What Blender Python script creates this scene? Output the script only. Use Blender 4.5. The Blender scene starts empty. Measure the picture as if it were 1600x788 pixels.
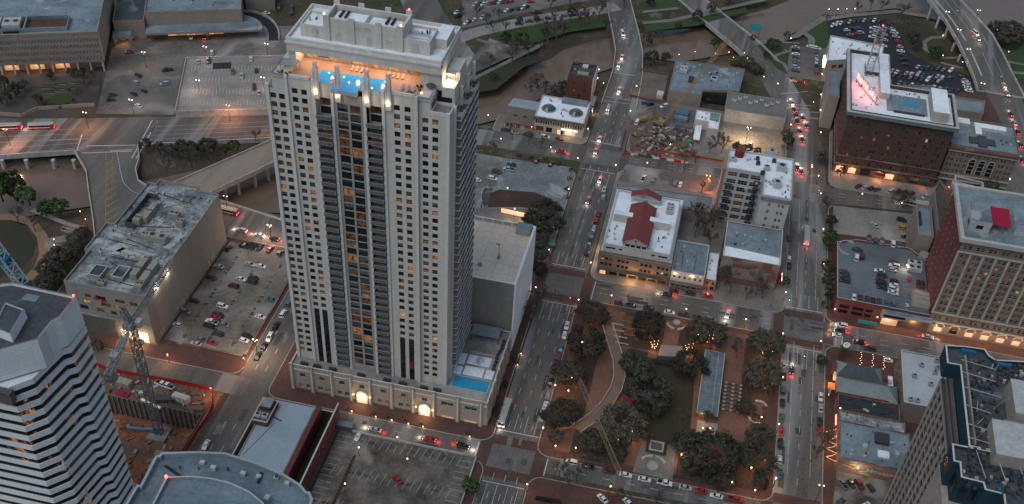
import bpy, math, random
from mathutils import Vector, Matrix
import numpy as np
random.seed(7)
RNG = random.Random(11)
SC = bpy.context.scene
COL = SC.collection
# camera
YAW, PIT, ROL = map(math.radians, (-9.83, 43.98, 4.08))
CAM = Vector((41.22, -251.5, 299.1)); FOC, CX, CY = 1692.0, 800.0, 551.2
_cy, _sy, _cp, _sp = math.cos(YAW), math.sin(YAW), math.cos(PIT), math.sin(PIT)
FW = Vector((_sy*_cp, _cy*_cp, -_sp)); _r = Vector((_cy, -_sy, 0)); _u = _r.cross(FW)
RT = math.cos(ROL)*_r + math.sin(ROL)*_u; UP = -math.sin(ROL)*_r + math.cos(ROL)*_u
def at(px, py, z=0.0):
 d = FW + (px-CX)/FOC*RT - (py-CY)/FOC*UP
 t = (z-CAM.z)/d.z
 return (CAM.x+t*d.x, CAM.y+t*d.y)
def at3(px, py, z=0.0):
 x, y = at(px, py, z); return (x, y, z)
cam = bpy.data.cameras.new('camera'); co = bpy.data.objects.new('camera', cam); COL.objects.link(co)
m = Matrix((RT, UP, -FW)).transposed().to_4x4(); m.translation = CAM; co.matrix_world = m
cam.sensor_fit = 'HORIZONTAL'; cam.sensor_width = 36; cam.lens = 36*FOC/1600
cam.shift_y = (CY-394.0)/1600; cam.shift_x = 0; cam.clip_start = 1; cam.clip_end = 8000
SC.camera = co
# materials
MATS = {}
def _nodes(name):
 mt = bpy.data.materials.new(name); mt.use_nodes = True
 nt = mt.node_tree; nt.nodes.clear()
 out = nt.nodes.new('ShaderNodeOutputMaterial'); b = nt.nodes.new('ShaderNodeBsdfPrincipled')
 nt.links.new(b.outputs[0], out.inputs[0]); return mt, nt, b
def _mix(nt, a, b, fac, mode='MIX'):
 n = nt.nodes.new('ShaderNodeMix'); n.data_type = 'RGBA'; n.blend_type = mode
 for sock, v in ((n.inputs[0], fac), (n.inputs[6], a), (n.inputs[7], b)):
  if hasattr(v, 'is_output'): nt.links.new(v, sock)
  elif isinstance(v, (int, float)): sock.default_value = v
  else: sock.default_value = (*v, 1) if len(v) == 3 else v
 return n.outputs[2]
def _noise(nt, vec, scale, detail=4, rough=.6, lo=.35, hi=.65, dist=0):
 n = nt.nodes.new('ShaderNodeTexNoise'); n.inputs['Scale'].default_value = scale
 n.inputs['Detail'].default_value = detail; n.inputs['Roughness'].default_value = rough
 n.inputs['Distortion'].default_value = dist
 nt.links.new(vec, n.inputs['Vector'])
 r = nt.nodes.new('ShaderNodeMapRange'); r.inputs[1].default_value = lo; r.inputs[2].default_value = hi
 nt.links.new(n.outputs[0], r.inputs[0]); return r.outputs[0]
def _math(nt, op, a, b=None):
 n = nt.nodes.new('ShaderNodeMath'); n.operation = op
 for k, v in enumerate((a, b)):
  if v is None: continue
  if hasattr(v, 'is_output'): nt.links.new(v, n.inputs[k])
  else: n.inputs[k].default_value = v
 return n.outputs[0]
def pm(name, c, c2=None, big=.06, stain=.55, fine=1.2, grain=.25, rough=.85, stretch=None, rot=0, metal=0, spec=.3,
 zjoint=None, xjoint=None, jdark=.75, bump=0, patch=None, emis=None, estr=0, alpha=None):
 """weathered opaque surface: two noise scales in object metres, optional course joints, optional patches"""
 if name in MATS: return MATS[name]
 mt, nt, b = _nodes(name)
 tc = nt.nodes.new('ShaderNodeTexCoord'); vec = tc.outputs['Object']
 v2 = vec
 if stretch or rot:
  mp = nt.nodes.new('ShaderNodeMapping'); nt.links.new(vec, mp.inputs[0])
  mp.inputs['Scale'].default_value = stretch or (1, 1, 1); mp.inputs['Rotation'].default_value = (0, 0, rot)
  v2 = mp.outputs[0]
 c2 = c2 or tuple(x*.62 for x in c)
 col = _mix(nt, c, c2, _math(nt, 'MULTIPLY', _noise(nt, v2, big, 5, .62), stain))
 g = _noise(nt, vec, fine, 3, .7, .3, .7)
 col = _mix(nt, col, _mix(nt, (1-grain,)*3, (1+grain*.6,)*3, g), 1.0, 'MULTIPLY')
 if patch:
  pc, ps, lo, hi = patch
  col = _mix(nt, col, pc, _noise(nt, v2, ps, 3, .55, lo, hi, .8))
 if zjoint or xjoint:
  sx = nt.nodes.new('ShaderNodeSeparateXYZ'); nt.links.new(vec, sx.inputs[0])
  if zjoint:
   fr = _math(nt, 'FRACT', _math(nt, 'DIVIDE', sx.outputs[2], zjoint))
   col = _mix(nt, col, tuple([jdark]*3), _math(nt, 'LESS_THAN', fr, .07), 'MULTIPLY')
  if xjoint:
   for k in (0, 1):
    fr = _math(nt, 'FRACT', _math(nt, 'DIVIDE', sx.outputs[k], xjoint))
    col = _mix(nt, col, tuple([jdark]*3), _math(nt, 'LESS_THAN', fr, .035), 'MULTIPLY')
 nt.links.new(col, b.inputs['Base Color'])
 b.inputs['Roughness'].default_value = rough; b.inputs['Metallic'].default_value = metal
 b.inputs['Specular IOR Level'].default_value = spec
 if bump:
  bn = nt.nodes.new('ShaderNodeBump'); bn.inputs['Strength'].default_value = bump; bn.inputs['Distance'].default_value = .3
  nt.links.new(g, bn.inputs['Height']); nt.links.new(bn.outputs[0], b.inputs['Normal'])
 if emis:
  b.inputs['Emission Color'].default_value = (*emis, 1); b.inputs['Emission Strength'].default_value = estr
 MATS[name] = mt; return mt
def em(name, c, s, base=(.5, .5, .5)):
 if name in MATS: return MATS[name]
 mt, nt, b = _nodes(name)
 b.inputs['Base Color'].default_value = (*base, 1); b.inputs['Emission Color'].default_value = (*c, 1)
 b.inputs['Emission Strength'].default_value = s
 try: mt.cycles.emission_sampling = 'NONE'
 except Exception: pass
 MATS[name] = mt; return mt
def glassy(name, c, rough=.08, em_c=None, em_s=0, var=.5, scale=.7):
 """window pane: dark reflective glass; a lit one glows unevenly through curtains"""
 if name in MATS: return MATS[name]
 mt, nt, b = _nodes(name)
 tc = nt.nodes.new('ShaderNodeTexCoord'); oi = nt.nodes.new('ShaderNodeObjectInfo')
 add = nt.nodes.new('ShaderNodeVectorMath'); add.operation = 'ADD'
 nt.links.new(tc.outputs['Object'], add.inputs[0]); nt.links.new(oi.outputs['Location'], add.inputs[1])
 f = _noise(nt, add.outputs[0], scale, 3, .6, .35, .65)
 col = _mix(nt, c, tuple(x*(1-var) for x in c), f); nt.links.new(col, b.inputs['Base Color'])
 b.inputs['Roughness'].default_value = rough; b.inputs['Specular IOR Level'].default_value = .6
 if em_c:
  e = _mix(nt, em_c, tuple(x*(1-var) for x in em_c), f); nt.links.new(e, b.inputs['Emission Color'])
  b.inputs['Emission Strength'].default_value = em_s
  try: mt.cycles.emission_sampling = 'NONE'
  except Exception: pass
 MATS[name] = mt; return mt
# mesh builder
WL = {}            # world location of every parent
class MB:
 def __init__(s): s.v = []; s.f = []; s.m = []; s.mats = []
 def mi(s, mt):
  if mt not in s.mats: s.mats.append(mt)
  return s.mats.index(mt)
 def face(s, pts, mt):
  n = len(s.v); s.v.extend(tuple(p) for p in pts); s.f.append(tuple(range(n, n+len(pts)))); s.m.append(s.mi(mt))
 def hexa(s, p, mt, top=None, bottom=True):
  """p: 4 bottom points CCW then 4 top points CCW"""
  n = len(s.v); s.v.extend(tuple(q) for q in p); k = s.mi(mt); kt = s.mi(top) if top else k
  for q in ((0, 1, 5, 4), (1, 2, 6, 5), (2, 3, 7, 6), (3, 0, 4, 7)): s.f.append(tuple(n+i for i in q)); s.m.append(k)
  s.f.append((n+4, n+5, n+6, n+7)); s.m.append(kt)
  if bottom: s.f.append((n+3, n+2, n+1, n)); s.m.append(k)
 def box(s, x0, x1, y0, y1, z0, z1, mt, top=None):
  s.hexa([(x0, y0, z0), (x1, y0, z0), (x1, y1, z0), (x0, y1, z0), (x0, y0, z1), (x1, y0, z1), (x1, y1, z1), (x0, y1, z1)], mt, top)
 def obox(s, cx, cy, a, lx, ly, z0, z1, mt, top=None):
  c, d = math.cos(a), math.sin(a)
  q = [(cx+c*u-d*v, cy+d*u+c*v) for u, v in ((-lx/2, -ly/2), (lx/2, -ly/2), (lx/2, ly/2), (-lx/2, ly/2))]
  s.hexa([(x, y, z0) for x, y in q]+[(x, y, z1) for x, y in q], mt, top)
 def prism(s, poly, z0, z1, mt, top=None, bottom=False, walls=True):
  poly = ccw(poly); n = len(poly)
  if walls:
   for i in range(n):
    a, b2 = poly[i], poly[(i+1) % n]
    s.face([(*a, z0), (*b2, z0), (*b2, z1), (*a, z1)], mt)
  s.face([(*p, z1) for p in poly], top or mt)
  if bottom: s.face([(*p, z0) for p in reversed(poly)], mt)
 def bar(s, a, b, w, mt, h=None):
  a, b = Vector(a), Vector(b); d = (b-a)
  if d.length < 1e-6: return
  d.normalize(); up = Vector((0, 0, 1)) if abs(d.z) < .95 else Vector((0, 1, 0))
  r = d.cross(up).normalized(); u = r.cross(d); h = h or w; r *= w/2; u *= h/2
  s.hexa([a-r-u, a+r-u, b+r-u, b-r-u, a-r+u, a+r+u, b+r+u, b-r+u], mt)
 def tube(s, pts, rad, mt, n=8, caps=True):
  pts = [Vector(p) for p in pts]; k = s.mi(mt); rings = []
  rad = rad if isinstance(rad, (list, tuple)) else [rad]*len(pts)
  for i, p in enumerate(pts):
   d = (pts[min(i+1, len(pts)-1)]-pts[max(i-1, 0)]).normalized()
   up = Vector((0, 0, 1)) if abs(d.z) < .9 else Vector((1, 0, 0))
   r = d.cross(up).normalized(); u = r.cross(d); st = len(s.v)
   for j in range(n):
    an = 2*math.pi*j/n; s.v.append(tuple(p+rad[i]*(math.cos(an)*r+math.sin(an)*u)))
   rings.append(st)
  for a, b in zip(rings, rings[1:]):
   for j in range(n):
    s.f.append((a+j, a+(j+1) % n, b+(j+1) % n, b+j)); s.m.append(k)
  if caps:
   s.f.append(tuple(rings[0]+j for j in reversed(range(n)))); s.m.append(k)
   s.f.append(tuple(rings[-1]+j for j in range(n))); s.m.append(k)
 def cyl(s, x, y, z0, z1, r, mt, n=12, r1=None): s.tube([(x, y, z0), (x, y, z1)], [r, r if r1 is None else r1], mt, n)
 def ball(s, c, r, mt, n=8, m=5, sz=1):
  pts = []; rad = []
  for i in range(m+1):
   an = -math.pi/2+math.pi*i/m; pts.append((c[0], c[1], c[2]+r*sz*math.sin(an))); rad.append(max(r*math.cos(an), .001))
  s.tube(pts, rad, mt, n, False)
 def build(s, name, parent=None, smooth=False):
  if not s.f: return None
  me = bpy.data.meshes.new(name); off = WL.get(parent.name, Vector()) if parent else Vector()
  me.from_pydata([(x-off.x, y-off.y, z-off.z) for x, y, z in s.v], [], s.f)
  for mt in s.mats: me.materials.append(mt)
  me.polygons.foreach_set('material_index', s.m)
  if smooth: me.polygons.foreach_set('use_smooth', [True]*len(s.f))
  me.update(); o = bpy.data.objects.new(name, me); COL.objects.link(o)
  if parent: o.parent = parent
  WL[o.name] = off.copy(); return o
def ccw(p):
 a = sum(p[i][0]*p[(i+1) % len(p)][1]-p[(i+1) % len(p)][0]*p[i][1] for i in range(len(p)))
 return list(p) if a > 0 else list(reversed(p))
def tag(o, label=None, cat=None, group=None, kind=None):
 if label: o['label'] = label
 if cat: o['category'] = cat
 if group: o['group'] = group
 if kind: o['kind'] = kind
 return o
def thing(name, label, cat, loc=(0, 0, 0), group=None, rz=0):
 o = bpy.data.objects.new(name, None); o.empty_display_size = .5; COL.objects.link(o)
 o.location = loc; o.rotation_euler = (0, 0, rz); WL[o.name] = Vector(loc)
 return tag(o, label, cat, group)
def struct(mb, name):
 o = mb.build(name); o['kind'] = 'structure'; return o
def inst(me, name, loc=(0, 0, 0), rz=0, sc=1, parent=None):
 o = bpy.data.objects.new(name, me); COL.objects.link(o)
 o.location = loc; o.rotation_euler = (0, 0, rz); o.scale = (sc, sc, sc) if not isinstance(sc, tuple) else sc
 if parent: o.parent = parent
 return o
def mesh_of(mb, name, smooth=False):
 me = bpy.data.meshes.new(name); me.from_pydata(mb.v, [], mb.f)
 for mt in mb.mats: me.materials.append(mt)
 me.polygons.foreach_set('material_index', mb.m)
 if smooth: me.polygons.foreach_set('use_smooth', [True]*len(mb.f))
 me.update(); return me
def rounded(x0, x1, y0, y1, r, n=5):
 out = []
 rs = r if isinstance(r, (list, tuple)) else [r]*4
 for (cx, cy, a0), q in zip(((x1-rs[0], y0+rs[0], -90), (x1-rs[1], y1-rs[1], 0), (x0+rs[2], y1-rs[2], 90), (x0+rs[3], y0+rs[3], 180)), rs):
  for i in range(n+1):
   a = math.radians(a0+90*i/n); out.append((cx+q*math.cos(a), cy+q*math.sin(a)))
 return out
# walls with real openings
def wall(mb, A, B, z0, z1, rows, dep, mt, rmt=None):
 """wall from A to B (outside on the right-hand side); rows = [(v0, v1, [(u0, u1), ...])]; returns openings"""
 A, B = Vector((*A[:2], 0)), Vector((*B[:2], 0)); d = B-A; L = d.length; d /= L; n = Vector((d.y, -d.x, 0)); rmt = rmt or mt
 P = lambda u, v, k=0: tuple(A+d*u-n*k+Vector((0, 0, v)))
 q = lambda u0, u1, v0, v1: mb.face([P(u0, v0), P(u1, v0), P(u1, v1), P(u0, v1)], mt) if u1-u0 > 1e-4 and v1-v0 > 1e-4 else None
 out = []; v = z0
 for v0, v1, us in sorted(rows, key=lambda r: r[0]):
  q(0, L, v, v0); u = 0
  for u0, u1 in us:
   q(u, u0, v0, v1); u = u1
   mb.face([P(u0, v0), P(u1, v0), P(u1, v0, dep), P(u0, v0, dep)], rmt)
   mb.face([P(u0, v1, dep), P(u1, v1, dep), P(u1, v1), P(u0, v1)], rmt)
   mb.face([P(u0, v0), P(u0, v0, dep), P(u0, v1, dep), P(u0, v1)], rmt)
   mb.face([P(u1, v0, dep), P(u1, v0), P(u1, v1), P(u1, v1, dep)], rmt)
   c = A+d*(u0+u1)/2-n*dep; out.append((c.x, c.y, (v0+v1)/2, u1-u0, v1-v0, math.atan2(d.y, d.x)))
  q(u, L, v0, v1); v = v1
 q(0, L, v, z1)
 return out
def even(L, n, w, m0=0, m1=None):
 m1 = m0 if m1 is None else m1; st = (L-m0-m1)/n
 return [(m0+st*(i+.5)-w/2, m0+st*(i+.5)+w/2) for i in range(n)]
def pairs(L, n, w, gap, m0=0):
 st = (L-2*m0)/n; out = []
 for i in range(n):
  c = m0+st*(i+.5); out += [(c-gap/2-w, c-gap/2), (c+gap/2, c+gap/2+w)]
 return out
_WM = {}
def pane_mesh(w, h, mt, fr, nx, ny, prof=.09, bl=0):
 key = (round(w, 2), round(h, 2), mt.name, fr.name, nx, ny, bl)
 if key in _WM: return _WM[key]
 mb = MB(); mb.face([(-w/2, 0, -h/2), (w/2, 0, -h/2), (w/2, 0, h/2), (-w/2, 0, h/2)], mt)
 if bl: mb.face([(-w/2, -.003, h/2-h*(.35, .6, .85)[bl-1]), (w/2, -.003, h/2-h*(.35, .6, .85)[bl-1]), (w/2, -.003, h/2), (-w/2, -.003, h/2)], M['blind'+str(bl % 2)])
 e = prof
 def r(x0, x1, z0, z1): mb.box(x0, x1, -.06, -.004, z0, z1, fr)
 r(-w/2, w/2, h/2-e, h/2); r(-w/2, w/2, -h/2, -h/2+e); r(-w/2, -w/2+e, -h/2+e, h/2-e); r(w/2-e, w/2, -h/2+e, h/2-e)
 for i in range(1, nx): x = -w/2+w*i/nx; r(x-e/2, x+e/2, -h/2+e, h/2-e)
 for i in range(1, ny): z = -h/2+h*i/ny; r(-w/2+e, w/2-e, z-e/2+.001, z+e/2-.001)
 me = mesh_of(mb, 'window'); _WM[key] = me; return me
BUDGET = {}
def glaze(root, ops, pick, fr, nx=1, ny=1, cap=100, name='window', prof=.09):
 """one window object per opening, the largest in view first; past the cap the rest is one object"""
 used = BUDGET.get(root.name, 0); ops = list(ops); off = WL[root.name]
 bl = lambda mt: RNG.choice((0, 0, 0, 0, 0, 1, 1, 2, 2, 3)) if mt.name.startswith('glass') else RNG.choice((0, 0, 0, 1, 2))
 ops.sort(key=lambda o: -(o[3]*o[4])/((Vector(o[:3])-CAM).length**2))
 k = max(0, min(len(ops), cap-used)); BUDGET[root.name] = used+k
 for o in ops[:k]:
  mt = pick(o); w = inst(pane_mesh(o[3], o[4], mt, fr, nx, ny, prof, bl(mt)), name, Vector(o[:3])-off, o[5], 1, root)
 if ops[k:]:
  mb = MB()
  for o in ops[k:]:
   mt = pick(o); me = pane_mesh(o[3], o[4], mt, fr, nx, ny, prof, bl(mt)); c, s = math.cos(o[5]), math.sin(o[5]); n = len(mb.v)
   for v in me.vertices: x, y, z = v.co; mb.v.append((o[0]+c*x-s*y, o[1]+s*x+c*y, o[2]+z))
   for p in me.polygons: mb.f.append(tuple(n+i for i in p.vertices)); mb.m.append(mb.mi(me.materials[p.material_index]))
  w = mb.build(name, root); w['kind'] = 'stuff'
def para(mb, poly, z, h, t, mt, cap=None):
 """parapet ring inside a polygon, closed with flat cap"""
 poly = ccw(poly); n = len(poly); inn = []
 for i in range(n):
  a, b, c = Vector(poly[i-1]), Vector(poly[i]), Vector(poly[(i+1) % n])
  d1 = (b-a).normalized(); d2 = (c-b).normalized(); n1 = Vector((-d1.y, d1.x)); n2 = Vector((-d2.y, d2.x))
  k = n1+n2; k = k/ max(.3, k.dot(n1)); inn.append(tuple(b+k*t))
 for i in range(n):
  j = (i+1) % n
  mb.face([(*poly[i], z), (*poly[j], z), (*poly[j], z+h), (*poly[i], z+h)], mt)
  mb.face([(*inn[j], z), (*inn[i], z), (*inn[i], z+h), (*inn[j], z+h)], mt)
  mb.face([(*poly[i], z+h), (*poly[j], z+h), (*inn[j], z+h), (*inn[i], z+h)], cap or mt)
 return inn
R4 = lambda x0, x1, y0, y1: [(x0, y0), (x1, y0), (x1, y1), (x0, y1)]
def ac_unit(parent, x, y, z, lx, ly, h, mt, a=0, fans=2, name='cooling_unit', dark=None):
 mb = MB(); mb.obox(x, y, a, lx, ly, z+.25, z+h, mt)
 for sx in (-1, 1):
  for sy in (-1, 1):
   c, s = math.cos(a), math.sin(a); u, v = sx*lx*.4, sy*ly*.4
   mb.box(x+c*u-s*v-.12, x+c*u-s*v+.12, y+s*u+c*v-.12, y+s*u+c*v+.12, z-.02, z+.25, dark or mt)
 for i in range(fans):
  u = (i+.5)/fans*lx-lx/2; r = min(lx/fans, ly)*.36
  mb.cyl(x+math.cos(a)*u, y+math.sin(a)*u, z+h, z+h+.3, r, mt, 12); mb.cyl(x+math.cos(a)*u, y+math.sin(a)*u, z+h+.3, z+h+.31, r*.85, dark or mt, 12)
 return mb.build(name, parent)
def duct(parent, pts, w, h, mt, name='duct'):
 mb = MB()
 for a, b in zip(pts, pts[1:]): mb.bar(a, b, w, mt, h)
 return mb.build(name, parent)
LIGHTS = []
def lamp_light(parent, loc, power, col=(1, .62, .32), rad=.25, off=None):
 l = bpy.data.lights.new('bulb', 'POINT'); l.energy = power; l.color = col; l.shadow_soft_size = rad
 o = bpy.data.objects.new('bulb', l); COL.objects.link(o); o.location = loc
 if parent: o.parent = parent
 LIGHTS.append(o); return o
SKY, SUN, LAMPK = 0.118, 0.8, 1.7
# palette
M = {}
M['asphalt'] = pm('asphalt', (.115, .125, .125), (.075, .075, .078), big=.05, stain=.8, fine=.9, grain=.3, patch=((.17, .165, .16), .03, .5, .62))
def road_mat(name, rot):
 return pm(name, (.14, .131, .121), (.07, .066, .062), big=.09, stain=.95, fine=1.1, grain=.28, stretch=(1, .07, 1), rot=rot, patch=((.2, .195, .19), .06, .52, .6))
M['road_y'] = road_mat('road_y', 0); M['road_x'] = road_mat('road_x', math.radians(90)); M['road_d'] = road_mat('road_d', math.radians(-70)); M['road_e'] = road_mat('road_e', math.radians(27))
M['junction'] = pm('junction', (.15, .142, .132), (.095, .09, .084), big=.15, stain=.8, fine=1.3, grain=.3, xjoint=4.1, jdark=.8)
M['bricks'] = pm('bricks', (.105, .052, .042), (.062, .037, .032), big=.12, stain=.8, fine=2.2, grain=.35, xjoint=.9, jdark=.85)
M['plaza'] = pm('plaza', (.2, .1, .068), (.11, .062, .048), big=.09, stain=.8, fine=1.9, grain=.3, xjoint=1.5, jdark=.85)
M['walk'] = pm('walk', (.205, .19, .172), (.125, .116, .107), big=.11, stain=.8, fine=1.4, grain=.25, xjoint=2.4, jdark=.8)
M['kerb'] = pm('kerb', (.3, .29, .27), big=.2, grain=.3)
M['conc'] = pm('conc', (.28, .26, .236), (.16, .15, .137), big=.05, stain=.85, fine=.8, grain=.25, patch=((.33, .31, .29), .04, .55, .68))
M['lotc'] = pm('lotc', (.175, .162, .147), (.085, .079, .073), big=.045, stain=.95, fine=.8, grain=.3, patch=((.26, .245, .23), .03, .52, .64))
M['lotd'] = pm('lotd', (.16, .142, .125), (.055, .05, .046), big=.1, stain=1, fine=.9, grain=.35, patch=((.22, .205, .19), .045, .53, .66))
M['lotk'] = pm('lotk', (.03, .033, .04), (.018, .02, .025), big=.06, stain=.8, fine=1, grain=.4)
M['lotb'] = pm('lotb', (.2, .215, .22), (.12, .13, .135), big=.09, stain=.9, fine=.9, grain=.35, patch=((.28, .29, .29), .08, .55, .68))
M['dirt'] = pm('dirt', (.19, .12, .082), (.1, .066, .05), big=.09, stain=.9, fine=.7, grain=.45, bump=.6)
M['reddirt'] = pm('reddirt', (.3, .105, .05), (.14, .06, .038), big=.1, stain=1, fine=.6, grain=.5, bump=.8, patch=((.1, .07, .055), .07, .52, .66))
M['mulch'] = pm('mulch', (.06, .038, .028), (.035, .025, .02), big=.3, grain=.5)
M['lawn'] = pm('lawn', (.036, .042, .02), (.052, .042, .028), big=.1, stain=.9, fine=2.2, grain=.5, bump=.6)
M['green'] = pm('green', (.036, .075, .02), (.048, .06, .024), big=.1, stain=.8, fine=2.2, grain=.5, bump=.6)
M['paint'] = pm('paint', (.58, .58, .57), (.27, .27, .27), big=1.6, stain=.75, fine=3, grain=.4)
M['stall'] = pm('stall', (.5, .49, .47), (.22, .215, .21), big=1.1, stain=.95, fine=3, grain=.4)
M['yellow'] = pm('yellow', (.4, .27, .06), (.2, .15, .07), big=1.2, stain=.9, fine=3, grain=.4)
M['rail'] = pm('rail', (.44, .42, .4), (.27, .26, .25), big=.3, stain=.8, fine=1.5, grain=.2)
M['water'] = pm('water', (.17, .115, .08), (.12, .085, .063), big=.02, stain=.9, fine=.1, grain=.1, rough=.1, spec=.5)
_b = [n for n in M['water'].node_tree.nodes if n.type == 'BSDF_PRINCIPLED'][0]
_nt = M['water'].node_tree; _tc = _nt.nodes.new('ShaderNodeTexCoord'); _bn = _nt.nodes.new('ShaderNodeBump'); _bn.inputs['Strength'].default_value = .3; _bn.inputs['Distance'].default_value = .25
_nt.links.new(_noise(_nt, _tc.outputs['Object'], .35, 4, .6, .2, .8), _bn.inputs['Height']); _nt.links.new(_bn.outputs[0], _b.inputs['Normal'])
def terrain_mat():
 mt, nt, b = _nodes('terrain'); tc = nt.nodes.new('ShaderNodeTexCoord'); v = tc.outputs['Object']
 soil = _mix(nt, (.13, .1, .078), (.08, .062, .05), _noise(nt, v, .12, 5))
 grass = _mix(nt, (.045, .066, .026), (.08, .08, .045), _noise(nt, v, .3, 4))
 col = _mix(nt, soil, grass, _noise(nt, v, .035, 5, .65, .46, .58))
 col = _mix(nt, col, (.17, .145, .12), _noise(nt, v, .06, 4, .6, .6, .68))
 g = _noise(nt, v, 1.3, 4, .7, .3, .7); col = _mix(nt, col, _mix(nt, (.55,)*3, (1.15,)*3, g), 1, 'MULTIPLY')
 sx = nt.nodes.new('ShaderNodeSeparateXYZ'); nt.links.new(v, sx.inputs[0])
 r = nt.nodes.new('ShaderNodeMapRange'); r.inputs[1].default_value = -5.0; r.inputs[2].default_value = -3.6; r.inputs[3].default_value = 1; r.inputs[4].default_value = 0
 nt.links.new(sx.outputs[2], r.inputs[0]); col = _mix(nt, col, (.085, .068, .052), r.outputs[0])
 nt.links.new(col, b.inputs['Base Color']); b.inputs['Roughness'].default_value = .95; b.inputs['Specular IOR Level'].default_value = .1
 bn = nt.nodes.new('ShaderNodeBump'); bn.inputs['Strength'].default_value = .7; bn.inputs['Distance'].default_value = .4; nt.links.new(g, bn.inputs['Height']); nt.links.new(bn.outputs[0], b.inputs['Normal'])
 return mt
M['terrain'] = terrain_mat()
# bayou waterline (world metres, water level -5)
WZ = -5.0
NEAR = [(-60, 352), (0, 347), (70, 333), (146, 322), (215, 320), (330, 330), (440, 333), (520, 306), (620, 245), (742, 196), (800, 181), (850, 150), (884, 133), (940, 112), (975, 100), (1005, 90), (1060, 97), (1100, 91), (1140, 84), (1180, 73), (1215, 62), (1260, 44), (1300, 24), (1400, 13), (1455, 30), (1545, 43), (1640, 75)]
FAR = [(-60, 262), (60, 258), (140, 254), (215, 285), (300, 268), (380, 252), (440, 242), (520, 215), (620, 178), (742, 144), (775, 135), (820, 106), (860, 92), (885, 76), (930, 63), (962, 58), (1000, 52), (1060, 46), (1100, 42), (1130, 38), (1160, 25), (1200, 14), (1235, 0), (1270, -30), (1400, -60), (1640, -60)]
BAY = [at(*p, WZ) for p in NEAR]+[at(*p, WZ) for p in reversed(FAR)]
def sdist(X, Y, poly):
 d = np.full(X.shape, 1e9); ins = np.zeros(X.shape, bool); n = len(poly)
 for i in range(n):
  (x0, y0), (x1, y1) = poly[i], poly[(i+1) % n]; dx, dy = x1-x0, y1-y0
  t = np.clip(((X-x0)*dx+(Y-y0)*dy)/(dx*dx+dy*dy+1e-9), 0, 1); d = np.minimum(d, np.hypot(X-x0-t*dx, Y-y0-t*dy))
  c = ((y0 > Y) != (y1 > Y)); xs = np.where(c, (x1-x0)*(Y-y0)/(y1-y0+1e-12)+x0, 0); ins ^= c & (X < xs)
 return np.where(ins, -d, d)
PIT = (-163, -114, -78, -9); PITZ = -9.0
def ground_sheet():
 g = 4.0; x0, x1, y0, y1 = -440, 460, -280, 680
 xs = np.arange(x0, x1+.1, g); ys = np.arange(y0, y1+.1, g); X, Y = np.meshgrid(xs, ys)
 D = sdist(X, Y, BAY); W = 17.0
 t = np.clip((D+2.5)/(W+2.5), 0, 1); Z = -7.0*(1-t)**1.5
 rs = np.random.RandomState(3); Z += np.where((D > 0) & (D < W-3), rs.uniform(-.25, .25, Z.shape), 0)
 nx, ny = len(xs), len(ys); V = [(float(X[j, i]), float(Y[j, i]), float(Z[j, i])) for j in range(ny) for i in range(nx)]
 F = []
 for j in range(ny-1):
  for i in range(nx-1):
   if xs[i] >= PIT[0]-1 and xs[i+1] <= PIT[1]+3 and ys[j] >= PIT[2]-3 and ys[j+1] <= PIT[3]+2: continue
   a = j*nx+i; F.append((a, a+1, a+nx+1, a+nx))
 n = len(V); B = 6000
 V += [(-B, -B, 0), (B, -B, 0), (B, B, 0), (-B, B, 0), (x0, y0, 0), (xs[-1], y0, 0), (xs[-1], ys[-1], 0), (x0, ys[-1], 0)]
 V = [tuple(map(float, v)) for v in V]
 for k in range(4): F.append((n+k, n+(k+1) % 4, n+4+(k+1) % 4, n+4+k))
 me = bpy.data.meshes.new('ground'); me.from_pydata(V, [], F); me.materials.append(M['terrain'])
 me.polygons.foreach_set('use_smooth', [True]*len(F)); me.update()
 o = bpy.data.objects.new('ground', me); COL.objects.link(o); o['kind'] = 'structure'
ground_sheet()
mb = MB(); mb.face([(x, y, WZ) for x, y in ((-420, -60), (440, -60), (440, 660), (-420, 660))], M['water'])
mb.f = []; mb.m = []; mb.v = []
mb.prism(BAY, WZ-.2, WZ, M['water'], walls=False); mb.prism([at(*p, WZ) for p in ((1270, -30), (1640, -60), (1640, 60), (1760, 60), (1760, -160), (1200, -160))], WZ-.2, WZ-.01, M['water'], walls=False)
struct(mb, 'water')
# roads
def ribbon(mb, pts, hw, z, mt, side=None, zs=None):
 n = len(pts); L = []; Rr = []
 for i in range(n):
  a = Vector(pts[max(i-1, 0)][:2]); b = Vector(pts[min(i+1, n-1)][:2]); d = (b-a).normalized(); p = Vector(pts[i][:2])
  h = hw[i] if isinstance(hw, (list, tuple)) else hw; nn = Vector((-d.y, d.x)); zz = zs[i] if zs else z
  L.append((*(p+nn*h), zz)); Rr.append((*(p-nn*h), zz))
 for i in range(n-1): mb.face([Rr[i], Rr[i+1], L[i+1], L[i]], mt)
 return L, Rr
def offs(pts, o):
 out = []
 for i in range(len(pts)):
  a = Vector(pts[max(i-1, 0)][:2]); b = Vector(pts[min(i+1, len(pts)-1)][:2]); d = (b-a).normalized(); out.append(tuple(Vector(pts[i][:2])+Vector((-d.y, d.x))*o))
 return out
MILAM = [(0, -220), (0, 0), (.5, 100), (1, 200), (1.6, 250), (1.2, 285), (-1.5, 310), (-7, 333), (-12.5, 353), (-17, 373), (-30, 440)]
MHW = [8, 8, 8.4, 9.4, 9.2, 8.2, 7.6, 7.6, 7.6, 6.8, 6.6]
TRAVIS = [(102.4, -220), (102.4, 100), (102.2, 160), (101.5, 205), (99.3, 240), (94.5, 266), (86, 292), (75, 320), (64, 338), (26, 386), (-20, 444)]
THW = [8.5, 8.5, 8.5, 8.8, 8.8, 8.6, 8.6, 8.4, 8.2, 7.9, 7.9]
ROADZ = .02
mb = MB(); ribbon(mb, MILAM, MHW, ROADZ, M['road_y']); struct(mb, 'road')
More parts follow.
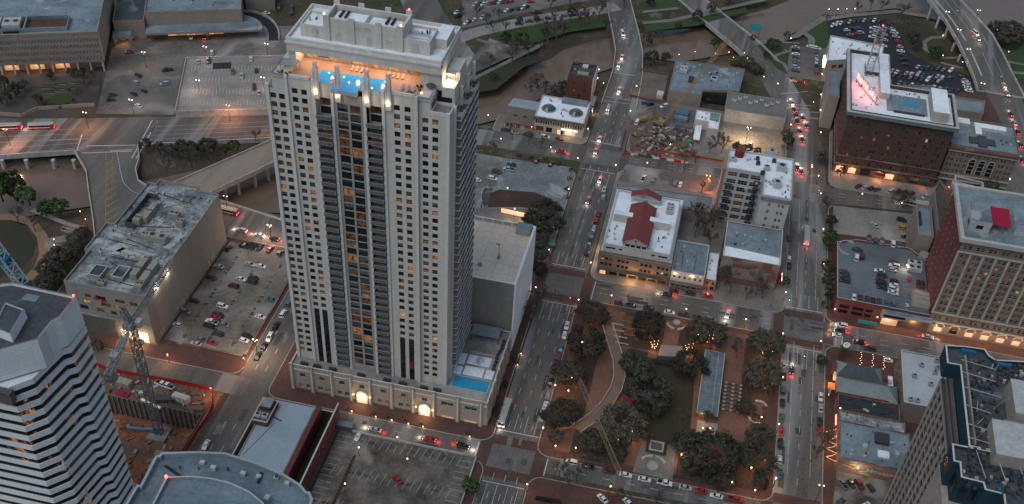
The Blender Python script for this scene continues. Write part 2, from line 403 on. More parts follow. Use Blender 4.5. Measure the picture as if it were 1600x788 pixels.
mb = MB(); ribbon(mb, TRAVIS, THW, ROADZ+.002, M['road_y']); struct(mb, 'road')
def rect_road(x0, x1, y0, y1, mt, z=ROADZ+.004):
 mb = MB(); mb.face([(x0, y0, z), (x1, y0, z), (x1, y1, z), (x0, y1, z)], mt); return struct(mb, 'road')
rect_road(-109, 330, 93.5, 107.3, M['road_x'], .025)
rect_road(-170, -96, 91.5, 112.4, M['road_x'], .023)
rect_road(-109.2, -96.5, -160, 92, M['road_y'], .0205)
rect_road(-98, 330, -3.5, 5.5, M['road_x'], .026)
rect_road(-230, -98, 3.4, 13, M['road_x'], .024)
rect_road(-60, 340, 194, 208.2, M['road_x'], .026)
FRT = [(-96, 184), (-15, 186), (130, 185), (280, 182.5), (440, 180)]; FRB = [(-96, 250), (-15, 245), (117, 237), (215, 228), (440, 217)]
T = [at(*p) for p in FRT]+[(-110, 203.5), (-56, 208.2)]; Bm = [at(*p) for p in FRB]+[(-108, 187), (-56, 194)]
mb = MB()
for i in range(len(T)-1): mb.face([(*Bm[i], .03), (*Bm[i+1], .03), (*T[i+1], .03), (*T[i], .03)], M['road_e'])
struct(mb, 'road')
FL = [(117, 237), (135, 268), (139, 300), (145, 345), (151, 400)]; FR = [(215, 228), (218, 247), (212, 266), (216, 283), (229, 292), (262, 303), (330, 330)]
fl = [at(*p) for p in FL]; fr = [at(*p) for p in FR]
mb = MB(); mb.prism(fl+list(reversed(fr)), -.6, .034, M['rail'], pm('ramp_asphalt', (.16, .145, .13), (.095, .088, .082), big=.09, stain=.9, fine=1.1, grain=.28, stretch=(1, .1, 1))); struct(mb, 'road')
# kerbed blocks
def block(x0, x1, y0, y1, mt, r=5, name='pavement', z=.15):
 mb = MB(); mb.prism(rounded(x0, x1, y0, y1, r), -.2, z, M['kerb'], M['kerb']); mb.prism(rounded(x0+.35, x1-.35, y0+.35, y1-.35, [max(q-.35, .5) for q in (r if isinstance(r, (list, tuple)) else [r]*4)]), z, z+.012, mt, mt); return struct(mb, name)
block(8, 94, 4.2, 93.5, M['bricks'], name='park_pavement')
block(-96.3, -8.6, 5.6, 91.3, M['bricks'])
block(-96.3, -8.2, -95, -3.6, M['bricks'])
block(10.2, 93.7, 107.4, 193.8, M['walk'])
block(11, 90, 208.4, 262, M['walk'], [1, 1, 5, 5])
block(-96, -9, 112.6, 186, M['walk'], [5, 5, 1, 1])
block(-57, -8.8, 208.6, 224, M['walk'], [5, 2, 2, 2])
block(111, 330, 107.4, 193.8, M['bricks'])
block(111, 330, 208.4, 262, M['walk'])
block(111, 330, 4.3, 93.4, M['bricks'])
block(111, 330, -95, -5.6, M['bricks'])
block(8.3, 93.8, -95, -5.6, M['bricks'])
block(-199, -109.4, 13.1, 91.3, M['bricks'])
# junctions: concrete square framed by brick crossings
def junction(cx, cy, hx, hy, bw, mt=None, z=.034):
 mb = MB(); m2 = mt or M['bricks']
 for a in ((cx-hx-bw, cx-hx, cy-hy, cy+hy), (cx+hx, cx+hx+bw, cy-hy, cy+hy), (cx-hx, cx+hx, cy+hy, cy+hy+bw), (cx-hx, cx+hx, cy-hy-bw, cy-hy)):
  mb.face([(a[0], a[2], z), (a[1], a[2], z), (a[1], a[3], z), (a[0], a[3], z)], m2)
 mb.face([(cx-hx, cy-hy, z), (cx+hx, cy-hy, z), (cx+hx, cy+hy, z), (cx-hx, cy+hy, z)], M['junction'])
 struct(mb, 'road')
junction(0, 0, 8, 5.6, 4.5); junction(.3, 100.5, 8, 6.6, 4.2); junction(102, 100.5, 8.2, 6.6, 4.2); junction(102.2, -.4, 8.2, 5.4, 4.3)
DK = pm('crossing', (.1, .085, .085), (.07, .062, .064), big=.2, stain=.8, fine=1.6, grain=.3)
junction(1, 201, 8.6, 6.8, 4.2, DK)
mk = MB()
def mline(a, b, w=.16, mt=None, z=.045):
 a, b = Vector(a), Vector(b); d = (b-a).normalized(); n = Vector((-d.y, d.x))*w/2
 mk.face([(*(a-n), z), (*(b-n), z), (*(b+n), z), (*(a+n), z)], mt or M['paint'])
def dashes(pts, o, on=3.2, off=5.5, w=.17, skip=(), z=.045):
 P = offs(pts, o); s = 0
 for a, b in zip(P, P[1:]):
  a, b = Vector(a), Vector(b); L = (b-a).length; d = (b-a)/L; t = -s
  while t < L:
   p, q = max(t, 0), min(t+on, L)
   if q-p > .5 and not any(k0 < (a+d*p).y < k1 for k0, k1 in skip): mline(a+d*p, a+d*q, w, z=z)
   t += on+off
  s = (L-t) if t > L else 0
SK = [(-11, 11), (89, 112), (189, 213)]
for o in (-4.3, 0, 4.3): dashes(MILAM[:9], o, skip=SK)
for o in (-4.2, 3.9): dashes(TRAVIS[:4], o, 8, 1.2, .15, skip=SK)
dashes(TRAVIS[:9], .2, skip=SK)
for x0, x1 in ((16, 88), (116, 300)):
 for y in (99.5, 102.6): dashes([(x0, y), (x1, y)], 0)
 dashes([(x0, -.4), (x1, -.4)], 0); dashes([(x0, 201.4), (x1, 201.4)], 0); dashes([(x0, 204), (x1, 204)], 0)
dashes([(-92, 1.6), (-16, 1.6)], 0, 3, 9)
dashes([(-55, 201), (-13, 203)], 0)
for x in (-105, -101): dashes([(x, 18), (x, 88)], 0, 3, 7); dashes([(x, -90), (x, -6)], 0, 3, 8)
for cx, cy, h in ((0, 0, 8), (.3, 100.5, 8), (102, 100.5, 8.2), (1, 201, 8.6)):
 mline((cx-h+.5, cy+12.6), (cx+h-.5, cy+12.6), .4); mline((cx-h+.5, cy-12.4), (cx+h-.5, cy-12.4), .3)
 for dx in (-5.6, -1.9, 1.9, 5.6):
  mline((cx+dx, cy-13), (cx+dx, cy-24), .17); mline((cx+dx, cy+13.5), (cx+dx, cy+22), .17)
for cx in (0, 102):
 mline((cx+13.4, 94.4), (cx+13.4, 106.4), .35); mline((cx+13, -4.6), (cx+13, 3.4), .35)
mline((-12.9, -2.9), (-12.9, 4.8), .5)
for y in (276, 279.5): mline((86, y), (101, y+3), .4)
mline((84.5, 290), (99, 297), .35); mline((94, 268.5), (105.5, 270.5), .3); mline((92.5, 274), (107, 277), .3)
for y in (254, 258): mline((-7, y), (10, y+.5), .3)
mline((-8, 284), (8.5, 285), .4)
for a, b in (((206, 248), (238, 188)), ((213, 248), (246, 189)), ((236, 207), (246, 190)), ((120, 236), (128, 211)), ((75, 220), (138, 217)), ((135, 228.5), (212, 227)), ((172, 236), (207, 234)), ((128, 239.5), (206, 236.5))): mline(at(*a), at(*b), .55 if a[0] != 75 else .25, z=.06)
for k in range(5): mline(at(-20+k*6, 205+k*9.2), at(110+k*4, 203+k*7), .15, z=.06)
for k in range(4): mline(at(225+k*2, 199+k*6.4), at(430, 190+k*7), .13, z=.06)
for t0, t1 in (((165, 240), (165, 350)), ((176, 240), (177, 290))): mline(at(*t0), at(*t1), .2, M['yellow'], .06)
for k in range(9): mline(at(166, 258+k*11), at(176+k*1.2, 250+k*10.5), .45, M['yellow'], .06)
P = [at(*p) for p in ((183, 238), (188, 268), (193, 286), (206, 299), (240, 313))]
for a, b in zip(P, P[1:]): mline(a, b, .2, z=.06)
def stalls(x0, x1, y, ln, n, dirx=True, mt=None, z=.18, sl=0):
 for i in range(n+1):
  t = i/n
  if dirx: mline((x0+(x1-x0)*t, y), (x0+(x1-x0)*t+sl, y+ln), .15, mt or M['stall'], z)
  else: mline((y, x0+(x1-x0)*t), (y+ln, x0+(x1-x0)*t+sl), .18, mt or M['stall'], z)
def sheet(poly, mt, z=.17, name='car_park'):
 mb = MB(); mb.prism(poly, z-.02, z, mt, mt); return struct(mb, name)
sheet(R4(-145.5, -112.2, 24, 88.5), M['lotc'])
for x in (-140, -130, -120): stalls(27, 84, x-2.6, 5.2, 22, False, M['yellow'], .19, 1.2)
sheet(R4(-63.5, -12.2, -58, -3.4), M['lotd'], .6)
for y in (-9, -24, -39): stalls(-60, -18, y, 4.8, 16, True, None, .63, .8)
stalls(-52, -6, -63.2, 5, 17, False, None, .63); stalls(-52, -6, -18, 5, 17, False, None, .63)
sheet([at(*p) for p in ((747, 242), (892, 262), (882, 325), (740, 300))], M['lotb'])
sheet([at(*p) for p in ((735, 247), (790, 252), (772, 292), (735, 296))], M['lotc'], .19)
sheet([at(*p) for p in ((988, 150), (1092, 176), (1082, 208), (980, 185))], M['lotc'])
sheet([at(*p) for p in ((978, 258), (1124, 278), (1118, 300), (965, 284))], M['lotc'])
sheet([at(*p) for p in ((1130, 200), (1225, 213), (1222, 250), (1126, 232))], pm('tan_dirt', (.33, .25, .18), (.2, .15, .11), big=.12, stain=.9, fine=.8, grain=.35))
sheet([at(*p) for p in ((1234, 72), (1296, 76), (1292, 128), (1230, 120))], M['lotc'], .06)
RV = [at(*p, 0) for p in ((1293, 34), (1330, 29), (1375, 27), (1398, 36), (1410, 60), (1422, 84), (1455, 100), (1500, 112), (1524, 128), (1522, 145), (1380, 134), (1296, 108))]
sheet(RV, M['lotk'], .05)
sheet([at(*p) for p in ((1302, 322), (1425, 335), (1420, 380), (1302, 365))], M['conc'], .18)
for k in range(12): mline(at(1312+k*9.3, 330+k*1), at(1310+k*9.3, 345+k*1), .12, M['yellow'], .2)
for k in range(12): mline(at(1312+k*9.3, 352+k*1), at(1311+k*9.3, 366+k*1), .12, M['yellow'], .2)
sheet([at(*p) for p in ((1308, 728), (1400, 740), (1396, 800), (1300, 800))], M['lotd'])
struct(mk, 'road_markings')
rg = random.Random(77); mb = MB(); pc = [pm('road_patch%d' % k, c, grain=.35, big=.5) for k, c in enumerate(((.085, .08, .076), (.17, .16, .148), (.06, .057, .055)))]
def rpatch(x, y, a, lx, ly, z, mt):
 c, s = math.cos(a), math.sin(a); mb.face([(x+c*u-s*v, y+s*u+c*v, z) for u, v in ((-lx/2, -ly/2), (lx/2, -ly/2), (lx/2, ly/2), (-lx/2, ly/2))], mt)
for k in range(150):
 w = rg.random(); z = .037+.00003*k
 if w < .3: x, y, a = rg.uniform(-7, 7), rg.uniform(-60, 190), math.pi/2
 elif w < .55: x, y, a = rg.uniform(95, 110), rg.uniform(-40, 230), math.pi/2
 elif w < .75: x, y, a = rg.uniform(14, 290), rg.uniform(95, 106), 0
 elif w < .9: x, y, a = rg.uniform(-90, 92), rg.uniform(-3, 4), 0
 else: x, y, a = rg.uniform(-107.5, -98), rg.uniform(-60, 88), math.pi/2
 rpatch(x, y, a, rg.uniform(1.5, 9), rg.uniform(.6, 2.2), z, pc[rg.choice((0, 0, 1, 2))])
for k in range(70):
 x, y = rg.choice(((rg.uniform(-7, 7), rg.uniform(-50, 190)), (rg.uniform(95, 110), rg.uniform(-40, 220)), (rg.uniform(14, 150), rg.uniform(95, 106)), (rg.uniform(14, 92), rg.uniform(-4, 3)))); mb.cyl(x, y, .03, .043, .42, pc[2], 10)
for k in range(130):
 x, y, z = rg.choice(((rg.choice((-138.5, -128.5, -118.5)), rg.uniform(26, 86), .176), (rg.uniform(-62, -14), rg.choice((-6.5, -21.5, -36.5)), .606))); a = rg.uniform(0, 3); n = 8; r = rg.uniform(.4, .9); mb.face([(x+r*math.cos(j*.785)*rg.uniform(.7, 1.2), y+r*math.sin(j*.785)*rg.uniform(.7, 1.2), z+.00002*k) for j in range(8)], pc[2])
struct(mb, 'road_patch')
mb = MB(); mb.prism([at(*p) for p in ((1384, 135), (1523, 146), (1600, 158), (1660, 180), (1680, 350), (1585, 305), (1592, 195), (1484, 183), (1388, 152))], .0, .045, M['bricks']); struct(mb, 'pavement')
mb = MB(); ribbon(mb, [at(*p) for p in ((1562, 140), (1582, 175), (1600, 215), (1612, 260), (1618, 330))], 9, .06, M['road_d']); struct(mb, 'road')
def bridge(Lp, Rp, th, rail_h, mt, deck, name, label, piers=()):
 t = thing(name, label, 'bridge', Lp[0]); mb = MB()
 for i in range(len(Lp)-1):
  a, b, c, d = Lp[i], Lp[i+1], Rp[i+1], Rp[i]
  dn = lambda p: (p[0], p[1], p[2]-th)
  mb.hexa([dn(a), dn(d), dn(c), dn(b), a, d, c, b], mt, deck)
 mb.build('deck', t)
 for E_ in (Lp, Rp):
  r = MB()
  for a, b in zip(E_, E_[1:]): r.bar((a[0], a[1], a[2]+rail_h/2), (b[0], b[1], b[2]+rail_h/2), .45, M['rail'], rail_h)
  r.build('parapet', t)
 for (x, y, ztop) in piers:
  p = MB(); p.cyl(x, y, -8, ztop, .75, M['rail'], 10); p.build('pier', t)
 return t
DT = [(228, 306), (281, 283), (352, 252), (425, 220), (505, 185)]; DB = [(285, 322), (335, 299), (385, 276), (432, 253), (520, 213)]
bridge([at3(*p, 5) for p in DT], [at3(*p, 5) for p in DB], 1.6, 1.0, M['rail'], pm('tan_deck', (.3, .235, .185), (.2, .16, .13), big=.08, stain=.8, fine=1, grain=.2, stretch=(1, .15, 1), rot=math.radians(-60)), 'overpass_bridge', 'tan concrete overpass crossing the bayou behind the big blank theatre block',
 [(*at(a, b, 0), 3.5) for a, b in ((352, 300), (372, 290), (398, 278), (418, 268))])
OL = [(1420, -45, 9), (1451, 0, 9), (1476, 31, 8), (1494, 61, 6.5), (1507, 87.5, 5), (1520.5, 119, 3), (1527, 140, 1)]; OR = [(1465, -45, 9), (1499, 0, 9), (1525.4, 28, 8), (1550, 55, 6.5), (1567, 86, 5), (1580, 113, 3), (1600, 152, 1)]
bridge([at3(*p) for p in OL], [at3(*p) for p in OR], 1.5, 1.0, M['rail'], M['road_d'], 'viaduct_bridge', 'curving concrete viaduct over the water beside the riverside car park',
 [(*at(a, b, 0), zt) for a, b, zt in ((1462, 44, 7), (1476, 58, 6), (1487, 80, 5), (1497, 96, 4), (1450, 28, 8), (1500, 55, 6), (1515, 78, 5))])
e = MB()
OV = [tuple(((Vector(at3(*a))+Vector(at3(*b)))/2)) for a, b in zip(OL, OR)]
def ovp(a, b, t): p = Vector(at3(*a)).lerp(Vector(at3(*b)), t); return (p.x, p.y, p.z+.03)
for t in (.22, .5, .75):
 P = [ovp(a, b, t) for a, b in zip(OL, OR)]
 for a, b in zip(P, P[1:]):
  a, b = Vector(a), Vector(b); d = (b-a).normalized(); n = Vector((-d.y, d.x, 0))*(.5 if t == .22 else .1)
  e.face([a-n, b-n, b+n, a+n], M['rail'] if t == .22 else M['paint'])
struct(e, 'road_markings')
def rails(pts, hw, i0, i1, name, label):
 t = thing(name, label, 'bridge rail', (*pts[i0], 0)); P = pts[i0:i1]; H = hw[i0:i1]
 d = MB(); ribL = [tuple(offs(P, h)[k]) for k, h in enumerate(H)]; ribR = [tuple(offs(P, -h)[k]) for k, h in enumerate(H)]
 for E_ in (ribL, ribR):
  r = MB()
  for a, b in zip(E_, E_[1:]): r.bar((*a, .55), (*b, .55), .4, M['rail'], 1.1)
  r.build('parapet', t)
 for k in range(len(P)-1):
  d.hexa([(*ribR[k], -1.6), (*ribR[k+1], -1.6), (*ribL[k+1], -1.6), (*ribL[k], -1.6), (*ribR[k], .012), (*ribR[k+1], .012), (*ribL[k+1], .012), (*ribL[k], .012)], M['rail'])
 d.build('deck', t)
 for k in range(1, len(P)-1, 2):
  p = MB(); a, b = Vector(ribL[k]).lerp(Vector(ribR[k]), .2), Vector(ribL[k]).lerp(Vector(ribR[k]), .8)
  p.bar((*a, -4.8), (*b, -4.8), 1, M['rail'], 6); p.build('pier', t)
rails(MILAM, MHW, 4, 10, 'street_bridge', 'flat road bridge with pale rails crossing the brown bayou beyond the domed building')
rails(TRAVIS, THW, 7, 11, 'street_bridge', 'diagonal road bridge crossing the bayou past the tip of the yellow crane')
def edge_wall(name, pts, h, w, label, cat, z0=0, mt=None, base=0):
 t = MB(); P = [at(*p) for p in pts]
 for a, b in zip(P, P[1:]): t.bar((*a, (z0+h+base)/2), (*b, (z0+h+base)/2), w, mt or M['rail'], h+z0-base)
 o = t.build(name); tag(o, label, cat); return o
edge_wall('parapet_wall', [(-96, 250), (0, 245), (117, 237), (135, 268), (139, 300), (146, 345), (150, 390)], 1.0, .5, 'pale concrete parapet turning from the big road down the forked street', 'parapet', base=-1.5)
edge_wall('parapet_wall', [(440, 217), (215, 228), (218, 247), (212, 266), (216, 283), (229, 292)], 1.0, .5, 'pale curved parapet at the inner bend of the forked street', 'parapet', base=-1.5)
edge_wall('parapet_wall', [(340, 313), (448, 347), (520, 370)], .9, .5, 'low concrete wall between the bright bus street and the bayou', 'parapet', base=-6)
for k, px in enumerate((0, 38, 80, 112)):
 p = MB(); x, y = at(px+4, 247, 0); p.cyl(x, y-1, -8, -.4, 1, M['rail'], 10)
 tag(p.build('bridge_pier'), 'concrete pier under the big road, %s along the bayou edge from the forked street' % ('fourth', 'third', 'second', 'first')[k], 'pier', 'piers under the big road')
x0, x1, y0, y1 = PIT
mb = MB(); mb.face([(x0-2, y0-6, PITZ), (x1+5, y0-6, PITZ), (x1+5, y1+4, PITZ), (x0-2, y1+4, PITZ)], M['reddirt'])
for a, b in (((x0-1, y1), (x1, y1)), ((x1, y1), (x1, y0-2)), ((x0-1, y0-2), (x0-1, y1))):
 mb.face([(*b, PITZ), (*a, PITZ), (*a, .1), (*b, .1)], M['dirt'])
struct(mb, 'excavation_ground')
lag = pm('lagging', (.16, .125, .1), (.08, .065, .055), big=.4, stain=.9, fine=1.5, grain=.4, zjoint=.6)
mb = MB(); mb.box(x0, x1-.4, y1-.5, y1-.1, PITZ, .35, lag); mb.box(x1-.5, x1-.1, y0, y1-.5, PITZ, .35, lag); o = mb.build('retaining_wall'); tag(o, 'timber lagged retaining wall with steel soldier piles around the red excavation', 'retaining wall')
mb = MB(); st = pm('pile_steel', (.2, .15, .12), grain=.4)
for k in range(24): x = x0+1+k*2; mb.box(x, x+.45, y1-.95, y1-.52, PITZ, .6, st)
for k in range(30): y = y0+1+k*2.2; mb.box(x1-.95, x1-.52, y, y+.45, PITZ, .6, st)
p = mb.build('soldier_pile', o); p['kind'] = 'stuff'
sheet(R4(-195, -114.2, -8.9, 3.2), M['dirt'], .06, 'site_ground')
sheet(R4(-113.8, -111.4, -70, 3.2), M['dirt'], .06, 'site_ground')
def path(pts, hw, mt, z=.05, name='path', pix=True):
 P = [at(*p) for p in pts] if pix else pts; mb = MB(); ribbon(mb, P, hw, z, mt); return struct(mb, name)
path([(-20, 340), (20, 339), (50, 348), (66, 370), (70, 395), (62, 418), (45, 435), (0, 455)], 2.2, pm('tanpath', (.26, .17, .105), big=.2, grain=.3))
path([(50, 328), (75, 338), (110, 352), (130, 356)], 1.2, M['conc']); path([(70, 378), (120, 370)], 2.2, M['conc'], .06); path([(72, 383), (100, 388)], 2.0, M['conc'], .055)
path([(96, 356), (130, 362), (110, 364), (96, 358)], 1, M['conc'], .07)
sheet([at(*p) for p in ((-20, 345), (18, 344), (42, 356), (56, 378), (52, 402), (30, 425), (-20, 440))], M['lawn'], .04, 'lawn')
sheet([at(*p) for p in ((735, 92), (765, 60), (800, 72), (835, 80), (790, 92), (735, 118))], M['lotd'], .04)
path([(730, 128), (770, 108), (815, 86), (850, 68)], 1.3, M['walk'], .06); path([(745, 62), (775, 70), (815, 74), (830, 72)], 1.1, M['walk'], .065)
sheet([at(*p) for p in ((735, 70), (748, 62), (790, 75), (800, 66), (775, 62), (800, 50), (850, 40), (870, 30), (950, 28), (945, 42), (890, 50), (800, 78), (760, 78))], M['green'], .03, 'lawn')
sheet([at(*p) for p in ((730, 128), (790, 98), (838, 84), (845, 96), (820, 104), (775, 140), (735, 146))], M['lawn'], .03, 'lawn')
BR = [at(*p) for p in ((700, 66), (745, 50), (800, 38), (860, 27), (920, 19), (965, 10))]
mb = MB(); ribbon(mb, BR, 5, .05, M['conc']); struct(mb, 'road')
mb = MB(); ribbon(mb, [at(*p) for p in ((640, -30), (664, 20), (690, 60), (720, 100))], 11, .02, M['road_d']); struct(mb, 'road')
sheet([at(*p) for p in ((722, -40), (960, -60), (950, -5), (880, 8), (800, 24), (760, 36), (722, 44))], M['lotc'], .03)
sheet([at(*p) for p in ((1005, -20), (1075, -30), (1060, 8), (1005, 22))], M['green'], .03, 'lawn')
path([(1004, 36), (1050, 32), (1085, 24), (1130, 14), (1200, -2)], 1.6, M['walk'], .05); path([(1004, 19), (1060, 13)], 1.4, M['walk'], .055)
sheet([at(*p) for p in ((1005, 40), (1085, 28), (1165, 12), (1168, 18), (1090, 40), (1010, 50))], M['green'], .03, 'lawn')
path([(1178, 68), (1215, 63), (1245, 56), (1262, 44), (1285, 30), (1330, 24), (1400, 18), (1450, 26)], 2.1, M['walk'], .05); path([(1255, 50), (1268, 60), (1268, 70)], 2, M['walk'], .055)
path([(1222, 66), (1250, 68)], 1, M['walk'], .06); path([(1225, 78), (1232, 80), (1212, 87), (1210, 92), (1225, 100), (1232, 112)], 1.1, M['walk'], .055)
sheet([at(*p) for p in ((1184, 71), (1216, 66), (1235, 69), (1233, 118), (1215, 108), (1195, 86))], M['green'], .025, 'lawn')
sheet([at(*p) for p in ((1258, 50), (1285, 33), (1296, 31), (1292, 72), (1272, 72), (1270, 60))], M['green'], .025, 'lawn')
sheet([at(*p) for p in ((1398, 36), (1440, 38), (1462, 50), (1495, 80), (1510, 110), (1490, 107), (1440, 94), (1418, 75))], M['lawn'], .025, 'lawn')
path([(1476, 58), (1455, 59), (1444, 66), (1446, 78), (1455, 83)], 1.3, M['walk'], .05); path([(1470, 91), (1500, 90)], 1, M['walk'], .05); path([(1470, 98), (1505, 107)], 1, M['walk'], .05)
sheet([at(*p) for p in ((1560, 60), (1640, 60), (1640, 130), (1598, 130))], M['green'], .02, 'lawn'); path([(1570, 96), (1640, 108)], 1, M['walk'], .05); path([(1578, 113), (1640, 118)], 1.5, M['walk'], .055)
sheet([at(*p) for p in ((175, 74), (230, 55), (300, 45), (470, 40), (470, 92), (288, 92), (272, 180), (150, 178))], M['lotc'], .06)
for k in range(26): mline(at(232+k*6.2, 66-k*.2), at(230+k*6.2, 74-k*.2), .42, z=.075)
for j, (ax, ay, n) in enumerate(((190, 135, 9), (208, 118, 13), (214, 100, 9), (246, 124, 12))):
 for k in range(n): mline(at(ax+k*1.6-3, ay-k*3.6+18), at(ax+k*1.6+6, ay-k*3.6+14), .45, z=.075)
mb = MB(); SL = [at(*p, 3) for p in ((274, 176), (291, 92), (480, 88), (480, 170))]; mb.prism(SL, 0, 3, M['rail'], M['conc']); struct(mb, 'car_park')
mk = MB()
for r in range(4):
 for k in range(26):
  mline(at(300+k*5.2-r*4, 103+r*18, 3), at(299+k*5.2-r*4, 111+r*18, 3), .42, M['stall'], 3.02)
struct(mk, 'road_markings')
mb = MB()
for a, b in zip(SL, SL[1:]+SL[:1]): mb.bar((*a, 3.5), (*b, 3.5), .4, M['rail'], 1.0)
tag(mb.build('parapet_wall'), 'pale parapet around the raised concrete parking deck above the big road', 'parapet')
sheet([at(*p) for p in ((-30, 120), (160, 112), (148, 178), (-30, 184))], pm('garden_pave', (.085, .078, .072), (.05, .047, .044), big=.1, stain=.8, grain=.3, xjoint=2.5), .05, 'garden_ground')
# trees
def leaf_mat(name, c, c2):
 mt, nt, b = _nodes(name); tc = nt.nodes.new('ShaderNodeTexCoord'); oi = nt.nodes.new('ShaderNodeObjectInfo')
 col = _mix(nt, c, c2, _noise(nt, tc.outputs['Object'], .9, 3, .6, .3, .7)); v = _math(nt, 'ADD', _math(nt, 'MULTIPLY', oi.outputs['Random'], .8), .6)
 cb = nt.nodes.new('ShaderNodeCombineXYZ'); [nt.links.new(v, cb.inputs[k]) for k in range(3)]
 col = _mix(nt, col, cb.outputs[0], 1.0, 'MULTIPLY'); nt.links.new(col, b.inputs['Base Color']); b.inputs['Roughness'].default_value = .8; b.inputs['Specular IOR Level'].default_value = .15
 return mt
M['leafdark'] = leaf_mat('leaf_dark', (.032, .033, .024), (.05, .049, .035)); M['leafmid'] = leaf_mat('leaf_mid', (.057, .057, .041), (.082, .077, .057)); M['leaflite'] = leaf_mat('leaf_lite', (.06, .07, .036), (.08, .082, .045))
M['leafgreen'] = leaf_mat('leaf_green', (.03, .07, .016), (.05, .085, .025)); M['leafrust'] = leaf_mat('leaf_rust', (.1, .06, .045), (.07, .045, .035)); M['bark'] = pm('bark', (.075, .06, .048), (.04, .034, .028), big=.8, grain=.4); M['twig'] = pm('twig', (.12, .095, .08), (.08, .064, .055), big=.6, grain=.3)
def crown_mesh(seed, R, H, z0, nclump, nleaf, ls, mats, flat=.75):
 rg = random.Random(seed); mb = MB(); lob = [(rg.uniform(0, 6.28), rg.uniform(.75, 1.12)) for _ in range(6)]
 for c in range(nclump):
  an = rg.uniform(0, 6.283); e = max(-.35, min(1, rg.gauss(.35, .42))); k = sum(w*math.exp(-((an-a+3.14) % 6.283-3.14)**2/.6) for a, w in lob); rr = R*min(1.1, .72+.3*k)*rg.uniform(.55, 1)**.5
  rho = math.sqrt(max(0, 1-e*e*.8)); x, y, z = rr*rho*math.cos(an), rr*rho*math.sin(an), z0+H*(.42+e*.5)*rg.uniform(.85, 1.08); cr = rg.uniform(.16, .27)*R
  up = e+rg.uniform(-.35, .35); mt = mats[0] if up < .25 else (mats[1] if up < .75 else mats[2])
  for _ in range(nleaf):
   d = Vector((rg.gauss(0, 1), rg.gauss(0, 1), rg.gauss(0, 1))); d.normalize(); p = Vector((x, y, z))+Vector((d.x, d.y, d.z*flat))*cr*rg.uniform(.35, 1.05); n = (d+Vector((rg.uniform(-.7, .7), rg.uniform(-.7, .7), rg.uniform(-.1, .9)))).normalized(); t = n.cross(Vector((.3, .5, .8))).normalized(); b = n.cross(t); s = ls*rg.uniform(.6, 1.3)
   mb.face([p-t*s-b*s*.5, p+t*s*.2-b*s*.8, p+t*s+b*s*.4, p-t*s*.3+b*s*.7], mt)
 return mesh_of(mb, 'crown')
def trunk_mesh(seed, h, r, spread, n=5):
 rg = random.Random(seed); mb = MB(); mb.tube([(0, 0, -.3), (rg.uniform(-.2, .2), rg.uniform(-.2, .2), h*.5), (rg.uniform(-.3, .3), rg.uniform(-.3, .3), h)], [r*1.3, r, r*.7], M['bark'], 7)
 for k in range(n): a = k*6.283/n+rg.uniform(-.4, .4); mb.tube([(0, 0, h*.6), (spread*.4*math.cos(a), spread*.4*math.sin(a), h*1.15), (spread*math.cos(a), spread*math.sin(a), h*1.6)], [r*.6, r*.4, r*.14], M['bark'], 5)
 return mesh_of(mb, 'trunk')
def bare_mesh(seed, h, mt, dens=1):
 rg = random.Random(seed); mb = MB()
 def rec(p, d, l, r, lev):
  q = p+d*l; mid = p.lerp(q, .5)+Vector((rg.uniform(-.06, .06), rg.uniform(-.06, .06), 0))*l; mb.tube([p, mid, q], [r, r*.85, r*.65], mt, 4 if lev < 3 else 3, False)
  if lev == 0: return
  for k in range(4 if lev > 2 else 3+dens*(lev == 1)):
   an = rg.uniform(0, 6.283); s = rg.uniform(.45, .85); n = (d+Vector((math.cos(an)*s, math.sin(an)*s, rg.uniform(-.1, .35)))).normalized(); rec(p.lerp(q, rg.uniform(.6, 1)), n, l*rg.uniform(.58, .8), max(.05, r*.58), lev-1)
 rec(Vector((0, 0, -.2)), Vector((0, 0, 1)), h*.33, h*.03, 4); return mesh_of(mb, 'branches')
LD, LM, LL, LG, LR_ = M['leafdark'], M['leafmid'], M['leaflite'], M['leafgreen'], M['leafrust']
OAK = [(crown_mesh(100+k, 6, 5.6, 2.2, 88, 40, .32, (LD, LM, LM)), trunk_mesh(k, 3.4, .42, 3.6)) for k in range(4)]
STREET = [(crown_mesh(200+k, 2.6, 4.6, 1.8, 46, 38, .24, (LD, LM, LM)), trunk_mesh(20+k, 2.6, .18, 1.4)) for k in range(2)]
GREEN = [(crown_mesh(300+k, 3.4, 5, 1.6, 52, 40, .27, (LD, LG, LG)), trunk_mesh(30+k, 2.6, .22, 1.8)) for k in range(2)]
RUST = [(crown_mesh(400+k, 4.4, 6, 1.5, 40, 20, .2, (LR_, M['leafrust'], M['leafrust'])), bare_mesh(40+k, 8, M['twig'])) for k in range(1)]
BARE = [bare_mesh(50+k, 8, M['twig'], 2) for k in range(3)]
SHRUB = [(crown_mesh(500+k, 1.0, 1.3, .1, 14, 34, .15, (LD, LD, LM)), None) for k in range(2)]
TREES = []
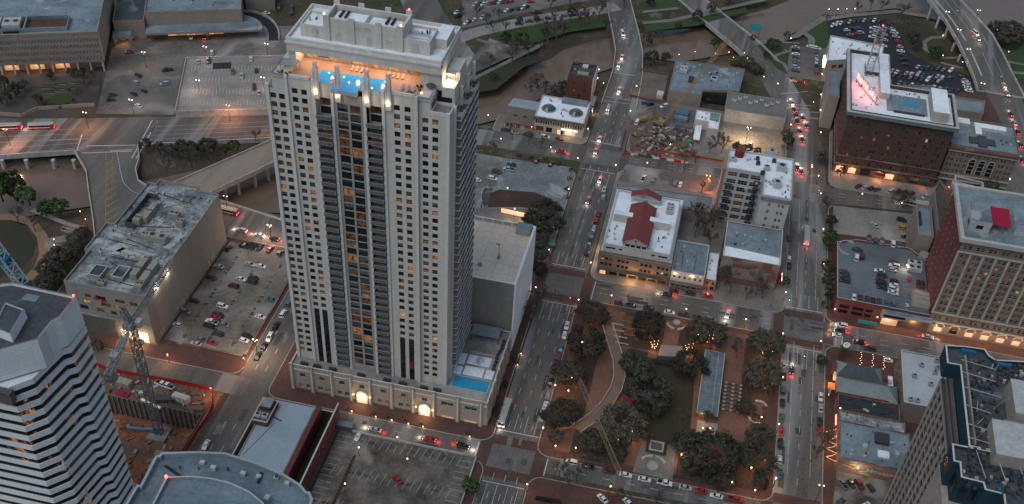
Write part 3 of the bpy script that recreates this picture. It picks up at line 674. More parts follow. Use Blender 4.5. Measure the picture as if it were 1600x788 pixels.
def tree(x, y, kind, r, place, ref='', z=.15, label=None):
 """r = crown radius in metres (height for bare trees)"""
 rg = random.Random(int(x*31+y*17)); nm, cat = ('bush', 'bush') if kind == 'shrub' else (('bare_tree', 'tree') if kind == 'bare' else ({'oak': 'oak_tree', 'street': 'street_tree', 'green': 'leafy_tree', 'rust': 'brown_tree'}[kind], 'tree'))
 t = thing(nm, label, cat, (x, y, z), None, rg.uniform(0, 6.28))
 if kind == 'bare':
  s = r/3.5; inst(rg.choice(BARE), 'branches', (0, 0, 0), 0, s, t)
 else:
  P = {'oak': OAK, 'street': STREET, 'green': GREEN, 'rust': RUST, 'shrub': SHRUB}[kind]; c, tr = rg.choice(P); base = {'oak': 6, 'street': 2.6, 'green': 3.4, 'rust': 4.4, 'shrub': 1.0}[kind]; s = r/base; v = rg.uniform(.88, 1.1)
  inst(c, 'crown', (0, 0, 0), 0, (s, s*rg.uniform(.9, 1.08), s*v), t)
  if tr: inst(tr, 'trunk' if kind != 'rust' else 'branches', (0, 0, 0), 0, (s, s, s*v), t)
 TREES.append((t, kind, place, ref, x, y)); return t
REFPOS = {'the theatre wall': (350, 385), 'the bright street': (400, 360), 'the tower': (700, 620), 'the bus': (352, 328), 'the red wing': (525, 660), 'the red gable': (990, 420), 'the garage': (835, 430), 'the clock': (1318, 552), 'the parking deck': (1330, 500), 'the street': (1290, 740), 'the yard': (1050, 220), 'the bridge': (980, 60), 'the barn': (800, 200), 'the junction': (940, 245), 'the loft building': (1200, 330), 'the river': (1400, 0), 'the lawn': (1280, 50), 'the bend': (1400, 90), 'the brown block': (1380, 250), 'the tan lot': (1360, 350), 'the ramp': (1320, 390), 'the curving street': (1262, 330), 'the hall': (320, 30), 'the offices': (120, 110), 'the crane tip': (905, 592), 'the picture edge': (-20, 330), 'the bayou lot': (820, 280), 'the forked street': (180, 270), 'the domed building': (880, 205), 'the white row building': (1070, 445), 'the grey roof': (1040, 305), 'the round lawn': (92, 159), 'the big road': (90, 200), 'the tan path': (45, 435), 'the theatre': (240, 530), 'the car park': (1400, 110), 'the diagonal bridge': (1180, 90), 'the river path': (1250, 55), 'the construction yard': (1050, 220), 'the terrace': (1045, 540), 'the viaduct': (1560, 140)}
ORD = ['first', 'second', 'third', 'fourth', 'fifth', 'sixth', 'seventh', 'eighth', 'ninth', 'tenth', 'eleventh', 'twelfth', 'thirteenth', 'fourteenth', 'fifteenth', 'sixteenth', 'seventeenth', 'eighteenth', 'nineteenth', 'twentieth']
def number(items, group):
 """items: (object, description, place, ref) in order from ref: repeated descriptions in one place get an ordinal counted from ref"""
 by = {}
 for it in items: by.setdefault((it[1], it[2]), []).append(it)
 for (d, p), L in by.items():
  q = REFPOS.get(L[0][3])
  if q: q = Vector(at(*q)); L.sort(key=lambda it: (Vector(it[0].location[:2])-q).length)
  for k, it in enumerate(L):
   lab = f'{d} {p}' if len(L) == 1 else f'{ORD[k] if k < 20 else str(k+1)+"th"} {d} {p}, counting from {it[3]}'
   if len(lab.split()) > 16: lab = lab.replace(', counting from', ', from')
   tag(it[0], lab, None, group(p))
def number_trees():
 D = {'oak': 'dark evergreen oak', 'street': 'dark street tree', 'green': 'fresh green tree', 'rust': 'brown leaved tree', 'bare': 'bare tree', 'shrub': 'dark bush'}
 number([(t, D[k], p, r) for t, k, p, r, x, y in TREES if 'label' not in t], lambda p: 'trees '+p)
def trees(spec, kind, place, ref, zc=0, z=.15):
 for px, py, r in spec: x, y = at(px, py, zc); tree(x, y, kind, r, place, ref, z)
# building materials
def plain(n, c, **k): M[n] = pm(n, c, **k); return M[n]
plain('tower_stone', (.53, .495, .45), big=.4, stain=.42, stretch=(1, 1, .05), fine=.5, grain=.08, zjoint=3.05, jdark=.9)
plain('tower_trim', (.58, .56, .53), big=.4, stain=.35, stretch=(1, 1, .06), fine=.7, grain=.08)
plain('tower_base', (.36, .315, .26), big=.08, stain=.45, fine=.7, grain=.14, zjoint=1.5, jdark=.85)
plain('roof_white', (.8, .83, .87), c2=(.5, .55, .6), big=.07, stain=.65, fine=.9, grain=.14, patch=((.3, .32, .34), .09, .62, .72))
plain('roof_grey', (.22, .27, .3), c2=(.1, .13, .15), big=.055, stain=.95, fine=.8, grain=.25, patch=((.3, .32, .33), .06, .58, .7))
plain('roof_dark', (.075, .082, .09), c2=(.04, .045, .05), big=.07, stain=.9, fine=.9, grain=.3, patch=((.15, .16, .17), .06, .6, .7))
plain('roof_worn', (.33, .355, .355), c2=(.085, .1, .108), big=.13, stain=1, fine=.9, grain=.55, patch=((.42, .43, .42), .1, .55, .63))
plain('gravel_roof', (.2, .195, .185), c2=(.12, .12, .115), big=.05, stain=.8, fine=2.2, grain=.4)
plain('metal', (.28, .29, .3), rough=.45, grain=.15, spec=.5)
plain('metal_dark', (.05, .055, .06), rough=.5, grain=.2)
plain('unit', (.42, .43, .42), rough=.6, big=.4, grain=.15)
plain('unit_tan', (.3, .275, .235), rough=.7, big=.4, grain=.2)
plain('fan', (.02, .02, .022), rough=.6)
plain('frame_w', (.4, .39, .37), rough=.6); plain('frame_d', (.035, .035, .036), rough=.5); plain('frame_b', (.16, .13, .105), rough=.6)
plain('balcony', (.15, .155, .16), rough=.5, big=.4, grain=.2)
plain('tan_wall', (.25, .215, .18), big=.04, stain=.5, fine=.7, grain=.14)
plain('grey_wall', (.25, .235, .215), big=.2, stain=.5, stretch=(1, 1, .12), fine=.8, grain=.12, zjoint=6, jdark=.93)
plain('dark_wall', (.11, .1, .095), big=.1, grain=.3)
plain('brown_brick', (.085, .052, .043), c2=(.055, .036, .031), big=.1, stain=.7, fine=2, grain=.25, zjoint=.6, jdark=.9)
plain('red_brick', (.15, .052, .043), c2=(.09, .036, .032), big=.12, stain=.7, fine=2, grain=.25, zjoint=.5, jdark=.88)
plain('crimson_brick', (.15, .04, .04), c2=(.095, .033, .034), big=.12, stain=.7, fine=2, grain=.22, zjoint=.5, jdark=.88)
plain('old_brick', (.2, .095, .075), c2=(.12, .07, .06), big=.15, stain=.8, fine=1.8, grain=.35, zjoint=.5, jdark=.88, patch=((.24, .2, .17), .12, .52, .66))
plain('buff_brick', (.22, .17, .135), c2=(.14, .112, .092), big=.1, stain=.7, fine=1.8, grain=.22, zjoint=.6, jdark=.9)
plain('cream', (.42, .385, .33), big=.1, stain=.5, fine=1.2, grain=.14)
plain('white_wall', (.52, .5, .47), big=.08, stain=.5, fine=1.2, grain=.14)
plain('marble', (.7, .72, .73), c2=(.58, .6, .62), big=.12, stain=.7, fine=1.2, grain=.1, xjoint=1.5, zjoint=1.2, jdark=.86)
plain('red_roof', (.19, .038, .035), c2=(.14, .032, .03), big=.2, stain=.6, fine=1.5, grain=.15, rough=.55)
plain('red_cloth', (.35, .012, .04), grain=.12); plain('blue_cloth', (.02, .12, .22), grain=.2); plain('teal', (.05, .3, .3), grain=.2)
plain('wood', (.16, .105, .07), grain=.3); plain('umbrella', (.28, .27, .25), grain=.2)
plain('soil', (.05, .045, .03), grain=.4)
plain('blind0', (.13, .12, .11), grain=.2); plain('blind1', (.07, .066, .062), grain=.2)
M['g0'] = glassy('glass_dark', (.012, .014, .018), .22); M['g1'] = glassy('glass_blue', (.03, .04, .048)); M['g2'] = glassy('glass_grey', (.075, .08, .085), .2)
M['w0'] = glassy('glass_dim', (.05, .025, .015), .15, (.55, .2, .06), .16, .9); M['w1'] = glassy('glass_warm', (.1, .06, .03), .2, (1, .4, .11), .3, .8); M['w2'] = glassy('glass_bright', (.2, .15, .08), .3, (1, .55, .2), .62, .6)
M['warm'] = em('lit_warm', (1, .5, .18), .8); M['warmlow'] = em('lit_warm_low', (1, .4, .12), .34); M['lampw'] = em('lamp_white', (1, .82, .6), 7); M['lampo'] = em('lamp_orange', (1, .5, .2), 5)
M['redlamp'] = em('lamp_red', (1, .06, .05), 6); M['neon'] = em('neon_red', (1, .12, .08), 7); M['greenlamp'] = em('lamp_green', (.2, 1, .6), 5); M['strip'] = em('lamp_strip', (1, .85, .7), 5)
M['pool'] = pm('pool_water', (.02, .3, .55), (.015, .22, .48), big=.4, stain=.6, grain=.05, rough=.1, xjoint=2.1, jdark=.7, emis=(.01, .25, .62), estr=.36)
M['pool2'] = pm('pool_water_day', (.03, .26, .42), (.025, .2, .34), big=.4, stain=.6, grain=.05, rough=.1, xjoint=1.6, jdark=.8, emis=(.01, .2, .4), estr=.03)
def picker(dim=.2, warm=.08, bright=.03, blue=.3, grey=0, seed=1):
 rg = random.Random(seed)
 def f(o):
  r = rg.random()
  if r < bright: return M['w2']
  if r < bright+warm: return M['w1']
  if r < bright+warm+dim: return M['w0']
  r = rg.random(); return M['g1'] if r < blue else (M['g2'] if r < blue+grey else M['g0'])
 return f
def bandglass():
 mt, nt, b = _nodes('band_glass'); tc = nt.nodes.new('ShaderNodeTexCoord'); v = tc.outputs['Object']
 b.inputs['Base Color'].default_value = (.012, .013, .015, 1); b.inputs['Roughness'].default_value = .12
 mp = nt.nodes.new('ShaderNodeMapping'); mp.inputs['Scale'].default_value = (1, 1, .5); nt.links.new(v, mp.inputs[0])
 f = _noise(nt, mp.outputs[0], .16, 2, .5, .6, .68); g = _noise(nt, v, 1.1, 2, .5, .42, .6)
 e = _mix(nt, (0, 0, 0), (1, .42, .12), _math(nt, 'MULTIPLY', f, g)); nt.links.new(e, b.inputs['Emission Color']); b.inputs['Emission Strength'].default_value = .4
 mt.cycles.emission_sampling = 'NONE'; return mt
M['band'] = bandglass()
W0 = M['frame_d']
# apartment tower with the roof pool
def tower():
 t = thing('apartment_tower', 'tall pale stone apartment tower with a lit blue pool on its roof terrace', 'tower', (-57.7, 30, 0))
 S, TR, B = M['tower_stone'], M['tower_trim'], M['tower_base']; BUDGET[t.name] = 0
 X0, X1, YF, PT = -87.6, -12.1, 12.3, 13.2; U = lambda px: (px-75)/1187*75.5
 mb = MB(); up = [(U(p)-1, U(p)+1) for p in (148, 267, 388, 510, 640, 763, 890)]
 up2 = [(U(1025)-2.3, U(1025)+2.3), (U(1163)-2.3, U(1163)+2.3)]
 low = sorted([(U(p)-.9, U(p)+.9) for p in (135, 180, 253, 297, 372, 416, 620, 665, 745, 788)])
 ent = [(U(p)-1.7, U(p)+1.7) for p in (510, 890)]; gar = [(U(1025)-2.4, U(1025)+2.4), (U(1163)-2.4, U(1163)+2.4)]
 ops = wall(mb, (X0, YF), (X1, YF), 0, PT, [(.15, 2.0, gar), (2.0, 4.0, low+[]), (7.4, 9.5, up+up2)], .5, B)
 wins = [o for o in ops if o[4] < 2.2 and o[3] < 2.5]
 glaze(t, [o for o in ops if o[3] > 4 and o[2] > 5], lambda o: M['g1'], M['frame_w'], 2, 1, 100)
 lit = picker(.5, .3, 0, .2, 0, 5); glaze(t, wins, lambda o: (M['w1'] if o[0] > -60 and o[2] < 4 else lit(o)), M['frame_b'], 2, 2)
 for a in gar: mb.face([(X0+a[0], YF+.45, .15), (X0+a[1], YF+.45, .15), (X0+a[1], YF+.45, 2.0), (X0+a[0], YF+.45, 2.0)], M['warmlow'])
 L = 78
 for A, Bp in (((X1, YF), (X1, 51.7)), ((X1, 51.7), (X0, 51.7)), ((X0, 51.7), (X0, YF))):
  d = Vector((Bp[0]-A[0], Bp[1]-A[1])).length; n = max(2, int(d/9)); o2 = wall(mb, A, Bp, 0, PT, [(7.4, 9.3, even(d, n, 2.2))], .4, B)
  if A[0] == X1 and Bp[0] == X1: glaze(t, o2, lit, M['frame_b'], 2, 1)
  else: glaze(t, o2, lit, M['frame_b'], 1, 1, 0)
 mb.face([(X0, YF, PT-.9), (X1, YF, PT-.9), (X1, 51.7, PT-.9), (X0, 51.7, PT-.9)], M['conc'])
 para(mb, R4(X0, X1, YF, 51.7), PT-.05, .12, .45, TR, TR)
 mb.build('podium_wall', t)
 pl = MB()
 for px in (82, 205, 325, 442, 560, 690, 820, 945, 1088, 1225):
  u = X0+U(px); pl.box(u-.7, u+.7, YF-.45, YF-.002, 0, PT+.75, B, TR); pl.box(u-.25, u+.25, YF-.62, YF-.452, 1, PT-.6, TR)
 for y in (18, 24, 30, 36, 42, 48): pl.box(X1+.002, X1+.4, y-.6, y+.6, 0, PT+.7, B, TR)
 pl.box(X0, X1, YF-.2, YF-.003, 10.9, 11.3, TR); pl.box(X0, X1, YF-.3, YF-.003, 0, 1.1, M['dark_wall'])
 pl.build('pilasters', t)
 for px in (510, 890):
  c = X0+U(px); e = MB(); h = 4.0; r = 1.7
  arc = [(c+r*math.cos(math.pi*k/12), h+r*math.sin(math.pi*k/12)) for k in range(13)]
  pts = [(c+r, .2)]+arc+[(c-r, .2)]; e.face([(x, YF-.34, z) for x, z in pts], M['warm'])
  out = [(c+(r+.55)*math.cos(math.pi*k/12), h+(r+.55)*math.sin(math.pi*k/12)) for k in range(13)]
  po = [(c+r+.55, .2)]+out+[(c-r-.55, .2)]
  for k in range(len(pts)-1):
   e.face([(*po[k][:1], YF-.5, po[k][1]), (*po[k+1][:1], YF-.5, po[k+1][1]), (*pts[k+1][:1], YF-.5, pts[k+1][1]), (*pts[k][:1], YF-.5, pts[k][1])][::-1], TR)
   e.face([(pts[k][0], YF-.5, pts[k][1]), (pts[k+1][0], YF-.5, pts[k+1][1]), (pts[k+1][0], YF-.34, pts[k+1][1]), (pts[k][0], YF-.34, pts[k][1])], TR)
   e.face([(po[k][0], YF-.5, po[k][1]), (po[k+1][0], YF-.5, po[k+1][1]), (po[k+1][0], YF, po[k+1][1]), (po[k][0], YF, po[k][1])], TR)
  o = e.build('entrance_arch', t)
  for s in (-1, 1):
   w = MB(); w.ball((c+s*3.2, YF-.75, 4.4), .32, M['lampo']); w.box(c+s*3.2-.1, c+s*3.2+.1, YF-.7, YF-.46, 4.0, 4.2, M['metal_dark']); w.build('wall_lamp', t)
  lamp_light(t, Vector((c, YF-1.6, 3.6))-t.location, 600, (1, .6, .26), .4)
 z = PT-.88
 mb = MB()
 a, b, c, d = at(652, 640, z), at(690, 600, z), at(778, 620, z), at(765, 650, z)
 pw = MB(); pw.box(-27.5, -13.5, 17.5, 24, z+.02, z+.3, M['frame_w']); pw.face([(-27.1, 17.9, z+.31), (-13.9, 17.9, z+.31), (-13.9, 23.6, z+.31), (-27.1, 23.6, z+.31)], M['pool2']); pw.build('terrace_pool', t)
 for (x0, x1, y0, y1) in ((-28.6, -25.5, 24.6, 29), (-24.8, -17.4, 25, 29.8), (-16.6, -13.5, 25, 29.8), (-24.8, -16, 31, 36), (-28.6, -25.5, 30, 36)):
  mb.box(x0, x1, y0, y1, z+.02, z+.12, M['roof_white'])
 mb.box(-25, -15, 36.6, 37.1, z, z+1.1, M['frame_w'])
 mb.build('terrace_paving', t)
 pv = MB(); pv.box(-26.5, -15.5, 44, 50, z+3.0, z+3.3, M['roof_grey'])
 for x in (-26.2, -15.8):
  for y in (44.3, 49.7): pv.box(x-.15, x+.15, y-.15, y+.15, z, z+3.0, M['metal_dark'])
 pv.build('pavilion', t)
 tf = MB(); rg = random.Random(4)
 for x in (-84, -79, -73, -62, -52, -46, -38, -33):
  tf.box(x, x+2.8, 13.3, 14.6, z, z+.8, M['soil'])
  for k in range(3): tf.ball((x+.5+k*.9, 14, z+1.1), .6, M['metal_dark'], 6, 4)
 for k in range(9): tf.ball((-13.9+rg.uniform(-.4, .3), 30+k*2, z+.7), .8, M['metal_dark'], 6, 4)
 tf.build('planting', t)
 x0, x1, y0, y1, zs, zt = -86.5, -29.0, 17.3, 46.0, PT-.9, 126.0; fl = 3.05; zb = 15.2
 rows = lambda ks, us, w0=.5, h=1.9: [(zb+fl*k+w0, zb+fl*k+w0+h, us) for k in ks]
 K = range(36); mb = MB(); allw = []
 def seg(a, b, dy, ks, us, zz=zt):
  nonlocal allw
  allw += wall(mb, (x0+a, y0+dy), (x0+b, y0+dy), zs, zz, rows(ks, us), .35, S)
 zc = 130.9
 seg(0, 7.0, .5, K, [(1.2, 3.05), (3.95, 5.8)])
 seg(7.0, 16.0, 0, range(8, 37), [(1.5, 3.35), (4.45, 6.3)], zc)
 seg(36.7, 47.6, 0, range(6, 37), [(3.7, 5.55), (7.0, 8.85)], zc)
 seg(47.6, 57.5, .5, K, [(1.4, 3.25), (4.5, 6.35)])
 glaze(t, allw, picker(.2, .09, .012, .35, .08, 2), M['frame_d'], 1, 1, 60)
 st = MB()
 for ux, top in ((8.6, 8), (11.6, 8), (40.3, 6), (43.6, 6)):
  st.box(x0+ux, x0+ux+1.9, y0-.06, y0+.3, zs+.2, zb+fl*top-.6, M['g0'])
  for k in range(top): st.box(x0+ux, x0+ux+1.9, y0-.1, y0-.061, zb+fl*k-.15, zb+fl*k+.15, M['frame_d'])
 st.build('window_strip', t)
 bal = []
 for a, b in ((16.0, 20.8), (31.9, 36.7)):
  o = wall(mb, (x0+a, y0+2.0), (x0+b, y0+2.0), zs, 125.8, rows(K, [(.5, b-a-.5)], .15, 2.6), .25, S)
  glaze(t, o, picker(.3, .06, .006, .2, 0, 3), M['frame_d'], 3, 1, 60)
  mb.face([(x0+a, y0, zs), (x0+a, y0+2, zs), (x0+a, y0+2, 125.8), (x0+a, y0, 125.8)], S); mb.face([(x0+b, y0+2, zs), (x0+b, y0, zs), (x0+b, y0, 125.8), (x0+b, y0+2, 125.8)], S)
  mb.face([(x0+a, y0, 125.8), (x0+b, y0, 125.8), (x0+b, y0, zc), (x0+a, y0, zc)], S); mb.face([(x0+a, y0, 125.8), (x0+a, y0+2, 125.8), (x0+b, y0+2, 125.8), (x0+b, y0, 125.8)], S)
  for k in range(35): bal.append((x0+(a+b)/2, y0, zb+fl*k+.1, 0))
 g = rows(range(36), [(1.9, 5.2), (5.9, 9.2)], .12, 2.75)
 o = wall(mb, (x0+20.8, y0-.2), (x0+31.9, y0-.2), zs, 128.2, g, .3, plain('grid_stone', (.3, .285, .265), grain=.1))
 for x in (20.8, 31.9): mb.face([(x0+x, y0+2, zs), (x0+x, y0-.2, zs), (x0+x, y0-.2, 128.2), (x0+x, y0+2, 128.2)][::(1 if x < 25 else -1)], TR)
 mb.face([(x0+20.8, y0-.2, 128.2), (x0+31.9, y0-.2, 128.2), (x0+31.9, y0, 128.2), (x0+20.8, y0, 128.2)], TR)
 glaze(t, o, picker(.22, .07, .004, .05, 0, 8), M['frame_d'], 2, 1, 72)
 o = wall(mb, (x1, y0+.5), (x1, y1), zs, zt, rows(K, [(5.6, 11.6), (13.2, 19.2), (20.8, 26.8)], .15, 2.5), .3, S)
 glaze(t, o, picker(.12, .04, .005, .5, .5, 6), M['frame_w'], 3, 1, 0)
 for k in range(1, 36):
  for c in (8.6, 16.2, 23.8): bal.append((x1, y0+.5+c, zb+fl*k+.1, 1))
 o = wall(mb, (x1, y1), (x0, y1), zs, zt, rows(range(0, 36, 1), even(57.5, 12, 1.9, 1.5)), .3, S); glaze(t, o, picker(.2, .1, .03, .3, 0, 9), M['frame_d'], 1, 1, 0)
 o = wall(mb, (x0, y1), (x0, y0+.5), zs, zt, rows(range(0, 36, 1), even(28.2, 6, 1.9, 1.5)), .3, S); glaze(t, o, picker(.2, .1, .03, .3, 0, 10), M['frame_d'], 1, 1, 0)
 mb.face([(x0, y0+.5, zt), (x0+7, y0+.5, zt), (x0+7, y1, zt), (x0, y1, zt)], M['conc']); mb.face([(x0+47.6, y0+.5, zt), (x1, y0+.5, zt), (x1, y1, zt), (x0+47.6, y1, zt)], M['conc'])
 ux0, ux1 = -84.3, -35.0
 mb.face([(x0+7, y0, zt), (x0+7, y0, zc), (x0+7, y0+.5, zc), (x0+7, y0+.5, zt)], S)
 mb.box(ux0, x0+7-.003, y0+.62, y1-.3, zt, zc, S); mb.box(x0+47.6+.003, ux1, y0+.62, y1-.3, zt, zc, S)
 mb.face([(x0+7, y1-.3, zt), (x0+47.6, y1-.3, zt), (x0+47.6, y1-.3, zc), (x0+7, y1-.3, zc)][::-1], S)
 dk = 130.0
 mb.face([(ux0+.3, y0+.3, dk), (ux1-.3, y0+.3, dk), (ux1-.3, y1-.5, dk), (ux0+.3, y1-.5, dk)], plain('deck_tile', (.36, .29, .25), grain=.12, xjoint=1.5))
 mb.build('shaft_wall', t)
 pr = MB()
 for x in (x0+7.0, x0+15.5, x0+21.3, x0+31.4, x0+37.2, x0+47.4): pr.box(x-.45, x+.45, y0-.55, y0+.25, zs, 131.5, TR)
 for x in (x0+.5, x1-.5): pr.box(x-.55, x+.55, y0+.05, y0+.9, zs, 127.2, TR)
 for y in (y0+5.2, y0+12.9, y0+20.5, y1-.4): pr.box(x1-.2, x1+.75, y-.45, y+.45, zs, 129.5 if y > 25 else 127, TR)
 pr.box(x0+8, x0+14.4, y0-.2, y0+.35, zc-.02, 131.9, TR); pr.box(x0+38, x0+46.8, y0-.2, y0+.35, zc-.02, 131.9, TR)
 pr.build('pilasters', t)
 def bal_mesh(side):
  m2 = MB(); w, dep = (4.7, 1.4) if not side else (6.6, 2.3); n = (lambda u, v, z: (u, -v, z)) if not side else (lambda u, v, z: (v, u, z))
  def bx(u0, u1, v0, v1, z0, z1, mt):
   a, b = n(u0, v0, z0), n(u1, v1, z1); m2.box(min(a[0], b[0]), max(a[0], b[0]), min(a[1], b[1]), max(a[1], b[1]), z0, z1, mt)
  bx(-w/2, w/2, -1.9 if not side else 0, dep, -.18 if not side else -.35, .02, M['conc'] if not side else M['tower_trim'])
  B2 = M['balcony'] if not side else plain('balcony_pale', (.52, .54, .56), rough=.5, grain=.15); bx(-w/2, w/2, dep-.1, dep, .021, 1.15, B2); bx(-w/2, -w/2+.08, 0, dep-.1, .021, 1.15, M['balcony']); bx(w/2-.08, w/2, 0, dep-.1, .021, 1.15, M['balcony'])
  bx(-w/2, w/2, dep-.14, dep+.04, 1.151, 1.22, M['metal'])
  for u in (-w/2+.9, -w/4, 0, w/4, w/2-.9): bx(u-.05, u+.05, dep+.001, dep+.04, .0, 1.15, M['metal_dark'])
  bx(-w*.3, -w*.3+.9, .25, dep-.35, .021, .7, M['metal_dark']) if side == 0 else bx(w*.2, w*.2+.9, .4, 1.3, .021, .75, M['wood'])
  return mesh_of(m2, 'balcony')
 bm = [bal_mesh(0), bal_mesh(1)]; bal.sort(key=lambda q: (Vector(q[:3])-CAM).length+(60 if q[3] else 0))
 for q in bal[:100]: inst(bm[q[3]], 'balcony', Vector(q[:3])-t.location, 0, 1, t)
 r2 = MB()
 for q in bal[100:]:
  n = len(r2.v); me = bm[q[3]]
  for v in me.vertices: r2.v.append(tuple(v.co+Vector(q[:3])))
  for p in me.polygons: r2.f.append(tuple(n+i for i in p.vertices)); r2.m.append(r2.mi(me.materials[p.material_index]))
 r2.build('balcony', t)['kind'] = 'stuff'
 pl = MB()
 pl.prism([(-64.9, y0-1.6), (-57.0, y0-1.6), (-57.0, 25.5), (-64.9, 25.5)], dk-1.2, dk+.12, M['frame_w'], M['pool'])
 pl.prism(R4(-71.2, -66.6, y0+.5, 25.5), dk-.5, dk+.11, M['frame_w'], M['pool']); pl.prism(R4(-56.4, -50.4, y0+.5, 25.5), dk-.5, dk+.115, M['frame_w'], M['pool'])
 po = pl.build('swimming_pool', t)
 gl = MB()
 for k in range(9):
  xx = -71+k*2.5; gl.ball((xx, 22.5+RNG.uniform(-3, 2.5), dk+.16), .2, M['lampw'], 6, 4)
 gl.build('pool_light', po)
 for a, b in (((ux0+.2, y0+.15), (-71.5, y0+.15)), ((-50, y0+.15), (ux1-.2, y0+.15)), ((ux1-.2, y0+.15), (ux1-.2, 27)), ((ux0+.2, 27), (ux0+.2, y0+.15))):
  rl = MB(); rl.bar((*a, 131.5), (*b, 131.5), .06, M['metal']); rl.bar((*a, 131.2), (*b, 131.2), .03, M['metal'], .5); rl.build('railing', t)
 for x in (-70.0, -63.2, -54.2, -47.6):
  pier = MB()
  for k, (w, z0, z1) in enumerate(((1.9, 125.5, 131.4), (1.5, 131.4, 135.6), (1.05, 135.6, 137.2))):
   pier.box(x-w/2, x+w/2, y0-.75+k*.12, y0+.7-k*.12, z0, z1, TR)
  for s in (-.55, .55): pier.box(x+s-.14, x+s+.14, y0-.9, y0-.751, 126, 134.5, TR)
  pier.build('pool_pier', t)
 for x in (-70.0, -63.2, -54.2, -47.6):
  s = MB(); s.ball((x, y0-1.1, 127.4), .25, M['lampo']); s.build('spot_lamp', t)
  lamp_light(t, Vector((x, y0-1.6, 128.0))-t.location, 110, (1, .72, .4), .2)
 ph = MB(); cx0, cx1, cy0, cy1 = -81.3, -33.4, 24.0, 46.6
 o = wall(ph, (-79, 31), (-40, 31), dk, 135.6, [(dk+.2, 133.6, [(1, 4.2), (4.8, 8), (8.5, 10.5), (15.5, 19), (22, 25), (27, 30), (33.2, 38)])], .5, M['tan_wall'])
 glaze(t, o, lambda q: M['w2'] if q[0] < -50 else M['w1'], M['frame_b'], 3, 1)
 ph.box(cx0, -79, 25, 31, dk, 135.6, S); ph.box(-40, cx1, 25, 31, dk, 135.6, S); ph.box(cx0, cx1, 31.6, cy1, dk, 135.6, S)
 ph.box(cx0, cx1, cy0, cy1, 135.6, 139.0, S, M['roof_white'])
 inn = para(ph, R4(cx0, cx1, cy0, cy1), 139.0, 1.0, .55, TR, TR); ph.box(cx0-.3, cx1+.3, cy0-.3, cy0-.002, 138.2, 138.9, TR); ph.box(cx1+.002, cx1+.3, cy0-.3, cy1, 138.2, 138.9, TR)
 ph.build('penthouse_wall', t)
 for x in (-76, -69, -61, -53, -46): lamp_light(t, Vector((x, 28.6, 134.4))-t.location, 900, (1, .5, .27), .5)
 mr = MB(); my0, my1 = 28.0, 37.0
 mr.box(-78, -70.2, my0, my1, 139.02, 142.2, S, M['roof_white']); para(mr, R4(-78, -70.25, my0, my1), 142.2, .7, .35, S, TR)
 mr.box(-46.2, -38, my0, my1, 139.02, 142.6, S, M['roof_white']); para(mr, R4(-46.15, -38, my0, my1), 142.6, .8, .35, S, TR)
 mr.box(-70.2, -46.2, my0-.15, my0+.5, 139.02, 146.2, S, TR); mr.box(-70.2, -46.2, my1-.5, my1+.15, 139.02, 146.2, S, TR); mr.box(-70.2, -69.5, my0+.5, my1-.5, 139.02, 146.2, S, TR); mr.box(-46.9, -46.2, my0+.5, my1-.5, 139.02, 146.2, S, TR)
 mr.box(-69.5, -46.9, my0+.5, my1-.5, 139.03, 142.8, S, M['roof_white'])
 for x in (-69.5, -61.8, -53.5, -47): mr.box(x-.9, x+.9, my0-.55, my0-.152, 139.02, 147.2, S, TR); mr.box(x-.9, x+.9, my1+.152, my1+.5, 139.02, 147.4, S, TR)
 mr.box(-38, -34.2, 33, 42, 139.02, 142.2, S, M['roof_white'])
 for x, w in ((-73.5, 1.7), (-66.2, 1.7), (-56.5, 1.4), (-50.5, 1.7), (-42.5, 1.8)): mr.box(x-w/2, x+w/2, my0-.2, my0-.153, 139.6, 141.9, M['unit'])
 for x in (-60.2, -57.2): mr.box(x-1.2, x+1.2, my0-.2, my0-.153, 143.4, 144.8, M['unit'])
 mr.build('plant_room', t)
 ac_unit(t, -63.5, 33, 142.82, 9.5, 4.5, 2.2, M['roof_white'], 0, 0, 'cooling_unit', M['fan']); ac_unit(t, -52.5, 32.4, 142.82, 9.5, 4.5, 2.2, M['roof_white'], 0, 0, 'cooling_unit', M['fan'])
 fb = MB()
 for bx_ in (-66.5, -64.8, -52.2, -50.5):
  for k in range(4): fb.cyl(bx_, 31.3+k*1.1, 145.34, 145.6, .48, M['fan'], 8)
 fb.build('fan', t)
 vp = MB()
 for k in range(12): x, y = RNG.choice(((-76, 31), (-74, 33), (-44, 31), (-41, 34), (-36, 28), (-36, 38))); x += RNG.uniform(-1.3, 1.3); y += RNG.uniform(-1.5, 1.5); zz = 142.2 if x < -70 else (142.6 if -46 < x < -38.2 else 139); vp.cyl(x, y, zz, zz+RNG.uniform(.5, 1.3), .18, M['metal_dark'], 6)
 vp.build('vent_pipe', t)
 for x, y, zz in ((-69.5, my1+.3, 147.5), (-47, my1+.3, 147.6), (-70, my0-.3, 147.3), (-46.6, my0-.3, 147.3)):
  r = MB(); r.ball((x, y, zz+.2), .34, M['redlamp'] if y > 30 else M['lampo'], 6, 4); r.build('beacon', t)
 def lounger(x, y, a=0):
  m2 = MB(); c = Vector((x, y, dk)); m2.obox(x, y, a, .7, 1.3, dk+.25, dk+.4, M['frame_w']); m2.bar((x, y+.6, dk+.4), (x, y+1.2, dk+1.0), .68, M['frame_w'], .12); m2.obox(x, y, a, .6, 1.1, dk+.01, dk+.25, M['wood'])
  o = m2.build('sun_lounger'); return o
 spots = [(-62.5+k*1.5, 28.2) for k in range(4)]+[(-51+k*1.5, 28) for k in range(4)]+[(-44.8+1.7*(k % 3), 19+1.7*(k//3)) for k in range(9)]
 first = None
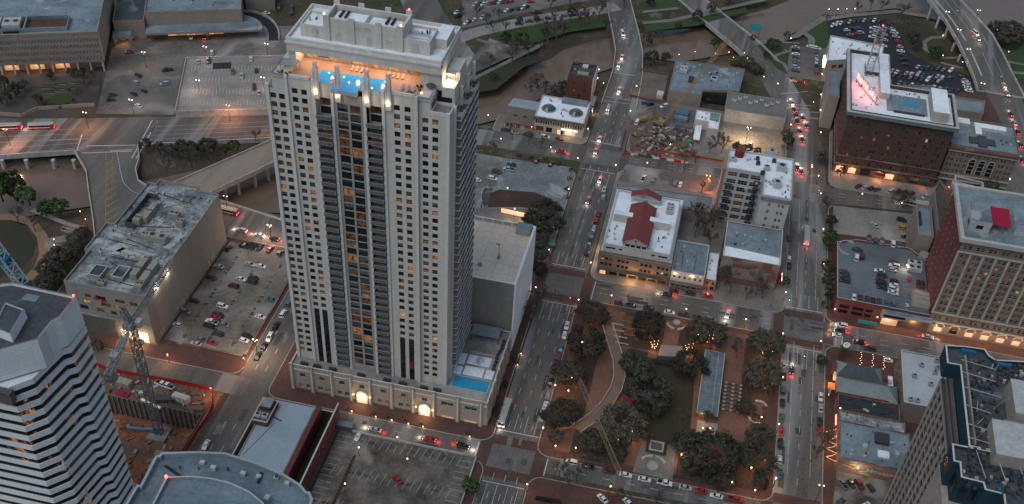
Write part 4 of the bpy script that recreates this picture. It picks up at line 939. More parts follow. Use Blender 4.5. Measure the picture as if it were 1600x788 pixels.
 for k, (x, y) in enumerate(spots):
  o = lounger(x, y); lab = 'pale sun lounger against the lit wall behind the rooftop pool' if k < 8 else 'pale sun lounger in the block beside the tower edge of the rooftop pool'
  tag(o, lab, 'lounger', 'sun loungers behind the rooftop pool' if k < 8 else 'sun loungers beside the rooftop pool')
 def cyl_table(x, y, lab):
  q = thing('patio_table', lab, 'table', (x, y, dk)); a = MB(); a.cyl(x, y, dk+.7, dk+.76, .8, M['frame_w'], 10); a.build('tabletop', q); a = MB(); a.cyl(x, y, dk, dk+.7, .1, M['metal_dark'], 6); a.build('stem', q)
 cyl_table(-38.4, 20.4, 'round lit table on the front corner of the rooftop terrace')
 f = MB(); f.ball((-38.4, 20.4, dk+.95), .35, M['lampo'], 6, 4); tag(f.build('fire_bowl'), 'glowing fire bowl on the round rooftop terrace table', 'fire bowl')
 q = MB(); q.cyl(-36.6, 23.6, dk, dk+2.0, .08, M['metal_dark'], 6); q.cyl(-36.6, 23.6, dk+2.0, dk+2.6, 1.5, M['roof_dark'], 10, .2); tag(q.build('patio_umbrella'), 'dark open umbrella at the corner of the rooftop terrace', 'umbrella')
 q = MB(); q.box(-82.5, -77.5, 20.5, 24.5, dk+2.6, dk+2.75, M['roof_grey'])
 for x in (-82.3, -77.7):
  for y in (20.7, 24.3): q.box(x-.1, x+.1, y-.1, y+.1, dk, dk+2.6, M['metal'])
 tag(q.build('pergola'), 'slatted grey pergola at the far end of the rooftop terrace', 'pergola')
 for k, (x, y) in enumerate(((-39.8, 23.2), (-41.5, 18.6), (-79, 18.6), (-81.6, 18.8))):
  p = thing('potted_palm', ('spiky potted palm by the dark umbrella on the rooftop terrace', 'spiky potted palm beside the rooftop lounger block', 'potted palm near the pergola on the rooftop terrace', 'potted palm on the rooftop corner farthest from the pool')[k], 'potted palm', (x, y, dk), 'potted palms on the rooftop terrace')
  a = MB(); a.cyl(x, y, dk, dk+.7, .5, M['wood'], 8); a.build('pot', p)
  a = MB()
  for j in range(14):
   an = j*2.4; l = RNG.uniform(.8, 1.4); a.face([(x, y, dk+.8), (x+l*.6*math.cos(an)-.15, y+l*.6*math.sin(an), dk+1.7), (x+l*math.cos(an), y+l*math.sin(an), dk+1.4)], M['leafmid'])
  a.build('leaves', p)
 c = MB(); c.box(-33.2, -29.3, 24, 30, zt+.02, 131.8, S); c.box(-33.2, -29.3, 30.2, 37.5, zt+.02, 134.6, S); c.box(-33.2, -29.3, 37.7, 45.6, zt+.02, 131, S); para(c, R4(-34.9, -29, y0+.5, 23.9), zt, .9, .3, TR)
 c.face([(-34.5, 24-.02, zt+.2), (-30, 24-.02, zt+.2), (-30, 24-.02, zt+2.6), (-34.5, 24-.02, zt+2.6)], M['g0']); c.face([(-34.97, y0+2, zt+.2), (-34.97, 23, zt+.2), (-34.97, 23, zt+2.6), (-34.97, y0+2, zt+2.6)][::-1], M['g0'])
 c.box(-33, -30.4, 28.5, 30, 133.6, 134, S); c.build('corner_block', t)
 q = MB(); q.ball((-32, 27.5, 132.4), .3, M['lampw'], 6, 4); q.build('wall_lamp', t); lamp_light(t, Vector((-31.8, 26.8, 133.2))-t.location, 500, (1, .8, .55), .3)
 return t
def us_of(spec, L):
 if isinstance(spec, tuple) and spec[0] == 'even': return even(L, *spec[1:])
 if isinstance(spec, tuple) and spec[0] == 'pairs': return pairs(L, *spec[1:])
 return spec
def floors(z0, pitch, n, h, spec): return [(z0+pitch*k, z0+pitch*k+h, spec) for k in range(n)]
def bld(name, label, cat, poly, h, wm, rm, fac=None, par=.9, z0=0, pick=None, fr=None, nx=1, ny=1, dep=.35, pt=.4, capm=None, cap=100, rmt=None):
 """walls with real openings, a roof inside a parapet, windows as parts; fac maps edge index (CCW from the first corner) to window rows"""
 if len(poly) == 4 and not isinstance(poly[0], tuple): poly = R4(*poly)
 poly = ccw(poly); n = len(poly); c = (sum(p[0] for p in poly)/n, sum(p[1] for p in poly)/n)
 t = thing(name, label, cat, (c[0], c[1], z0)); mb = MB(); pick = pick or picker(); fr = fr or W0; ops = []
 for i in range(n):
  A, B = poly[i], poly[(i+1) % n]; L = (Vector(A)-Vector(B)).length
  rows = [(v0, v1, us_of(s, L)) for v0, v1, s in (fac or {}).get(i, [])]
  ops += wall(mb, A, B, z0, z0+h, [(z0+a, z0+b, u) for a, b, u in rows], dep, wm, rmt)
 para(mb, poly, z0+h, par, pt, wm, capm or wm); mb.build('wall', t)
 r = MB(); r.face([(*p, z0+h+.02) for p in poly], rm); r.build('roof', t)
 if ops: glaze(t, ops, pick, fr, nx, ny, cap)
 t['_p'] = 0; del t['_p']
 return t
def add(t, name, fn, smooth=False):
 mb = MB(); fn(mb); return mb.build(name, t, smooth)
def vents(t, x0, x1, y0, y1, z, n, seed=0, name='roof_vent'):
 rg = random.Random(seed); mb = MB()
 for _ in range(n):
  x, y = rg.uniform(x0, x1), rg.uniform(y0, y1); h = rg.uniform(.4, 1.1)
  if rg.random() < .5: mb.cyl(x, y, z, z+h, rg.uniform(.15, .35), M['metal_dark'], 8)
  else: mb.box(x-.5, x+.5, y-.4, y+.4, z+.03, z+h, M['unit'])
 mb.build(name, t)
# parking garage behind the tower
def garage_white():
 x0, x1, y0, y1, h = -68, -12.4, 53, 90, 36.0
 t = thing('parking_garage', 'tall pale parking garage with an empty tan roof deck behind the tower', 'parking garage', ((x0+x1)/2, 71, 0)); w = MB(); G = M['grey_wall']; BL = plain('pale_panel', (.8, .83, .86), big=.1, stain=.4, grain=.1)
 wall(w, (x0, y0), (x1, y0), 0, h, [], .3, G); wall(w, (x1, y1), (x0, y1), 0, h, [], .3, BL); wall(w, (x0, y1), (x0, y0), 0, h, [], .3, G)
 o = wall(w, (x1, y0), (x1, y1), 0, h, floors(3, 3.2, 10, 1.5, even(37, 6, 5.2)), 1.2, BL)
 deck = plain('garage_deck', (.68, .57, .47), big=.035, stain=.55, fine=.6, grain=.15, xjoint=6)
 w.face([(x0, y0, h-1.2), (x1, y0, h-1.2), (x1, y1, h-1.2), (x0, y1, h-1.2)], deck)
 para(w, R4(x0, x1, y0, y1), h-.01, .35, .35, BL);
 for a, b in (((x0+.35, y0+.35), (x1-.35, y0+.35)), ((x1-.35, y1-.35), (x0+.35, y1-.35))): w.bar((*a, h-.6), (*b, h-.6), .1, deck, 1.2)
 w.bar((x1-.4, y0+.4, h-.6), (x1-.4, y1-.4, h-.6), .1, BL, 1.2); w.build('wall', t)
 f = MB();
 for k in range(30): y = y0+.4+k*1.25; f.box(x1+.002, x1+.6, y-.5, y+.5, 2, h+.2, BL)
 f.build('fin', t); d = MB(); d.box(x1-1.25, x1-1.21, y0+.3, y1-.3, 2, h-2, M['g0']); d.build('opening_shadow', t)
 b = MB(); b.box(-19, -13.2, 84.5, 89.2, h-1.2, h+1.6, M['cream'], M['roof_grey']); b.box(-19.03, -19.001, 86, 87.2, h-1.1, h+.8, M['red_cloth']); b.build('stair_house', t)
 pn = MB()
 for k in range(11): pn.box(-57+k*4, -54+k*4, 89.4, 89.62, h-1.1, h+.2, M['frame_w'])
 pn.build('parapet_panel', t)
 for x, y, l in ((-22, 68, 1), (-28, 62, 0), (-35.5, 64.5, 0)):
  q = MB(); q.box(x-.6, x+.6, y-.6, y+.6, h-1.19, h-.3, M['conc'])
  if l: q.cyl(x, y, h-.3, h+5.5, .12, M['metal_dark'], 6); q.box(x-1.2, x+.2, y-.2, y+.2, h+5.5, h+5.7, M['metal_dark'])
  tag(q.build('lamp_post' if l else 'concrete_block'), ('unlit lamp post on the tan roof deck of the garage', 'bare concrete lamp base in the middle of the tan garage deck', 'bare concrete lamp base on the garage deck near the tower')[(0, 1, 2)[0] if l else (1 if x == -28 else 2)], 'lamp post')
 s = MB(); s.bar((-37, 64, h-1.17), (-27, 61.5, h-1.17), .12, M['metal_dark'], .05); s.build('deck_joint', t)
# big blank theatre block
def theatre():
 P = [(-180, 20.5), (-147, 20.5), (-147, 88.5), (-157, 88.5), (-157, 91), (-175, 91), (-175, 88), (-178.5, 88), (-178.5, 58), (-182, 58), (-182, 40), (-180, 40)]
 pk = picker(.25, .15, .12, .3, .25, 21)
 t = bld('theatre_block', 'huge blank grey theatre block with a worn cluttered roof', 'building', P, 24, M['grey_wall'], M['roof_worn'],
   {0: [(12, 14.2, [(4, 7.5), (11, 14), (21, 24.5)]), (15.4, 17.4, [(2, 4), (6, 9), (13.5, 17.5), (19, 22)]), (18.6, 20.6, [(7.5, 10), (12, 16), (20, 24), (26, 29)])]}, 1, 0, pk, M['frame_b'], 2, 1)
 z = 24.03; U_ = M['unit_tan']
 if 1:
  mb = MB()
  for x0, x1, y0, y1, h in ((-174, -169.5, 58, 79, 2.6),):
   for q in ((x0, x1, y0, y0+.4), (x0, x1, y1-.4, y1), (x0, x0+.4, y0+.4, y1-.4)): mb.box(*q, z, z+h, M['roof_dark'])
  for x0, x1, y0, y1 in ((-172.5, -167.5, 25.5, 32), (-164, -159, 27, 34)):
   mb.build('roof_curb', t); mb = MB(); mb.box(x0, x1, y0, y1, z, z+1.4, U_, M['roof_dark']); para(mb, R4(x0, x1, y0, y1), z+1.4, .5, .4, M['conc'], M['unit'])
  mb.build('roof_curb', t)
 for x, y, lx, ly, h, a in ((-168, 68, 2.6, 11, 2.8, 0), (-170, 62, 2.8, 4, 3.2, 0), (-157.5, 69, 4, 3.2, 3.0, 0), (-153.5, 65.5, 3, 3, 2.6, 0), (-157.5, 53.5, 8, 3.2, 3, -.05), (-163, 54.2, 3, 3, 2.2, 0), (-155.8, 33.5, 2.6, 9, 2.8, 0), (-155.6, 40, 2.2, 4, 2.6, 0), (-151.2, 33, 2.6, 12, 2.8, 0), (-151.6, 26, 3, 4, 2, 0), (-166, 23.5, 3, 2, 1.6, 0)):
  ac_unit(t, x, y, z, lx, ly, h, U_, a, 2, 'cooling_unit', M['fan'])
 for a, c, b, d, dx in ((-172, -162, 41, 46, 3), (-160, -154.5, 24, 27.5, 2), (-154, -151, 50, 60, 2), (-167, -158, 76, 78.5, 1), (-175, -169, 43, 49, 4)): add(t, 'roof_walkway', lambda mb: mb.face([(a, b, z+.05), (c, b, z+.05), (c+dx, d, z+.05), (a+dx, d, z+.05)], M['unit']))
 add(t, 'conduit', lambda mb: [mb.bar((RNG.uniform(-178, -150), y, z+.2), (RNG.uniform(-178, -150), y+RNG.uniform(-6, 6), z+.2), .25, M[RNG.choice(('unit_tan', 'metal_dark', 'metal'))], .3) for y in [24+1.7*k for k in range(36)]])
 vents(t, -178, -149, 23, 86, z, 46, 5)
 def low(mb):
  mb.box(-178.5, -162.5, 20.1, 20.46, .1, 9.5, M['dark_wall']); mb.box(-180.2, -147, 19.9, 20.45, 9.6, 10.1, M['conc'])
  mb.box(-160.8, -156.5, 20.3, 20.47, .2, 5, M['warm']); mb.box(-153.5, -149.6, 20.3, 20.47, .2, 5.5, M['warm'])
  for k, (u, v, c) in enumerate(((-169, 18.4, 'red_cloth'), (-166, 17.8, 'red_cloth'), (-158.5, 15.4, 'red_cloth'), (-172, 15, 'teal'), (-163, 12.6, 'g1'))): mb.box(u, u+2.2, 20.38, 20.46, v, v+1.3, M[c])
 add(t, 'entrance_front', low)
 def side(mb):
  mb.box(-146.98, -146.6, 20.5, 88.5, 0, .5, M['conc'])
  for y in (25, 27, 40, 42.5, 45, 48, 70, 73, 75): mb.box(-146.97, -146.9, y, y+1.2, .5, 3, M['cream'])
 add(t, 'side_base', side)
 for x, y in ((-158.7, 18.6), (-151.6, 18.6)): lamp_light(t, Vector((x, y, 3.6))-t.location, 900, (1, .62, .28), .4)
 for k, y in enumerate((38, 29)):
  q = MB(); q.ball((-146.6, y, 22.2), .5, M['lampw'], 6, 4); q.build('flood_lamp', t); lamp_light(t, Vector((-145.6, y, 22.2))-t.location, 420, (1, .85, .65), .3)
# striped office tower
def striped():
 low = [(-150, -86), (-119.7, -86), (-115.6, -81.5), (-113.9, -69.7), (-112.2, -68.2), (-112.2, -59.5), (-135, -59.5), (-150, -70)]
 top = [(-150, -109.5), (-113.5, -77.5), (-113.4, -70), (-112.3, -68.2), (-112.3, -59.5), (-131.5, -59), (-135.5, -61), (-150, -72)]
 t = thing('office_tower', 'white and dark striped office tower with chamfered stepped corners', 'tower', (-130, -76, 0)); MA = M['marble']
 def inset(poly, k):
  poly = ccw(poly); out = []; n = len(poly)
  for i in range(n):
   a, b, c = Vector(poly[i-1]), Vector(poly[i]), Vector(poly[(i+1) % n]); d1 = (b-a).normalized(); d2 = (c-b).normalized(); n1 = Vector((-d1.y, d1.x)); n2 = Vector((-d2.y, d2.x)); q = n1+n2; q = q/max(.35, q.dot(n1)); out.append(tuple(b+q*k))
  return out
 w = MB(); li = inset(low, .3); fl = 3.9; n = 23
 for k in range(n):
  z = k*fl; w.prism(low, z+1.9, z+fl, MA, MA, True)
 w.prism(low, -1, .0, MA); w.build('spandrel', t)
 for k in range(n):
  g = MB(); z = k*fl
  for i in range(len(li)):
   a, b = li[i], li[(i+1) % len(li)]; g.face([(*a, z), (*b, z), (*b, z+1.9), (*a, z+1.9)], M['band'])
  g.build('window_band', t)
 zt = n*fl; c = MB(); c.prism(top, zt+.8, 100, MA, M['roof_dark'], True); c.prism(inset(top, 1.2), zt, zt+.8, M['g0']); para(c, top, 100, .7, .5, MA, M['conc']); c.build('crown', t)
 q = MB()
 for k in range(3): q.box(-138+k*7, -132.5+k*7, -88, -86.1, zt-4.4, zt-.4, M['dark_wall'])
 q.build('terrace_unit', t)
 b = MB(); b.prism([(-127, -69), (-120.7, -70.2), (-119.2, -79.6), (-124.6, -78.6)], 100.02, 102.8, MA, M['roof_dark']); para(b, [(-127, -69), (-120.7, -70.2), (-119.2, -79.6), (-124.6, -78.6)], 102.8, .4, .3, MA, M['roof_grey']); b.build('plant_room', t)
 r = MB(); r.ball((-112.8, -60, 101.3), .35, M['redlamp'], 6, 4); r.build('beacon', t); lamp_light(t, Vector((-113.4, -60.6, 102))-t.location, 40, (1, .1, .08), .2)
 p = MB(); p.box(-126, -122, -64, -61.5, 100.03, 100.2, M['roof_grey']); p.build('roof_patch', t)
# curved roof tower
def curved():
 pix = [(175, 830), (200, 780), (214, 757), (219, 758), (243, 712), (249, 711), (251, 707), (310, 705), (352, 707), (400, 722), (445, 741), (470, 757), (479, 768), (484, 768), (489, 780), (486, 790), (500, 830)]
 P = [at(a, b, 132) for a, b in pix]; t = thing('round_tower', 'blue grey tower roof with a wide curved edge', 'tower', (*at(340, 790, 132), 0)); mb = MB()
 cr = plain('curve_roof', (.15, .21, .245), c2=(.1, .14, .165), big=.12, stain=1, fine=1, grain=.2, xjoint=4.5, jdark=.82, patch=((.07, .1, .12), .09, .58, .72)); cw = plain('curve_wall', (.2, .25, .28), grain=.1)
 mb.prism(P, -1, 130.9, cw, cr); para(mb, P, 130.9, 1.1, .5, cw, plain('curve_cap', (.3, .36, .39), grain=.1)); mb.build('wall', t)
 pix2 = [(225, 830), (236, 792), (259, 747), (262, 745), (300, 744), (330, 747), (362, 755), (390, 768), (412, 786), (430, 830)]
 Q = [at(a, b, 135) for a, b in pix2]; c = MB(); c.prism(Q, 130.92, 134.2, cw, cr); para(c, Q, 134.2, .9, .35, cw, M['frame_w']); c.build('upper_drum', t)
 for a, b in (((258, 728), (281, 744)), ((409, 738), (403, 755))): s = MB(); s.bar(at3(*a, 131.2), at3(*b, 131.2), .5, M['g0'], .25); s.build('roof_slot', t)
 r = MB(); x, y = at(260, 746, 135.4); r.ball((x, y, 135.6), .35, M['redlamp'], 6, 4); r.build('beacon', t); lamp_light(t, Vector((x-.6, y+.8, 135.9))-t.location, 60, (1, .1, .08), .2)
 vents(t, -46, -22, -138, -127, 130.93, 22, 3)
# red brick low block
def red_low():
 x0, x1, y0, y1, h = -95.2, -64.8, -60, 1.2, 9.5
 t = thing('brick_block', 'long low block with a flat grey roof between crimson brick wings', 'building', (-80, -30, 0)); w = MB(); CB = M['crimson_brick']
 w.box(-90.5, -72.5, y0, -1.8, 0, h-1, CB, plain('blue_roof', (.3, .37, .42), c2=(.22, .28, .33), big=.1, stain=.6, grain=.12)); para(w, R4(-90.5, -72.5, y0, -1.8), h-1, .35, .4, CB, M['conc']); w.box(-72.4, -70.6, y0, -1.5, 0, h-.6, CB)
 ops = wall(w, (x1, y0), (x1, y1), 0, h, [(1.2, 2.8, even(61, 16, 1.2)), (4.2, 5.8, even(61, 16, 1.2)), (7, 8.4, even(61, 16, 1.2))], .3, CB)
 w.face([(x1-.5, y1, 0), (x1-.5, y0, 0), (x1-.5, y0, h), (x1-.5, y1, h)], CB); w.box(x1-.5, x1, y0, y1, h, h+.35, M['white_wall'])
 w.box(x0, x0+.5, y0, y1, 0, 3.2, M['white_wall']); w.box(x0+.5, x1-.5, y1-.5, y1, 0, 4.6, CB, M['white_wall']); w.build('wall', t)
 glaze(t, ops, picker(.1, .05, 0, .2, .3, 33), M['white_wall'], 2, 2)
 d = MB(); d.bar((x1+.15, y0, .9), (x1+.15, y1, .9), .25, M['dark_wall'], 1.6); d.build('base_course', t)
 g = MB(); g.box(-70.5, x1-.51, y0, y1-.6, 0, 1.2, M['lawn']); g.box(x0+.6, -90.6, y0, y1-.6, 0, 1.1, M['lawn']); g.build('courtyard_lawn', t)
 c = MB(); x, y = at(662/2.558+200, 640/2.558+480, 1.3); c.cyl(x, y, 1.21, 1.26, 3.2, M['bricks'], 20); c.build('round_paving', t)
 s = MB(); s.box(-91.5, -85.6, -15.5, -4.8, 0, 10.6, CB, M['roof_dark']); para(s, R4(-91.5, -85.6, -15.5, -4.8), 10.6, .5, .3, M['white_wall']); s.box(-90.5, -86.5, -10, -5.5, 10.62, 12.6, CB, M['roof_grey']); s.build('stair_tower', t)
 for k in range(2): ac_unit(t, -90+k*2.6, -13, 10.62, 2.2, 2.2, 1.2, M['unit'], 0, 1, 'cooling_unit', M['fan'])
 b = MB(); b.bar((-85.5, -10.5, h-.9), (-82, -11.5, h-.9), .35, M['g0'], .2); b.bar((-84, -13, h-.9), (-89, -30, h-.9), .1, M['metal_dark'], .1); b.build('conduit', t)
# top left convention hall and offices
def offices():
 an = math.radians(22.5); F0 = Vector((-263.2, 203.0)); ux = Vector((math.cos(an), math.sin(an))); uy = Vector((-ux.y, ux.x)); P = lambda u, v: tuple(F0+ux*u+uy*v)
 t = thing('office_block', 'wide beige office block with rows of thin concrete fins above lit arcades', 'building', (*P(-40, 20), 0)); w = MB(); T = M['tan_wall']; h0, h = 5.6, 21.5; D = 62
 w.prism([P(-110, 0), P(0, 0), P(0, D), P(-110, D)], h0, h, T, M['roof_grey'], True); para(w, [P(-110, 0), P(0, 0), P(0, D), P(-110, D)], h, 1.2, .6, T, M['conc'])
 w.prism([P(-110, 5), P(-2, 5), P(-2, D-1), P(-110, D-1)], 0, h0, T); w.build('wall', t)
 f = MB()
 for k in range(4):
  z = h0+1.5+k*3.4; a, b = P(-110, -.02), P(-.6, -.02); q = M['g0']; f.face([(*a, z), (*b, z), (*b, z+2.1), (*a, z+2.1)], q)
 f.build('window_band', t)
 fi = MB()
 for k in range(150):
  u = -104+k*.7; c = P(u, -.22); fi.obox(c[0], c[1], an, .26, .42, h0+1.0, h+1.3, M['rail'])
 for k in range(5): c = P(-55, -.3); fi.obox(c[0], c[1], an, 109.4, .36, h0+.2+k*3.4, h0+1.45+k*3.4, T)
 fi.build('fin', t)['kind'] = 'stuff'
 for k in range(16): cl = MB(); c = P(-1-k*6.3, .4); cl.obox(c[0], c[1], an, .8, .8, 0, h0, M['rail']); cl.build('column', t)
 for k in range(5):
  l = MB(); c = P(-22-k*12.6, 4.8); l.obox(c[0], c[1], an, 7, .3, .3, 4.4, M['warmlow']); l.build('lit_entrance', t); c = P(-22-k*12.6, 2.2); lamp_light(t, Vector((*c, 4.2))-t.location, 330, (1, .5, .2), .4)
 r = MB(); z = h+.03
 for u0, u1, mt in ((-110, -60, 'wood'), (-60, -36, 'roof_dark'), (-36, -15, 'wood')):
  a = [P(u0, 4), P(u1, 4), P(u1, 17), P(u0, 17)]; para(r, a, z, 2.2, .35, M['roof_grey'], M['conc']); r.face([(*p, z+.2) for p in ccw(a)], plain('brown_pit', (.1, .055, .04), grain=.3) if mt == 'wood' else M['roof_dark'])
 r.build('roof_pit', t)
 for k in range(2): c = P(-52+k*9.5, 10.5); ac_unit(t, c[0], c[1], z+.4, 8.6, 8.6, 2.6, M['unit'], an, 2, 'cooling_unit', M['fan'])
 s = MB()
 for k in range(3): c = P(-60+k*9, 2.6); s.obox(c[0], c[1], an, 7.6, .3, z, z+1.4, M['fan'])
 s.build('louvre', t)
 t2 = thing('convention_hall', 'long low beige hall with grey roofs and a lit loading canopy', 'building', (*P(50, 40), 0)); w = MB()
 A = [P(2.2, 34), P(18.4, 34), P(18.4, 75), P(2.2, 75)]; w.prism(A, 0, 10, T, M['roof_dark']); para(w, A, 10, .8, .4, T)
 B = [P(18.8, 38), P(70.3, 38), P(70.3, 75), P(18.8, 75)]; w.prism(B, 0, 12.7, T, M['roof_grey']); para(w, B, 12.7, .8, .5, T)
 C = [P(18.8, 28.6), P(80.4, 28.6), P(81, 32), P(80, 37), P(77.5, 41.5), P(73.5, 45), P(70.5, 46.5), P(70.5, 37.8), P(18.8, 37.8)]; w.prism(C, 4.6, 5.8, T, M['roof_grey'], True); w.prism([P(19, 34.5), P(78, 34.5), P(76, 37.5), P(19, 37.5)], 0, 4.6, M['dark_wall'])
 E_ = [P(71.5, 62), P(88, 62.4), P(88, 90), P(71.5, 90)]; w.prism(E_, 0, 9, T, M['roof_grey']); para(w, E_, 9, .8, .4, T)
 K = [P(1.6, 26), P(11, 26), P(11, 33), P(1.6, 33)]; w.prism(K, 4.4, 5.6, M['conc'], M['roof_grey'], True)
 for u in (2.4, 10.2):
  for v in (26.8, 32.2): c = P(u, v); w.obox(c[0], c[1], an, .8, .8, 0, 4.4, M['conc'])
 w.build('wall', t2)
 for k in range(6): l = MB(); c = P(32+k*5, 34.3); l.obox(c[0], c[1], an, 4.6, .3, 1.2, 4.2, M['warm'] if k % 2 == 0 else M['warmlow']); l.build('loading_door', t2)
 for u in (33, 45, 57): c = P(u, 30); lamp_light(t2, Vector((*c, 5.0))-t2.location, 600, (1, .7, .4), .5)
 c = P(6, 29); lamp_light(t2, Vector((*c, 4.0))-t2.location, 500, (1, .58, .28), .4)
 vents(t2, *sorted((P(30, 50)[0], P(60, 50)[0])), P(30, 50)[1], P(40, 60)[1], 12.73, 9, 8)
 mb = MB(); R = [P(70+16.5*math.cos(a), 31+27*math.sin(a)) for a in [math.radians(q) for q in range(-10, 100, 10)]]; ribbon(mb, R, 2.6, .09, M['lotk']); struct(mb, 'ramp')
 g = MB();
 for a, b in zip(offs(R, -3), offs(R, -3)[1:]): g.bar((*a, .7), (*b, .7), .6, M['rail'], 1.4)
 tag(g.build('ramp_wall'), 'pale curved wall around the dark ramp beside the hall canopy', 'wall')
# dome building, barn, bayou brick
def bayou_side():
 pk = picker(.15, .05, .02, .3, 0, 41)
 t = bld('dome_building', 'two storey pale brick building with two glass roof domes', 'building', (-36.8, -11.6, 214.5, 235.5), 8, M['cream'], M['roof_white'],
   {0: [(.3, 3.2, [(1.2, 5.2), (6.4, 9.6), (14, 15.4), (16.2, 21.6)]), (4.6, 7, even(25.2, 19, .85, .6))]}, .6, 0, pk, M['frame_d'], 1, 2)
 add(t, 'cornice', lambda mb: [mb.box(-37.1, -11.3, 213.9, 214.49, 7.6, 8.3, M['dark_wall'])]+[mb.box(-37.1+k*5.1, -36.5+k*5.1, 213.8, 213.89, 6.8, 8.9, M['dark_wall']) for k in range(6)])
 add(t, 'shopfront', lambda mb: [mb.box(-22.5, -14.5, 214.2, 214.46, 3.3, 3.7, M['strip']), mb.box(-24.5, -22.8, 214.25, 214.47, .4, 2.8, M['warm']), mb.box(-20.5, -15, 214.7, 214.73, .4, 2.6, M['warmlow'])])
 lamp_light(t, Vector((-19, 212.3, 2.6))-t.location, 320, (1, .55, .25), .4)
 for x in (-31.2, -17.2):
  d = MB(); gl = M['g1']; n = 12; r = 3.5
  for k in range(n):
   a, b = 2*math.pi*k/n, 2*math.pi*(k+1)/n; p = lambda an, q, z: (x+q*math.cos(an), 223.5+q*math.sin(an), z)
   d.face([p(a, r, 8.7), p(b, r, 8.7), p(b, r*.55, 10.1), p(a, r*.55, 10.1)], gl); d.face([p(a, r*.55, 10.1), p(b, r*.55, 10.1), (x, 223.5, 10.9)], gl)
   d.bar(p(a, r, 8.73), p(a, r*.55, 10.14), .14, M['metal'], .1); d.bar(p(a, r*.55, 10.14), (x, 223.5, 10.95), .14, M['metal'], .1)
  d.cyl(x, 223.5, 8.03, 8.7, r+.2, M['metal'], 12); d.build('glass_dome', t)
 vents(t, -35, -31, 217, 232, 8.03, 7, 2); vents(t, -25, -22, 218, 230, 8.03, 5, 3); add(t, 'roof_shed', lambda mb: mb.box(-26, -13, 231, 235, 8.03, 9.6, M['roof_grey']))
 t = thing('gabled_hall', 'low brown hall with a metal roof beside the domed building', 'building', (-44, 222, 0)); w = MB(); x0, x1, y0, y1 = -51.6, -36.9, 213.2, 236
 o = wall(w, (x0, y0), (x1, y0), 0, 3.4, [(.2, 2.9, [(.6, 2.6), (3, 5.6), (6, 8.4), (10.6, 13.2)])], .3, M['cream']); wall(w, (x1-.05, y0), (x1-.05, y1), 0, 3.4, [], .3, M['cream']); wall(w, (x1, y1), (x0, y1), 0, 3.4, [], .3, M['cream']); wall(w, (x0, y1), (x0, y0), 0, 3.4, [], .3, M['cream'])
 w.face([(x0, y0, 3.4), (x0, y0+8, 7.6), (x0, y1, 3.4)], M['tan_wall']); w.face([(x1-.05, y0, 3.4), (x1-.05, y1, 3.4), (x1-.05, y0+8, 7.6)], M['tan_wall']); w.build('wall', t)
 r = MB(); bm = plain('brown_roof', (.13, .105, .085), grain=.12, rough=.6); r.face([(x0-.4, y0-.6, 3.3), (x1-.06, y0-.6, 3.3), (x1-.06, y0+8, 7.65), (x0-.4, y0+8, 7.65)], bm); r.face([(x0-.4, y0+8, 7.65), (x1-.06, y0+8, 7.65), (x1-.06, y1+.5, 3.3), (x0-.4, y1+.5, 3.3)], plain('seam_roof', (.33, .37, .4), c2=(.22, .25, .28), big=.2, grain=.15, xjoint=.9)); r.build('roof', t)
 add(t, 'skylight', lambda mb: [mb.box(x, x+2.2, y0+3.4, y0+3.9, 5.5, 5.75, M['g0']) for x in (-48, -43)]); glaze(t, o, picker(.3, .4, .3, .1, .3, 5), M['frame_w'], 3, 1)
 add(t, 'awning', lambda mb: mb.hexa([(-40.6, y0-1.5, 2.4), (-37.6, y0-1.5, 2.4), (-37.6, y0-.01, 3.0), (-40.6, y0-.01, 3.0), (-40.6, y0-1.5, 2.5), (-37.6, y0-1.5, 2.5), (-37.6, y0-.01, 3.1), (-40.6, y0-.01, 3.1)], M['red_cloth'])); add(t, 'wall_lamp', lambda mb: mb.ball((-37.4, y0-.4, 3.1), .28, M['lampo'], 6, 4))
 t = bld('brick_warehouse', 'three storey red brick building with a roof garden beside the bayou', 'building', (-26.8, -13.7, 251, 266.5), 12, M['red_brick'], M['roof_dark'],
   {0: [(1, 2.6, [(3.2, 4.2), (6.5, 7.5)]), (4.2, 6.2, [(3.2, 4.4), (9, 10.4)]), (8, 9.8, [(3.2, 4.6), (9, 10.4)])], 1: floors(1.5, 3.6, 3, 1.9, ('even', 4, 1.1))}, .8, 0, picker(.2, .05, .02, .2, .1, 44), M['frame_b'], 1, 2)
 add(t, 'roof_room', lambda mb: [mb.box(-22.5, -16.5, 255, 258.5, 12.03, 14.2, M['cream'], M['roof_dark']), mb.box(-21, -18, 261, 264, 12.03, 13.6, M['white_wall'])])
 add(t, 'side_wall', lambda mb: mb.box(-13.69, -13.2, 251, 266.5, 0, 12.4, M['white_wall']))
 add(t, 'roof_plants', lambda mb: [mb.ball((RNG.uniform(-25.5, -15), RNG.choice((253, 265, 260)), 12.6), .8, M['leafmid'], 6, 4) for _ in range(16)]); vents(t, -25, -15, 259, 265, 12.03, 6, 7)
 add(t, 'entrance_canopy', lambda mb: [mb.box(-13.1, -10.4, 241, 250.8, 3.4, 3.7, M['conc']), mb.box(-12.8, -10.6, 236, 240.8, .16, 3, M['cream']), mb.box(-12.6, -10.7, 236.2, 240.6, 3.01, 3.05, M['roof_grey'])])
 lamp_light(t, Vector((-10.2, 238.5, 2.2))-t.location, 260, (1, .75, .45), .3)
